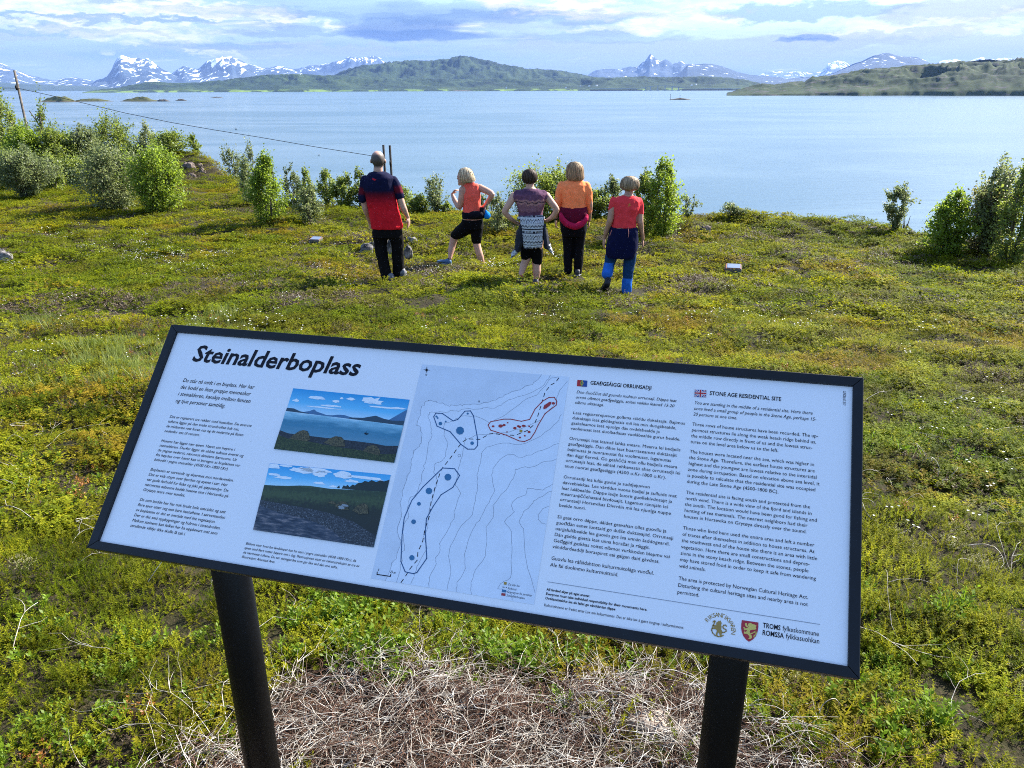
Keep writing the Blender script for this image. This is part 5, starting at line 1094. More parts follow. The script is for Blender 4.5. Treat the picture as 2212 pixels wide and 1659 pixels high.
solid('navy_jacket', [rings([f.ring(1256, 1545, 808, .16), f.ring(1246, 1556, 860, .17), f.ring(1232, 1558, 940, .175), f.ring(1212, 1552, 1030, .175), f.ring(1212, 1535, 1100, .165), f.ring(1222, 1510, 1140, .155)])], .010, f.o, M['cloth'], NAV, 4, .014, (7, 7, 2.5), 43)
solid('jacket_cord', [limb([P(1446, 815, -.175), P(1452, 870, -.185), P(1450, 925, -.185)], np.array([4, 5, 3])*k, 8), ], .004, f.o, M['cloth'], lambda V, N: np.tile([.55, .22, .18], (len(V), 1)), 1)
solid('jacket_zip', [limb([P(1268, 845, -.14), P(1246, 905, -.14)], np.array([4, 4])*k, 8), ], .004, f.o, M['cloth'], lambda V, N: np.tile([.55, .20, .18], (len(V), 1)), 1)
z1_, z2_ = P(0, 1205)[2], P(0, 1372)[2]
def jeans(V, N):
    L = V[:, 0] < P(1345, 0)[0]; lim = np.where(L, z1_, z2_); w = (V[:, 2] < lim)[:, None]
    return np.where(w, np.array([.025, .15, .58]), np.array([.010, .045, .125]))*(.85+.3*fbm2(V[:, 0]*30, V[:, 2]*30, 2, 2)[:, None])
tr = [rings([f.ring(1252, 1548, 960, .14), f.ring(1235, 1552, 1050, .145)]), limb([P(1310, 1010), P(1265, 1130, .05), P(1240, 1230, .03), P(1218, 1335, -.04)], np.array([84, 68, 58, 60])*k, 18), limb([P(1465, 1010), P(1468, 1150, .02), P(1445, 1330, 0), P(1428, 1510, 0)], np.array([86, 72, 58, 60])*k, 18)]
solid('blue_trousers', tr, .010, f.o, M['cloth'], jeans, 4, .012, (9, 9, 7), 47)
hp = [(P(0, 262)[2], 5*k), (P(0, 270)[2], 50*k), (P(0, 295)[2], 78*k), (P(0, 330)[2], 90*k), (P(0, 365)[2], 93*k), (P(0, 395)[2], 86*k), (P(0, 420)[2], 60*k)]
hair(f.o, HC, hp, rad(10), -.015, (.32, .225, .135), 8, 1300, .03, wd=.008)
shoe(f.o, P(1236, 1365, -.14), P(1182, 1520, .02), (0, -.95, .45), 1.05, (.012, .013, .018), (.012, .013, .016)); shoe(f.o, P(1425, 1560, -.06), P(1425, 1540, .2), (0, 0, 1), 1.05, (.012, .013, .018), (.02, .02, .02))
run_jobs()

# ------------------------------------------------------------------ trees
def leaf_quads(P, D, N, L, Wd):
    """rhombic leaves: base P, direction D, approximate normal N"""
    S_ = np.cross(D, N); S_ /= np.linalg.norm(S_, axis=1)[:, None]+1e-9; N2 = np.cross(S_, D)
    L = np.asarray(L)[:, None]; Wd = np.asarray(Wd)[:, None]
    a = P; b = P+D*L*.45+S_*Wd*.5+N2*L*.05; c = P+D*L; d = P+D*L*.45-S_*Wd*.5+N2*L*.05
    V = np.stack([a, b, c, d], 1).reshape(-1, 3); i = np.arange(len(P))*4
    return V, np.stack([i, i+1, i+2, i+3], 1)
def unit(v): return v/(np.linalg.norm(v, axis=1)[:, None]+1e-9)
M['leaf_mid'] = leafmat('birch_leaf_mid', [(.056, .080, .014), (.11, .142, .024), (.165, .205, .040), (.26, .29, .09)], (.44, .54, .07), .46, rough=.5, spec=.3)
M['leaf_bright'] = leafmat('birch_leaf_bright', [(.062, .10, .010), (.12, .178, .017), (.19, .25, .028), (.29, .34, .06)], (.48, .64, .05), .46, rough=.5, spec=.3)
M['leaf_pale'] = leafmat('willow_leaf_pale', [(.085, .105, .040), (.14, .170, .062), (.21, .24, .10), (.40, .42, .28)], (.42, .48, .16), .44, rough=.5, spec=.35)
M['leaf_grey'] = leafmat('willow_leaf_grey', [(.060, .080, .030), (.11, .135, .050), (.16, .190, .080), (.28, .31, .17)], (.38, .45, .15), .44, rough=.5, spec=.35)
M['leaf_brown'] = leafmat('birch_leaf_brownish', [(.075, .073, .026), (.125, .120, .040), (.19, .172, .065), (.38, .36, .23)], (.46, .41, .13), .44, rough=.5, spec=.35)
def tree(base, H, hw, seed, mat_, label, n=3000, leaf=.045, prof=None, stems=4, low=.06, gaps=.42, cat='tree', name='birch_shrub', lean=0.0, droop=.2):
    r = np.random.default_rng(seed)
    prof = np.array(prof or [(0, .35), (.15, .7), (.4, 1.0), (.65, .92), (.85, .6), (1, .15)])
    o = thing(name, label, cat, tuple(base), 0, 'shrubs and small trees on the slope')
    # target points filling an uneven envelope
    T_ = []; tries = 0; n = int(n*1.6); nt = int(max(40, n/26)); seed3 = seed*3.7
    while len(T_) < nt and tries < nt*60:
        tries += 1; t_ = low+(1-low)*r.uniform()**.9; w = r.uniform(0, 2*math.pi); q = math.sqrt(r.uniform(.03, 1))
        R = hw*1.30*np.interp(t_, prof[:, 0], prof[:, 1])*(.62+.66*vn2(np.array([w*1.3+seed3]), np.array([t_*4.5]), seed)[0])
        t_ = t_*1.05; p = np.array([math.cos(w)*q*R+lean*t_*H, math.sin(w)*q*R, t_*H]); p[2] *= .80+.34*vn2(np.array([p[0]*3.6/hw+seed3]), np.array([p[1]*3.6/hw]), seed+2)[0]**1.3*(1 if t_ > .5 else 0)+(.2 if t_ <= .5 else 0)
        if vn3(p[None]*(3.2/hw)*.8+seed3, seed+5)[0] < gaps*.85: continue
        T_.append(p)
    T_ = np.array(T_); mb = MB(); S_ = []
    for s_ in range(stems):
        w = 2*math.pi*(s_+r.uniform(-.3, .3))/stems; sp_ = hw*.55*r.uniform(.4, 1); top = H*r.uniform(.72, .96); P = []
        for i in range(8):
            t_ = i/7; P.append([math.cos(w)*(sp_*t_**.9+.03)+lean*t_*H+r.normal()*.02*H*t_, math.sin(w)*(sp_*t_**.9+.03)+r.normal()*.02*H*t_, top*t_-.08*(i == 0)])
        P = np.array(P); S_.append(P); mb.tube(P, np.linspace(.017, .004, 8)*max(H, 1.0)*.9, 6)
    allp = np.vstack([np.array([[np.interp(x, np.arange(8), P[:, c]) for c in range(3)] for x in np.linspace(.6, 7, 24)]) for P in S_])
    LP, LD = [], []
    per = max(8, int(n/len(T_)))
    for p in T_:
        cand = allp[allp[:, 2] < max(p[2]-.05*H, .06*H)]
        if len(cand) == 0: cand = allp[:2]
        c = cand[np.argmin(np.linalg.norm((cand-p)*np.array([1, 1, .55]), axis=1))]
        m_ = (c+p)/2+np.array([0, 0, -.04*H])*r.uniform(-.3, 1); tt = np.linspace(0, 1, 5)[:, None]; B = c*(1-tt)**2+2*m_*tt*(1-tt)+p*tt**2
        mb.tube(B, np.linspace(.006, .0018, 5)*max(H, 1.0)*.8, 3, False)
        u_ = r.uniform(.35, 1.12, per)[:, None]; q = c*(1-u_)**2+2*m_*u_*(1-u_)+p*u_**2; q = q+np.array([0, 0, 1.0])*(np.maximum(u_-.75, 0)*H*.16)
        q = q+r.normal(size=(per, 3))*np.array([1, 1, 1.3])*hw*.062*(.5+u_); LP.append(q); d = (p-c)/(np.linalg.norm(p-c)+1e-6)
        LD.append(unit(d*.5+r.normal(size=(per, 3))*.8+np.array([0, 0, -droop])))
    LP = np.vstack(LP); LD = np.vstack(LD); LP[:, 2] = np.maximum(LP[:, 2], .02)
    sz = leaf*r.uniform(.6, 1.3, len(LP)); V, Fq = leaf_quads(LP, LD, unit(r.normal(size=(len(LP), 3))+np.array([.3, -.1, .9])), sz, sz*.72)
    ob('trunk', mb.mesh('trunk', M['bark'], True), o); ob('crown', mk('crown', V, Fq, mat_), o); return o
COLP = [(0, .35), (.2, .75), (.5, 1), (.75, .8), (.9, .45), (1, .12)]; ROUND = [(0, .25), (.2, .35), (.35, .7), (.55, 1), (.8, .9), (.93, .55), (1, .2)]; FLAME = [(0, .5), (.2, .9), (.45, 1), (.7, .75), (.88, .42), (1, .1)]; FANP = [(0, .2), (.2, .5), (.5, .9), (.75, 1), (.92, .75), (1, .3)]
def T(px, pb, pt, hwpx, mat_, label, dist=None, **kw):
    """shrub from its foot (px, pb), top row pt and half width on the photograph; dist given where the foot is hidden"""
    b = at_dist(px, dist, (pb+pt)/2) if dist else on_ground(px, pb)
    dep = (b-CAM)@FWD; d = ray(px, pt); hd = math.hypot(b[0], b[1]); tz = CAMZ+d[2]*hd/math.hypot(d[0], d[1]); H = tz-b[2]
    tree(b, H, hwpx*dep/F, int(px*7+pt) % 9973, M[mat_], label, **kw)
T(12, 330, 226, 48, 'leaf_mid', 'tall birch at the left picture edge in front of the power pole', 34, n=5200, leaf=.075, prof=FLAME, gaps=.3)
T(92, 300, 224, 27, 'leaf_mid', 'small round crowned birch just right of the leaning power pole', 37, n=2200, leaf=.075, prof=ROUND)
T(58, 390, 282, 52, 'leaf_bright', 'broad light green birch below the power pole', 31, n=6200, leaf=.07, prof=FLAME, gaps=.3)
T(128, 395, 286, 50, 'leaf_mid', 'dense birch sloping down beside the small round crowned one', 31, n=6000, leaf=.07, prof=FLAME, gaps=.3)
T(22, 420, 330, 44, 'leaf_mid', 'dark green bush at the left picture edge behind the front bush', 27, n=4200, leaf=.06, prof=ROUND, gaps=.3)
T(60, 428, 328, 58, 'leaf_grey', 'large dull green bush with dark bare stems at lower left', None, n=6500, leaf=.055, prof=ROUND, stems=6, gaps=.36)
T(112, 400, 340, 24, 'leaf_mid', 'low bush right of the dull green bush with bare stems', 26, n=2400, leaf=.06)
T(186, 390, 282, 36, 'leaf_grey', 'greyish green birch left of the tall round crowned birch', 31, n=4200, leaf=.065, gaps=.36)
T(150, 372, 300, 34, 'leaf_bright', 'light green birch filling the thicket behind the greyish one', 35, n=3600, leaf=.07, prof=ROUND, gaps=.3)
T(214, 372, 300, 30, 'leaf_mid', 'bush between the greyish birch and the tall round crowned birch', 33, n=3000, leaf=.065, prof=ROUND, gaps=.3)
T(290, 372, 318, 32, 'leaf_mid', 'low spreading bush under the pale slender willow', 31, n=3000, leaf=.06, prof=ROUND, gaps=.3)
T(160, 400, 345, 30, 'leaf_mid', 'shaded bush in front of the greyish birch', 27, n=2800, leaf=.06, prof=ROUND, gaps=.3)
T(345, 372, 318, 26, 'leaf_grey', 'low greyish bush joining the willow and the wide topped birch', 30.5, n=2400, leaf=.06, prof=ROUND, gaps=.3)
T(-30, 380, 250, 50, 'leaf_mid', 'birch half outside the left picture edge', 33, n=4200, leaf=.075, prof=FLAME, gaps=.3)
T(247, 370, 256, 43, 'leaf_mid', 'tall birch with broad round crown against the water', 32, n=4800, leaf=.065, prof=ROUND, gaps=.38)
T(322, 370, 279, 24, 'leaf_pale', 'pale slender willow with open crown right of the round birch', 31, n=2000, leaf=.06, gaps=.5)
T(372, 372, 290, 33, 'leaf_mid', 'wide topped birch behind the bright green bush', 30, n=3200, leaf=.06, prof=FANP, gaps=.45)
T(421, 357, 293, 12, 'leaf_mid', 'very narrow upright sapling on the rocky knoll', 29.5, n=800, leaf=.055, prof=COLP, stems=1, name='birch_sapling')
T(252, 452, 324, 54, 'leaf_pale', 'pale leaved bush with whitish glints left of the bright green bush', None, n=6800, leaf=.05, prof=[(0, .45), (.15, .75), (.4, 1), (.7, 1), (.9, .7), (1, .2)], stems=6, gaps=.32)
T(348, 458, 324, 52, 'leaf_bright', 'large bright green bush with two lobes left of centre', None, n=7200, leaf=.05, prof=[(0, .5), (.2, .85), (.45, 1), (.75, .95), (.92, .65), (1, .2)], stems=6, gaps=.34)
T(503, 368, 313, 25, 'leaf_grey', 'grey green willow on the rim right of the rocky knoll', 29.5, n=1900, leaf=.06, prof=ROUND, gaps=.45)
T(538, 375, 327, 22, 'leaf_grey', 'lower grey green willow touching the rim willow on its right', 28, n=1500, leaf=.06, prof=ROUND, gaps=.45)
T(536, 442, 348, 14, 'leaf_pale', 'thin pale stemmed sapling pressed against the flame shaped bush', None, n=1100, leaf=.045, prof=COLP, stems=2, name='birch_sapling')
T(583, 482, 346, 44, 'leaf_bright', 'flame shaped green bush with dark stem standing alone left of the man', None, n=5200, leaf=.047, prof=[(0, .25), (.12, .7), (.35, 1), (.6, .82), (.82, .5), (1, .12)], stems=4, gaps=.42)
T(632, 436, 365, 19, 'leaf_grey', 'grey leaved bush behind the flame shaped bush', 20.5, n=1300, leaf=.05, gaps=.48)
T(672, 484, 402, 27, 'leaf_pale', 'small light green bush in front of the row left of the man', None, n=2000, leaf=.042, gaps=.45, prof=FLAME)
T(664, 445, 374, 18, 'leaf_mid', 'second bush of the row left of the man', 20, n=1500, leaf=.048)
T(705, 447, 371, 20, 'leaf_mid', 'third bush of the row left of the man, with a pointed top', 19.8, n=1700, leaf=.048, prof=FLAME)
T(742, 450, 378, 27, 'leaf_mid', 'broad last bush of the row left of the man', 19.4, n=2400, leaf=.048, gaps=.36)
T(778, 452, 368, 15, 'leaf_mid', "bush showing just above the man's left shoulder", 19.4, n=1100, leaf=.048)
T(818, 455, 385, 26, 'leaf_mid', 'bush hidden mostly behind the man', 19.4, n=1600, leaf=.048)
T(868, 460, 402, 30, 'leaf_mid', "bush sloping down from the man's right elbow", 19, n=2200, leaf=.045, prof=FLAME, gaps=.36)
T(905, 468, 425, 26, 'leaf_mid', 'low bush between the man and the upright sapling', 18.6, n=1500, leaf=.045)
T(941, 466, 383, 25, 'leaf_grey', 'upright forked sapling left of the woman in the coral top', 18.4, n=1500, leaf=.045, prof=FANP, gaps=.5, stems=3, name='birch_sapling')
T(962, 468, 440, 14, 'leaf_mid', 'tiny bush at the foot of the forked sapling', 18.3, n=500, leaf=.04)
T(1075, 505, 424, 23, 'leaf_pale', 'open pale bush between the coral and purple tops', None, n=1300, leaf=.04, gaps=.52)
T(1045, 468, 425, 12, 'leaf_grey', "thin bush behind the coral woman's bent arm", 18, n=450, leaf=.04)
T(1158, 500, 368, 52, 'leaf_mid', 'large bush behind the woman with the knitted top', 16.6, n=5000, leaf=.045, prof=[(0, .4), (.2, .75), (.5, 1), (.8, .95), (.95, .65), (1, .3)], gaps=.34, stems=5)
T(1212, 500, 364, 34, 'leaf_mid', 'bush behind the gap left of the orange shirt', 16.8, n=3200, leaf=.045, prof=FANP, gaps=.34)
T(1288, 490, 408, 27, 'leaf_mid', 'low bush right of the orange shirt', 17, n=2000, leaf=.045, prof=ROUND)
T(1322, 488, 390, 24, 'leaf_grey', 'taller bush between orange and red shirts', 17.3, n=1900, leaf=.045, gaps=.4)
T(1388, 512, 380, 30, 'leaf_mid', 'bush rising behind the head of the woman in red', None, n=2600, leaf=.045, prof=FLAME, gaps=.4)
T(1427, 516, 362, 41, 'leaf_bright', 'tall bright green bush right of the woman in red', None, n=4600, leaf=.045, prof=[(0, .5), (.2, .85), (.45, 1), (.7, .85), (.88, .6), (1, .2)], stems=6, gaps=.38)
T(1487, 477, 420, 19, 'leaf_grey', 'sparse small willow against the water right of the tall bright bush', 17.3, n=560, leaf=.042, prof=ROUND, gaps=.55, stems=3)
T(1584, 476, 443, 21, 'leaf_grey', 'low willow on a mound at the rim', 17.2, n=750, leaf=.04, prof=FANP, gaps=.45)
T(1941, 480, 400, 27, 'leaf_grey', 'narrow leafy birch on the right hand rim', 17.0, n=1900, leaf=.045, prof=ROUND, gaps=.4, stems=2)
T(1952, 500, 455, 23, 'leaf_pale', 'light green low bush at the foot of the rim birch', None, n=1300, leaf=.042, gaps=.4)
T(2042, 550, 428, 44, 'leaf_bright', 'vivid green rounded bush, front left of the right hand clump', None, n=4600, leaf=.047, prof=[(0, .55), (.2, .85), (.45, .95), (.7, .8), (.9, .5), (1, .2)], gaps=.34, stems=5)
T(2118, 548, 402, 42, 'leaf_brown', 'brownish green bush in the middle of the right hand clump', None, n=4600, leaf=.045, prof=[(0, .6), (.25, .85), (.55, 1), (.8, .85), (.95, .5), (1, .2)], gaps=.4, stems=6)
T(2152, 545, 364, 38, 'leaf_pale', 'tall pale birch behind the brownish bush', 15.2, n=4000, leaf=.045, prof=FANP, gaps=.42)
T(2208, 540, 362, 42, 'leaf_mid', 'tall birch cut by the right picture edge', 14.6, n=4400, leaf=.045, prof=FLAME, gaps=.4)

# ------------------------------------------------------------------ heath
def shoots(r, n, R, h, nl, L, Wd, lean=.5, spread=1.0, up=.5, mat_='heath_green', stemr=.0009, stem=True, dome=.5, t0=.25):
    """a tuft of leafy shoots as one mesh (leaves + stems)"""
    a = r.uniform(0, 2*math.pi, n); q = np.sqrt(r.uniform(0, 1, n))*R; B = np.stack([q*np.cos(a), q*np.sin(a), np.full(n, -.012)], 1)
    out = np.stack([np.cos(a), np.sin(a), np.zeros(n)], 1)*(q/R*lean)[:, None]+r.normal(size=(n, 3))*.22; out[:, 2] = 1; Dr = unit(out)
    Hh = h*r.uniform(.6, 1.25, n)*(1-dome*(q/R)**2); bend = r.normal(size=(n, 3))*.25; bend[:, 2] = 0
    t_ = np.tile(np.linspace(t0, 1, nl), n); k = np.repeat(np.arange(n), nl)
    P = B[k]+Dr[k]*(Hh[k]*t_)[:, None]+bend[k]*(Hh[k]*t_**2)[:, None]
    w = np.tile(np.arange(nl)*2.4, n)+r.uniform(0, 6, n)[k]; side = np.stack([np.cos(w), np.sin(w), np.zeros(len(w))], 1)
    D = unit(side*spread+Dr[k]*up+r.normal(size=side.shape)*.15); sz = L*(1.05-.45*t_)*r.uniform(.75, 1.2, len(w))
    V, Fq = leaf_quads(P, D, unit(Dr[k]+side*-.3), sz, sz*Wd)
    if stem:
        sv = []; sf = []; b0 = len(V)
        for i in range(n):
            p0 = B[i]; p1 = B[i]+Dr[i]*Hh[i]*.55+bend[i]*Hh[i]*.3; p2 = B[i]+Dr[i]*Hh[i]+bend[i]*Hh[i]; s_ = np.array([-math.sin(a[i]), math.cos(a[i]), 0])*stemr; j = b0+len(sv)
            sv += [p0-s_, p0+s_, p1-s_, p1+s_, p2-s_*.5, p2+s_*.5]; sf += [(j, j+1, j+3, j+2), (j+2, j+3, j+5, j+4)]
        V = np.vstack([V, np.array(sv)]); Fq = np.vstack([Fq, np.array(sf)])
    return V, Fq
M['heath_green'] = leafmat('crowberry_green', [(.017, .030, .002), (.064, .092, .004), (.142, .172, .006), (.32, .32, .014)], (.42, .48, .010), .36, patch=(.13, .115, .014), rough=.7, pscale=.9, spec=.08)
M['heath_yellow'] = leafmat('heath_yellow_green', [(.045, .062, .003), (.130, .160, .008), (.25, .250, .012), (.40, .33, .02)], (.56, .54, .01), .38, patch=(.22, .13, .014), rough=.7, pscale=.7, spec=.08)
M['heath_brown'] = leafmat('heather_brown', [(.035, .024, .014), (.075, .052, .030), (.12, .088, .055), (.17, .14, .09)], (.18, .13, .06), .2, rough=.7)
M['bilberry'] = leafmat('bilberry_leaf', [(.050, .085, .005), (.105, .165, .007), (.17, .25, .010), (.25, .33, .03)], (.32, .52, .03), .42, rough=.5, spec=.25)
M['grass'] = leafmat('grass_blade', [(.09, .12, .025), (.15, .19, .04), (.23, .25, .07), (.33, .32, .15)], (.30, .38, .06), .35, rough=.5)
M['moss'] = leafmat('moss_pale', [(.10, .10, .03), (.19, .18, .06), (.28, .26, .12), (.38, .36, .22)], (.3, .3, .1), .2, rough=.8)
M['petal'] = leafmat('white_petal', [(.62, .62, .55), (.75, .75, .68), (.82, .82, .78), (.85, .85, .8)], (.8, .8, .7), .25, rough=.6)
M['orange_leaf'] = leafmat('rusty_leaf', [(.16, .06, .012), (.26, .10, .018), (.36, .15, .03), (.34, .20, .05)], (.5, .2, .03), .35, rough=.5)
PC = bpy.data.collections.new('heath_prototypes')
def proto(i, name, V, Fq, m):
    me = mk(name, V, Fq, m); o = bpy.data.objects.new('%02d_%s' % (i, name), me); PC.objects.link(o); return o
r = np.random.default_rng(3); pi = 0
def rot_join(L): 
    V = []; Fq = []; k = 0
    for v, f in L: V.append(v); Fq.append(f+k); k += len(v)
    return np.vstack(V), np.vstack(Fq)
KIND = {}
def reg(kind, V, Fq, m):
    global pi
    proto(pi, kind, V, Fq, M[m]); KIND.setdefault(kind, []).append(pi); pi += 1
for j in range(5): reg('crow_near', *shoots(r, 26, .066, .074, 18, .0105, .42, t0=.42, up=.40), 'heath_green')
for j in range(3): reg('crow_near_y', *shoots(r, 24, .062, .068, 17, .0110, .45, t0=.42, up=.40), 'heath_yellow')
for j in range(3): reg('brown_near', *shoots(r, 18, .07, .050, 10, .007, .4, stemr=.0011), 'heath_brown')
for j in range(4): reg('bilberry', *shoots(r, 5, .035, .085, 9, .024, .5, spread=.9, up=.7, stemr=.0012), 'bilberry')
for j in range(2): reg('rusty', *shoots(r, 6, .03, .05, 7, .016, .5), 'orange_leaf')
for j in range(2): reg('mossy', *shoots(r, 60, .06, .022, 7, .007, .5, stem=False), 'moss')
for j in range(2):
    n = 26; a = r.uniform(0, 6.3, n); P = np.stack([.03*r.normal(size=n), .03*r.normal(size=n), np.zeros(n)-.01], 1); D = unit(np.stack([np.cos(a)*.35, np.sin(a)*.35, np.ones(n)], 1))
    reg('grass', *leaf_quads(P, D, unit(r.normal(size=(n, 3))), .12*r.uniform(.6, 1.3, n), .0045*np.ones(n)*1.0), 'grass')
for j in range(4): reg('crow_mid', *shoots(r, 40, .125, .060, 8, .020, .55, stem=False, dome=.75, t0=.5, up=.3), 'heath_green')
for j in range(3): reg('crow_mid_y', *shoots(r, 38, .12, .055, 8, .020, .55, stem=False, dome=.75, t0=.5, up=.3), 'heath_yellow')
for j in range(2): reg('brown_mid', *shoots(r, 26, .12, .055, 7, .014, .45, stemr=.0018, dome=.7), 'heath_brown')
for j in range(4): reg('crow_far', *shoots(r, 60, .24, .085, 6, .036, .6, stem=False, dome=.85, t0=.6, up=.3), 'heath_green')
for j in range(3): reg('crow_far_y', *shoots(r, 56, .23, .075, 6, .036, .6, stem=False, dome=.85, t0=.6, up=.3), 'heath_yellow')
for j in range(2): reg('brown_far', *shoots(r, 50, .24, .08, 5, .03, .5, stem=False, dome=.8, t0=.5), 'heath_brown')
def flower_tuft(n, R, h, s):
    a = r.uniform(0, 6.3, n); q = np.sqrt(r.uniform(0, 1, n))*R; C = np.stack([q*np.cos(a), q*np.sin(a), h*r.uniform(.75, 1.2, n)], 1); k = np.repeat(np.arange(n), 5); w = np.tile(np.arange(5)*1.2566, n)
    D = unit(np.stack([np.cos(w), np.sin(w), .35+0*w], 1)); return leaf_quads(C[k], D, np.tile([0, 0, 1.], (len(k), 1)), np.full(len(k), s), np.full(len(k), s*.8))
reg('flower', *flower_tuft(2, .05, .055, .0065), 'petal'); reg('flower', *flower_tuft(4, .10, .055, .0065), 'petal')
reg('flower_far', *flower_tuft(9, .16, .062, .009), 'petal'); reg('flower_far', *flower_tuft(5, .14, .06, .009), 'petal')

def region(r0, r1, dens, amax, rng):
    area = amax*(r1*r1-r0*r0); n = int(area*dens); rr = np.sqrt(rng.uniform(r0*r0, r1*r1, n)); a = rng.uniform(-amax, amax, n)
    return rr*np.sin(a), rr*np.cos(a)
def dead(x, y):
    """the strip of dead brushwood under the board"""
    q = ((x+.04)/.84)**2+((y-1.26)/.62)**2; return q+1.0*(fbm2(x*2.2, y*2.2, 3, 77)-.5)
def choose(kinds, w, rng, n):
    w = np.array(w, float)/sum(w); c = rng.choice(len(kinds), n, p=w); out = np.zeros(n, int)
    for i, kd in enumerate(kinds):
        m = c == i; out[m] = rng.choice(KIND[kd], m.sum())
    return out
PX, PY, PI_, PSC, PZ = [], [], [], [], []
def put(x, y, idx, sc, dz=0.0): PX.append(x); PY.append(y); PI_.append(idx); PSC.append(sc); PZ.append(np.broadcast_to(dz, x.shape))
rg = np.random.default_rng(19)
def zone(r0, r1, dens, ks, ky, kb, scl):
    x, y = region(r0, r1, dens, rad(50), rg); a = np.arctan2(x, y); e = np.interp(a, EAZ, EDGE[:, 1])+1.5; keep = np.hypot(x, y) < e
    keep &= (dead(x, y) > 1.05) | (rg.uniform(size=len(x)) < .03)
    x, y = x[keep], y[keep]; n = len(x); br = fbm2(x*.8, y*.8, 4, 41); yl = fbm2(x*.45+9, y*.45, 4, 43); v_ = rg.uniform(size=n); hb_ = fbm2(x*3.1, y*3.1, 3, 44)
    idx = choose([ks], [1], rg, n); m = (v_ < hsm(yl, .42, .60)[:, 0]*.75+.10); idx[m] = choose([ky], [1], rg, m.sum())
    m = (rg.uniform(size=n) < hsm(br+.25*(hb_-.5), .60, .74)[:, 0]*.6+.06); idx[m] = choose([kb], [1], rg, m.sum())
    put(x, y, idx, scl*(.45+1.25*hb_)*rg.uniform(.7, 1.3, n))
zone(.75, 3.4, 235, 'crow_near', 'crow_near_y', 'brown_near', 1.0)
zone(3.4, 8.5, 125, 'crow_mid', 'crow_mid_y', 'brown_mid', 1.0)
zone(8.5, 33, 32, 'crow_far', 'crow_far_y', 'brown_far', 1.0)
x, y = region(.75, 3.6, 190, rad(50), rg); m = dead(x, y) > 1.0; put(x[m], y[m], choose(['brown_near', 'crow_near'], [1, 1.4], rg, m.sum()), rg.uniform(.35, .6, m.sum()))
x, y = region(3.4, 8.5, 55, rad(50), rg); put(x, y, choose(['brown_mid', 'crow_mid'], [1, 1.4], rg, len(x)), rg.uniform(.35, .6, len(x)))
# broad-leaved plants, rusty sprigs, grass and flowers among the heath
x, y = region(.8, 4.6, 75, rad(50), rg); m = (fbm2(x*1.1, y*1.1, 3, 51) > .54) & (dead(x, y) > 1.0); put(x[m], y[m], choose(['bilberry'], [1], rg, m.sum()), rg.uniform(.6, 1.0, m.sum()), .012)
x, y = region(.8, 9, 14, rad(50), rg); m = (fbm2(x*.9, y*.9, 3, 61) > .55) & (dead(x, y) > .9); put(x[m], y[m], choose(['rusty'], [1], rg, m.sum()), rg.uniform(.6, 1.2, m.sum()), .02)
x, y = region(.8, 6, 16, rad(50), rg); m = (fbm2(x*1.4, y*1.4, 3, 63) > .56) & (dead(x, y) > 1.0); put(x[m], y[m], choose(['mossy'], [1], rg, m.sum()), rg.uniform(.7, 1.4, m.sum()), .03)
for (px, py, n, sr) in ((235, 770, 130, .35), (300, 800, 70, .25), (480, 690, 60, .25), (90, 700, 60, .3), (1100, 640, 40, .3)):
    c = on_ground(px, py); x = c[0]+rg.normal(size=n)*sr; y = c[1]+rg.normal(size=n)*sr*1.1; put(x, y, choose(['grass'], [1], rg, n), rg.uniform(.5, 1.1, n))
x, y = region(1.6, 8, 5, rad(50), rg); m = fbm2(x*.7+4, y*.7, 3, 71) > .56; put(x[m], y[m], choose(['flower'], [1], rg, m.sum()), rg.uniform(.8, 1.3, m.sum()), .015)
x, y = region(7, 20, 1.6, rad(50), rg); m = (fbm2(x*.35+4, y*.5, 3, 73) > .55); put(x[m], y[m], choose(['flower_far'], [1], rg, m.sum()), rg.uniform(.7, 1.2, m.sum()), .01)
for (px, py, n, sr) in ((375, 560, 45, .45), (270, 545, 25, .5), (940, 590, 16, .3), (1030, 580, 22, .3), (1180, 560, 14, .3), (185, 520, 20, .7), (1000, 1050, 0, .3), (1100, 700, 12, .5), (500, 700, 14, .4), (1640, 700, 14, .5), (440, 590, 16, .3)):
    if n: c = on_ground(px, py); x = c[0]+rg.normal(size=n)*sr; y = c[1]+rg.normal(size=n)*sr*.7; put(x, y, choose(['flower_far'], [1], rg, n), rg.uniform(.8, 1.3, n), .012)
x, y = region(.8, 2.3, 330, rad(50), rg); m = (dead(x, y) < 1.15) & (fbm2(x*2.5, y*2.5, 3, 81) > .46); put(x[m], y[m], choose(['brown_near', 'brown_near', 'rusty'], [1, 1, .35], rg, m.sum()), rg.uniform(.35, .75, m.sum()))
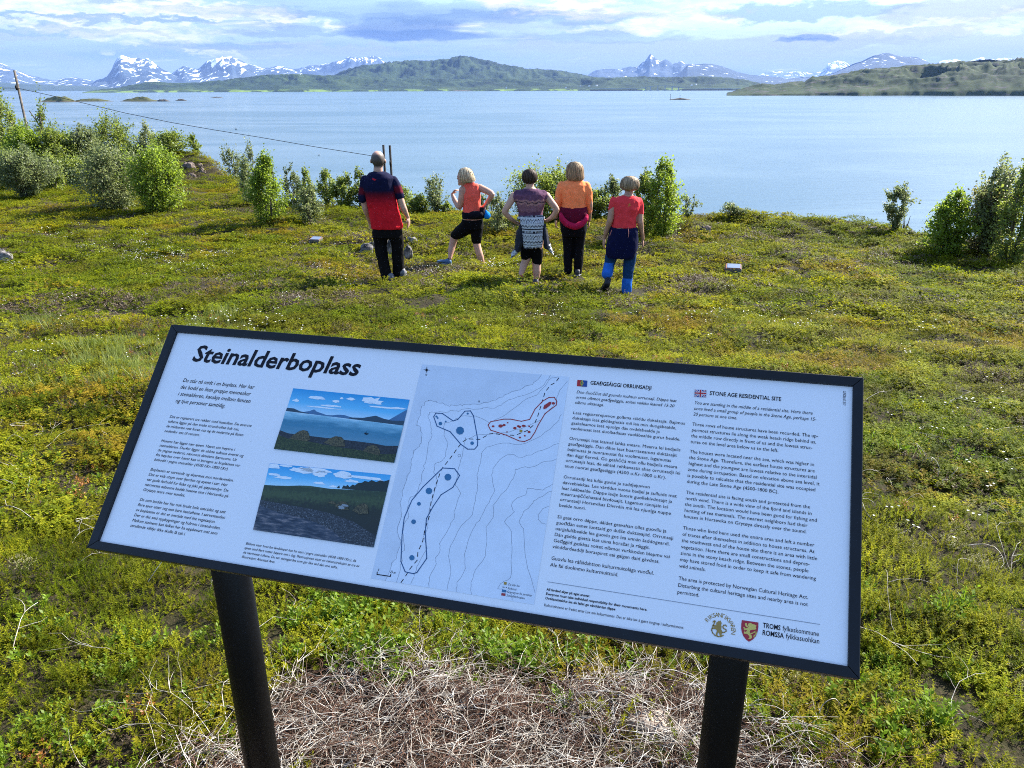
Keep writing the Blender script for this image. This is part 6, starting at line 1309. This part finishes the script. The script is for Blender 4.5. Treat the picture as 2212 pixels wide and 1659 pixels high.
# the leafy stems at the edge of the brushwood
for (px, py, n, sr, sc) in ((745, 1345, 9, .045, 1.25), (700, 1310, 6, .05, 1.0), (790, 1325, 6, .04, 1.2), (760, 1395, 7, .04, 1.2), (830, 1415, 10, .05, 1.25), (790, 1440, 8, .04, 1.25), (745, 1420, 5, .03, 1.1), (870, 1440, 4, .03, 1.0), (1040, 1400, 6, .05, 1.0), (1090, 1440, 7, .05, 1.15), (1150, 1440, 6, .04, 1.2), (1230, 1410, 6, .05, 1.0), (1310, 1395, 5, .05, .9), (1205, 1530, 2, .015, .9), (1150, 1515, 1, .01, .7), (1370, 1400, 4, .05, .9), (620, 1345, 5, .05, 1.0), (1960, 1560, 8, .06, 1.2), (1930, 1600, 5, .05, 1.1), (2090, 1330, 5, .05, 1.2), (900, 1330, 6, .06, 1.0), (980, 1370, 6, .05, 1.0), (30, 1400, 6, .08, 1.1)):
    c = on_ground(px, py); x = c[0]+rg.normal(size=n)*sr; y = c[1]+rg.normal(size=n)*sr; put(x, y, choose(['bilberry'], [1], rg, n), rg.uniform(.85, 1.2, n)*sc, .01)
X_ = np.concatenate(PX); Y_ = np.concatenate(PY); ID = np.concatenate(PI_); SCL = np.concatenate(PSC)
for g_ in PEOPLE: SCL = np.where(((X_-g_[0])/.42)**2+((Y_-g_[1]+.12)/.42)**2 < 1, SCL*.5, SCL)   # trodden down round the feet
Zz = ground(X_, Y_)+np.concatenate(PZ)-.004
n = len(X_); print('heath instances', n)
e_ = .1; gx1 = (ground(X_+e_, Y_)-ground(X_-e_, Y_))/(2*e_); gy1 = (ground(X_, Y_+e_)-ground(X_, Y_-e_))/(2*e_)
ROT = np.stack([np.arctan(gy1)+rg.normal(size=n)*.10, -np.arctan(gx1)+rg.normal(size=n)*.10, rg.uniform(0, 2*math.pi, n)], 1)
pm = bpy.data.meshes.new('heath'); pm.vertices.add(n); pm.vertices.foreach_set('co', np.stack([X_, Y_, Zz], 1).astype(np.float32).ravel())
for nm, ty, arr in (('idx', 'INT', ID.astype(np.int32)), ('scl', 'FLOAT', SCL.astype(np.float32))):
    a = pm.attributes.new(nm, ty, 'POINT'); a.data.foreach_set('value', arr)
a = pm.attributes.new('rot', 'FLOAT_VECTOR', 'POINT'); a.data.foreach_set('vector', ROT.astype(np.float32).ravel())
ho = ob('heath', pm); tag(ho, 'low crowberry and bilberry heath covering the ground', 'heath', None, 'stuff')
ng = bpy.data.node_groups.new('scatter', 'GeometryNodeTree')
ng.interface.new_socket('Geometry', in_out='INPUT', socket_type='NodeSocketGeometry'); ng.interface.new_socket('Geometry', in_out='OUTPUT', socket_type='NodeSocketGeometry')
gi = ng.nodes.new('NodeGroupInput'); go = ng.nodes.new('NodeGroupOutput'); ci = ng.nodes.new('GeometryNodeCollectionInfo'); ip = ng.nodes.new('GeometryNodeInstanceOnPoints')
ci.inputs['Collection'].default_value = PC; ci.inputs['Separate Children'].default_value = True; ci.inputs['Reset Children'].default_value = True
def natt(nm, ty):
    q = ng.nodes.new('GeometryNodeInputNamedAttribute'); q.data_type = ty; q.inputs['Name'].default_value = nm; return q.outputs['Attribute']
L_ = ng.links.new; L_(gi.outputs[0], ip.inputs['Points']); L_(ci.outputs[0], ip.inputs['Instance']); ip.inputs['Pick Instance'].default_value = True
L_(natt('idx', 'INT'), ip.inputs['Instance Index']); L_(natt('rot', 'FLOAT_VECTOR'), ip.inputs['Rotation']); L_(natt('scl', 'FLOAT'), ip.inputs['Scale']); L_(ip.outputs[0], go.inputs[0])
mo = ho.modifiers.new('scatter', 'NODES'); mo.node_group = ng

# ------------------------------------------------------------------ dead brushwood under the board
def twigmat(name, stops):
    m = bpy.data.materials.new(name); m.use_nodes = True; t = NT(m.node_tree); pos = t.n('ShaderNodeNewGeometry').outputs['Position']
    c = t.ramp(t.math('ADD', t.math('MULTIPLY', t.noise(pos, 28, 3, .6), .7), t.math('MULTIPLY', t.noise(pos, 300, 2), .3)), stops)
    b = t.n('ShaderNodeBsdfPrincipled', ins={'Base Color': c, 'Roughness': .75, 'Specular IOR Level': .25}); t.n('ShaderNodeOutputMaterial', ins={0: b.outputs[0]}); return m
m_tw = twigmat('bleached_twigs', [(.30, (.08, .06, .045)), (.42, (.24, .20, .16)), (.54, (.46, .42, .36)), (.66, (.74, .71, .65))])
m_dk = twigmat('dark_twigs', [(.35, (.035, .018, .012)), (.5, (.10, .05, .032)), (.65, (.22, .13, .085))])
def twigs(name, n, seed, m, rmin, rmax, label, lmin=.08, lmax=.34, wide=False):
    r = np.random.default_rng(seed); AV = []; AF = []; k = 0; made = 0
    ang = np.array([0, 2.094, 4.189]); ca, sa = np.cos(ang), np.sin(ang)
    def add(P, R):
        nonlocal k
        Tn = np.gradient(P, axis=0); Tn /= np.linalg.norm(Tn, axis=1)[:, None]+1e-9; a = np.cross(Tn, [0, 0, 1.]); a /= np.linalg.norm(a, axis=1)[:, None]+1e-6; b = np.cross(Tn, a)
        V = P[:, None, :]+R[:, None, None]*(a[:, None, :]*ca[None, :, None]+b[:, None, :]*sa[None, :, None]); mm = len(P)
        AV.append(V.reshape(-1, 3)); i = np.arange(mm-1)[:, None]*3; j = np.arange(3)[None, :]; AF.append(np.stack([i+j, i+(j+1) % 3, i+3+(j+1) % 3, i+3+j], -1).reshape(-1, 4)+k); k += mm*3
    while made < n:
        x, y = r.uniform(-1.15, 1.15), r.uniform(.85, 2.15)
        if wide: x, y = r.uniform(-3.2, 3.2), r.uniform(1.2, 4.6)
        dd = 0 if wide else dead(np.array([x]), np.array([y]))[0]
        if dd > 1.12 or (dd > .9 and r.uniform() < .5): continue
        made += 1; L = r.uniform(lmin, lmax)*(1 if r.uniform() < .8 else 1.5); w = r.normal()*.9+(0 if r.uniform() < .5 else math.pi)+r.uniform(-.6, .6); m_ = 8; P = np.zeros((m_, 3)); P[0] = (x, y, 0); cur = r.normal()*.22
        lift = r.uniform(.0, .055)+(.035 if wide else 0); hd = w
        for i in range(1, m_): hd += cur+r.normal()*.34*r.choice([.3, 1.5]); P[i, :2] = P[i-1, :2]+np.array([math.cos(hd), math.sin(hd)])*L/(m_-1)
        tt = np.linspace(0, 1, m_); P[:, 2] = ground(P[:, 0], P[:, 1])+.002+r.uniform(0, .028)+lift*np.sin(tt*math.pi*r.uniform(.5, 1.0)); R0 = r.uniform(rmin, rmax); add(P, R0*(1-.65*tt))
        for b in range(r.integers(1, 4)):
            i = r.integers(1, m_-1); h2 = math.atan2(*(P[i+1, :2]-P[i, :2])[::-1])+r.choice([-1, 1])*r.uniform(.4, 1.0); L2 = L*r.uniform(.2, .5); Q = np.zeros((5, 3)); Q[0] = P[i]
            for q in range(1, 5): h2 += r.normal()*.3; Q[q] = Q[q-1]+np.array([math.cos(h2)*L2/4, math.sin(h2)*L2/4, r.normal()*.004+.003])
            add(Q, R0*.6*(1-.7*np.linspace(0, 1, 5)))
    tag(ob(name, mk(name, np.vstack(AV), np.vstack(AF), m, True)), label, 'brushwood', None, 'stuff')
twigs('dead_twigs', 1700, 5, m_tw, .0006, .0019, 'bleached dead heather twigs lying tangled under the board')
twigs('dark_dead_twigs', 2600, 6, m_dk, .0008, .0018, 'dark brown dead heather stems under the board', .05, .2)

twigs('loose_twigs', 230, 8, m_tw, .0007, .0020, 'loose dead twigs lying here and there among the near heath', .06, .3, True)

# ------------------------------------------------------------------ rocks and marker blocks
def ico(sub=3):
    import bmesh
    bm = bmesh.new(); bmesh.ops.create_icosphere(bm, subdivisions=sub, radius=1); V = np.array([v.co[:] for v in bm.verts]); Fq = np.array([[v.index for v in f.verts] for f in bm.faces]); bm.free(); return V, Fq
IV, IF = ico(4)
def rock(px, py, wpx, hpx, label, m='rock', dist=None, seed=None, sink=.3, base=None):
    b = base if base is not None else (at_dist(px, dist) if dist else on_ground(px, py)); dep = (b-CAM)@FWD; w = wpx*dep/F/2; h = hpx*dep/F; sd = seed if seed is not None else int(px*3+py)
    d = (fbm3(IV*1.3+sd*.37, 3, sd)-.5)*.8; q = np.round(fbm3(IV*2.1+sd, 2, sd+3)*6)/6; V = IV*(1+d+(q-.5)*.9)[:, None]+0
    V = V+(fbm3(V*5, 3, sd+8)[:, None]-.5)*.30*IV
    V = V*np.array([w, w*.8, h*.75]); V[:, 2] += h*(.5-sink)*.5
    o = bpy.data.objects.new('rock', mk('rock', V, IF, M[m])); link(o); o.location = tuple(b); tag(o, label, 'rock', 'rocks in the heath'); return o
rock(820, 560, 28, 26, 'jagged grey rock left of the pair of legs of the man', seed=11, base=at_y(*z4(245, 1120), 13.4)-np.array([0, 0, .1]))
rock(0, 0, 24, 24, "grey boulder right beside the man's left trouser leg", seed=12, base=at_y(*z4(320, 1100), 13.6)-np.array([0, 0, .1]))
rock(0, 0, 22, 28, "pale stone seen between the man's legs", seed=13, base=at_y(*z4(488, 1090), 13.5)-np.array([0, 0, .1]))
rock(0, 0, 17, 22, "upright angular block with pale top right of the man's knee", seed=14, base=at_y(*z4(690, 1150), 13.0)-np.array([0, 0, .05]))
rock(0, 0, 24, 11, "low dark slab between the man and the woman in coral", seed=15, base=at_y(*z4(718, 1020), 14.4)-np.array([0, 0, .05]))
rock(0, 0, 13, 11, "small pointed stone beside the low dark slab", seed=16, base=at_y(*z4(800, 990), 14.8)-np.array([0, 0, .05]))
rock(0, 0, 10, 5, "flat grey stone farthest right behind the man's hand", seed=17, base=at_y(*z4(900, 1012), 14.6)-np.array([0, 0, .02]))
rock(6, 562, 44, 26, 'pale rounded boulder at the left picture edge', seed=18)
rock(206, 447, 14, 7, 'dark stone under the pale leaved bush', 'rock_brown'); rock(271, 456, 14, 7, 'flat stone at the foot of the whitish glinting bush')
rock(494, 480, 10, 8, 'small pale stone beside the dark hollow'); rock(304, 480, 12, 6, 'half sunk stone below the two bright bushes')
for i, (x, y, w, h, lb) in enumerate(((408, 364, 26, 15, 'dark rock face on the left of the knoll'), (431, 361, 16, 8, 'flat dark slab on top of the knoll'), (437, 374, 14, 11, 'rounded boulder in the middle of the knoll'), (414, 382, 15, 9, 'reddish brown slab at the foot of the knoll'), (486, 369, 34, 9, 'long pale rock ledge on the rim'), (509, 376, 22, 9, 'broken end of the pale rim ledge'))):
    rock(x, y, w, h, lb, 'rock_brown', seed=40+i)
rock(1521, 502, 24, 17, 'dark overhanging rock in front of the low willow mound', 'rock_brown', seed=50); rock(1551, 491, 18, 9, 'brown hump of rock near the low willow', 'rock_brown', seed=51)
rock(1966, 511, 26, 13, 'grey rock with dark hollow below the right hand birch', seed=52); rock(1886, 494, 20, 5, 'low brown ledge on the right rim', 'rock_brown', seed=53)
M['rock_pale'] = pmat('pale_lichen_rock', (.33, .27, .22), .9, .3, 0, .35, 14, .6, 40); rock(1420, 1580, 120, 50, 'pale pinkish stone showing through the dead twigs', 'rock_pale', seed=54, sink=.8)
M['concrete'] = pmat('weathered_concrete', (.11, .11, .105), .85, .3, 0, .3, 30, .4, 60); M['rust'] = pmat('rusted_steel', (.26, .11, .06), .8, .3, 0, .4, 30, .4, 60); M['plate'] = pmat('blue_grey_plate', (.15, .19, .27), .35, .6, 0, .08, 20)
def marker(px, py, wpx, rz, label):
    b = on_ground(px, py); dep = (b-CAM)@FWD; w = wpx*dep/F; o = thing('marker_block', label, 'marker', tuple(b), rz, 'low marker blocks in the heath')
    h0, h1, d = w*.34, w*.50, w*.75
    mb = MB(); V = [(-w/2, -d/2, -.12), (w/2, -d/2, -.12), (w/2, d/2, -.12), (-w/2, d/2, -.12), (-w/2, -d/2, h0), (w/2, -d/2, h0), (w/2, d/2, h1), (-w/2, d/2, h1)]
    mb.add(V, [(3, 2, 1, 0), (0, 1, 5, 4), (1, 2, 6, 5), (2, 3, 7, 6), (3, 0, 4, 7), (4, 5, 6, 7)]); q = ob('block', mb.mesh('block', M['concrete']), o); bv = q.modifiers.new('b', 'BEVEL'); bv.width = w*.03; bv.segments = 2
    mb = MB(); mb.box((-w/2-.004, 0, h0*.35), (.006, d*.48, h0*.55)); ob('rusty_side_plate', mb.mesh('rusty_side_plate', M['rust']), o)
    a = math.atan2(h1-h0, d); mb = MB(); R = np.array(Matrix.Rotation(a, 3, 'X')); mb.box((0.02*w, 0, (h0+h1)/2+w*.04), (w*.40, d*.42, w*.018), R); q = ob('label_plate', mb.mesh('label_plate', M['plate']), o)
    mb = MB(); mb.box((-.0*w, 0, (h0+h1)/2+w*.012), (w*.47, d*.48, w*.015), R); ob('rust_tray', mb.mesh('rust_tray', M['rust']), o)
marker(1583, 590, 34, rad(-14), 'low concrete block with blue grey plate in the open heath on the right'); marker(683, 526, 25, rad(-12), 'low concrete block with pale plate in the heath left of the man')

# ------------------------------------------------------------------ poles and wire
def pole(px, ptop, dist, rpx, label, m, hard=True):
    b = at_dist(px, dist, ptop); d = ray(px, ptop); hd = math.hypot(b[0], b[1]); top = CAMZ+d[2]*hd/math.hypot(d[0], d[1]); dep = (b-CAM)@FWD; r_ = rpx*dep/F/2; H = top-b[2]
    o = thing('power_pole', label, 'pole', tuple(b), 0, 'wooden poles of the power line'); mb = MB(); mb.tube([(0, 0, -1), (0, 0, H*.5), (0, 0, H)], [r_*1.25, r_*1.1, r_*.95], 14); ob('shaft', mb.mesh('shaft', M[m], True), o)
    mb = MB(); z_ = H-.9; mb.box((0, -r_-.04, z_), (.05, .06, .05)); mb.tube([(0, -r_-.12, z_-.02), (0, -r_-.12, z_+.1), (0, -r_-.12, z_+.18)], [.03, .05, .03], 10); ob('insulator', mb.mesh('insulator', M['tar_wood'], True), o); return b, top
p1, t1 = pole(31, 152, 50, 4.6, 'leaning looking grey power pole above the birches at far left', 'wood_grey'); p2, t2 = pole(828, 313, 40, 4.6, "left one of the two dark poles behind the man's head", 'tar_wood'); pole(842, 314, 40.6, 4.6, "right one of the two dark poles behind the man's shoulder", 'tar_wood')
def pt(px, py, dist): d = ray(px, py); return CAM+d*dist/math.hypot(d[0], d[1])
WP = [pt(-260, 186, 56), pt(-60, 189, 52), pt(38, 190.5, 49.8), pt(100, 204, 48.8), pt(167, 219.5, 47.8), pt(270, 244, 46), pt(372, 265, 44.6), pt(465, 281, 43.4), pt(558, 296, 42.3), pt(680, 317, 41), pt(800, 336, 40.1), pt(828, 341, 39.8)]
mb = MB(); mb.tube(WP, .014, 6); tag(ob('power_line', mb.mesh('power_line', M['tar_wood'], True)), 'thin sagging power line running from the left pole to the pair behind the man', 'cable')

# ------------------------------------------------------------------ things on and beyond the water
def sea_pt(px, py): d = ray(px, py); t_ = (SEA-CAMZ)/d[2]; return CAM+d*t_
isl = landmat('islet_rock', [(.35, (.04, .032, .024)), (.5, (.10, .085, .065)), (.65, (.17, .15, .12))], None, .12)
isg = landmat('islet_turf', [(.35, (.05, .06, .02)), (.6, (.11, .11, .04))], None, .1)
def islet(x0, x1, py, top, label, green=True, seed=0):
    a, b = sea_pt(x0, py), sea_pt(x1, py); c = (a+b)/2; L = np.linalg.norm(b-a)/2; D = np.linalg.norm(c-CAM); h = (py-top)*D/F; n, m = 60, 14; V = []
    for j in range(m+1):
        q = j/m
        for i in range(n):
            w = 2*math.pi*i/n; R = 1-q; ed = .75+.5*vn2(np.array([math.cos(w)*2+seed]), np.array([math.sin(w)*2]), seed)[0]; x = math.cos(w)*R*L*(1 if R < .7 else ed**.5); y = math.sin(w)*R*L*.38*ed
            hh = (1-R**1.6)*h*(.35+1.1*fbm2(np.array([x/L*3+seed]), np.array([y/L*4]), 4, seed+1)[0]) if j else -1.0; V.append((x, y, hh))
    i = np.arange(m)[:, None]*n; j = np.arange(n)[None, :]; j2 = (j+1) % n; Fq = np.stack([i+j, i+j2, i+n+j2, i+n+j], -1).reshape(-1, 4)
    o = bpy.data.objects.new('islet', mk('islet', V, Fq, isg if green else isl, True)); link(o); o.location = (c[0], c[1], SEA); o.rotation_euler = (0, 0, math.atan2(b[1]-a[1], b[0]-a[0])); tag(o, label, 'islet', 'small islets in the fjord')
    if green:
        V2 = np.array(V)*np.array([1.07, 1.1, .5]); V2[:, 2] += .2; q = bpy.data.objects.new('rocky_shore', mk('rocky_shore', V2, Fq, isl, True)); link(q, o)
islet(88, 172, 220, 211, 'long low green topped islet nearest the left pole', True, 1); islet(160, 240, 219, 213.5, 'flat rocky islet touching the first one on its right', True, 2)
islet(263, 345, 219, 211.5, 'green domed islet third from the left', True, 3); islet(335, 368, 219, 214.5, 'bare skerry at the right end of the domed islet', False, 4); islet(379, 404, 217.5, 214.5, 'tiny dark skerry right of the domed islet', False, 5); islet(455, 482, 211, 209.3, 'faint low skerry far out in front of the long island', False, 6)
islet(1446, 1496, 215.5, 211.5, 'small skerry with two thin marker posts right of centre', False, 7); islet(1572, 1640, 204.5, 201.5, 'thin skerry in front of the tip of the headland', False, 8); islet(1630, 1700, 204, 198, 'rocky point beside the tip of the headland', False, 9)
islet(968, 1024, 196.8, 194.8, 'pale islet close under the long island', False, 10)
M['sand'] = pmat('pale_shell_sand', (.34, .31, .26), .95, .2, 0, .1, .3)
def strip(x0, x1, py, hpx, label):
    a, b = sea_pt(x0, py), sea_pt(x1, py); D = np.linalg.norm((a+b)/2-CAM); h = hpx*D/F; n = 24; V = []; u_ = unit(((a+b)/2-CAM)[None]*np.array([1, 1, 0]))[0]
    for i in range(n):
        q = i/(n-1); p = a*(1-q)+b*q; w = math.sin(math.pi*q)**.5; V += [(p[0]-u_[0]*6, p[1]-u_[1]*6, SEA-.2), (p[0]+u_[0]*30*w, p[1]+u_[1]*30*w, SEA+h*w)]
    tag(ob('beach', mk('beach', V, np.array([(2*i, 2*i+2, 2*i+3, 2*i+1) for i in range(n-1)]), M['sand'])), kind='structure')
strip(1675, 1772, 204.8, 2.4, ''); strip(1996, 2034, 203, 3.0, ''); strip(1285, 1345, 195.9, 1.4, '')
mb = MB()
for x, t_, lb in ((1448, 204, 'taller thin marker post on the left end of the small skerry'), (1468.5, 206, 'shorter thin marker post in the middle of the small skerry')):
    p = sea_pt(x, 215); d = ray(x, t_); top = CAMZ+d[2]*math.hypot(p[0], p[1])/math.hypot(d[0], d[1]); mb = MB(); mb.tube([(0, 0, -.5), (0, 0, top-SEA)], [.28, .22], 8); mb.box((0, 0, top-SEA-.5), (.45, .45, .45)); o = ob('sea_mark', mb.mesh('sea_mark', M['tar_wood']), None, (p[0], p[1], SEA)); tag(o, lb, 'sea mark', 'posts on the skerry')
M['white_wall'] = pmat('white_painted_boards', (.75, .75, .72), .7, .3, 0, .05, 1); M['roof'] = pmat('dark_roof', (.10, .09, .09), .8, .3, 0, .2, 1)
hs = [(1222.6, 189.5, .8), (1273, 185.5, .8), (1289, 184.8, .8), (1254, 185.5, .6), (1494, 183.8, .7), (1503.5, 182.5, .7), (1094, 189.5, .7)]
for i, (x, y, s_) in enumerate(hs):
    p = pt(x, y, 5950); w, dd, h = 8*s_, 5.5*s_, 5*s_
    o = thing('house', 'tiny white gabled house across the water', 'house', (p[0], p[1], p[2]), .4*(i % 3), 'white houses on the far shore'); mb = MB(); mb.box((0, 0, h/2-2), (w, dd, h/2+2)); ob('wall', mb.mesh('wall', M['white_wall']), o)
    mb = MB(); mb.add([(-w*1.05, -dd*1.1, h), (w*1.05, -dd*1.1, h), (w*1.05, dd*1.1, h), (-w*1.05, dd*1.1, h), (-w*1.05, 0, h+3.2*s_), (w*1.05, 0, h+3.2*s_)], [(0, 1, 5, 4), (2, 3, 4, 5), (0, 4, 3), (1, 2, 5), (3, 2, 1, 0)]); ob('roof', mb.mesh('roof', M['roof']), o)
# bridge
M['bridge'] = pmat('bridge_concrete', (.34, .36, .38), .8, .3, 0, .1, .01)
BD = 5700; br = thing('road_bridge', 'low arched road bridge on piers between the far island and the headland', 'bridge', (0, 0, SEA)); mb = MB()
bx = [(1275, 191.6), (1340, 191.4), (1383, 190.2), (1400, 187.5), (1420, 185.4), (1440, 185.2), (1460, 187.0), (1478, 190), (1540, 191), (1600, 191)]
bp_ = [pt(x, y, BD)-np.array([0, 0, SEA]) for x, y in bx]
for a, b in zip(bp_[:-1], bp_[1:]):
    d = (b-a)/np.linalg.norm(b-a); nrm = np.array([-d[1], d[0], 0])*6; e1, e2 = np.array([0, 0, 1.6]), np.array([0, 0, -1.6]); V = [a-nrm+e2, b-nrm+e2, b+nrm+e2, a+nrm+e2, a-nrm+e1, b-nrm+e1, b+nrm+e1, a+nrm+e1]
    mb.add(V, [(3, 2, 1, 0), (4, 5, 6, 7), (0, 1, 5, 4), (2, 3, 7, 6), (1, 2, 6, 5), (3, 0, 4, 7)])
ob('deck', mb.mesh('deck', M['bridge']), br)
for x in (1395, 1405.7, 1421, 1436.6, 1452, 1466):
    p = pt(x, 190, BD); t_ = np.interp(x, [q[0] for q in bx], [q[2] for q in bp_]); mb = MB(); mb.box((p[0], p[1], t_/2-1), (3, 4, t_/2)); mb.box((p[0], p[1], 1), (9, 9, 2)); ob('pier', mb.mesh('pier', M['bridge']), br)
for x0, x1 in ((1275, 1388), (1474, 1600)):
    mb = MB(); a, b = pt(x0, 190, BD+4), pt(x1, 190, BD+4)
    mb.add([(a[0], a[1]-14, -2), (b[0], b[1]-14, -2), (b[0], b[1]+14, -2), (a[0], a[1]+14, -2), (a[0], a[1]-5, 8), (b[0], b[1]-5, 8), (b[0], b[1]+5, 8), (a[0], a[1]+5, 8)], [(0, 1, 5, 4), (1, 2, 6, 5), (2, 3, 7, 6), (3, 0, 4, 7), (4, 5, 6, 7)]); ob('causeway', mb.mesh('causeway', M['rock_brown']), br)
# mast
b = pt(873, 134, 8650); d = ray(873, 124.5); top = CAMZ+d[2]*8650/math.hypot(d[0], d[1]); H = top-b[2]; o = thing('radio_mast', 'slender radio mast on the wooded hill', 'mast', (b[0], b[1], b[2]-8)); mb = MB(); mb.tube([(0, 0, 0), (0, 0, H*.6), (0, 0, H+8)], [2.2, 1.6, 1.0], 6); ob('shaft', mb.mesh('shaft', M['bridge']), o); mb = MB(); mb.box((7, 0, 8), (6, 4, 5)); ob('cabin', mb.mesh('cabin', M['bridge']), o)
# sea birds
def bird(px, py, s_, label, dark):
    p = sea_pt(px, py); o = thing('sea_bird', label, 'bird', (p[0], p[1], SEA)); V, Fq = ellipsoid((0, 0, .12*s_), (.32*s_, .15*s_, .15*s_)); mb = MB(); mb.add(V, Fq); V, Fq = ellipsoid((.28*s_, 0, .36*s_), (.12*s_, .08*s_, .09*s_)); mb.add(V, Fq); mb.tube([(.24*s_, 0, .1*s_), (.27*s_, 0, .35*s_)], [.09*s_, .06*s_], 8); mb.tube([(.36*s_, 0, .36*s_), (.5*s_, 0, .33*s_)], [.04*s_, .01*s_], 6); ob('body', mb.mesh('body', M['white_wall'], True), o)
    for q in (-1, 1): mb = MB(); V, Fq = ellipsoid((-.08*s_, q*.13*s_, .2*s_), (.34*s_, .05*s_, .1*s_)); mb.add(V, Fq); ob('wing', mb.mesh('wing', M['tar_wood' if dark else 'white_wall'], True), o)
bird(510, 280, 1.7, 'small dark and white bird floating out on the calm water', True); bird(689, 335.5, 1.1, 'small white bird on the water left of the two poles', False)
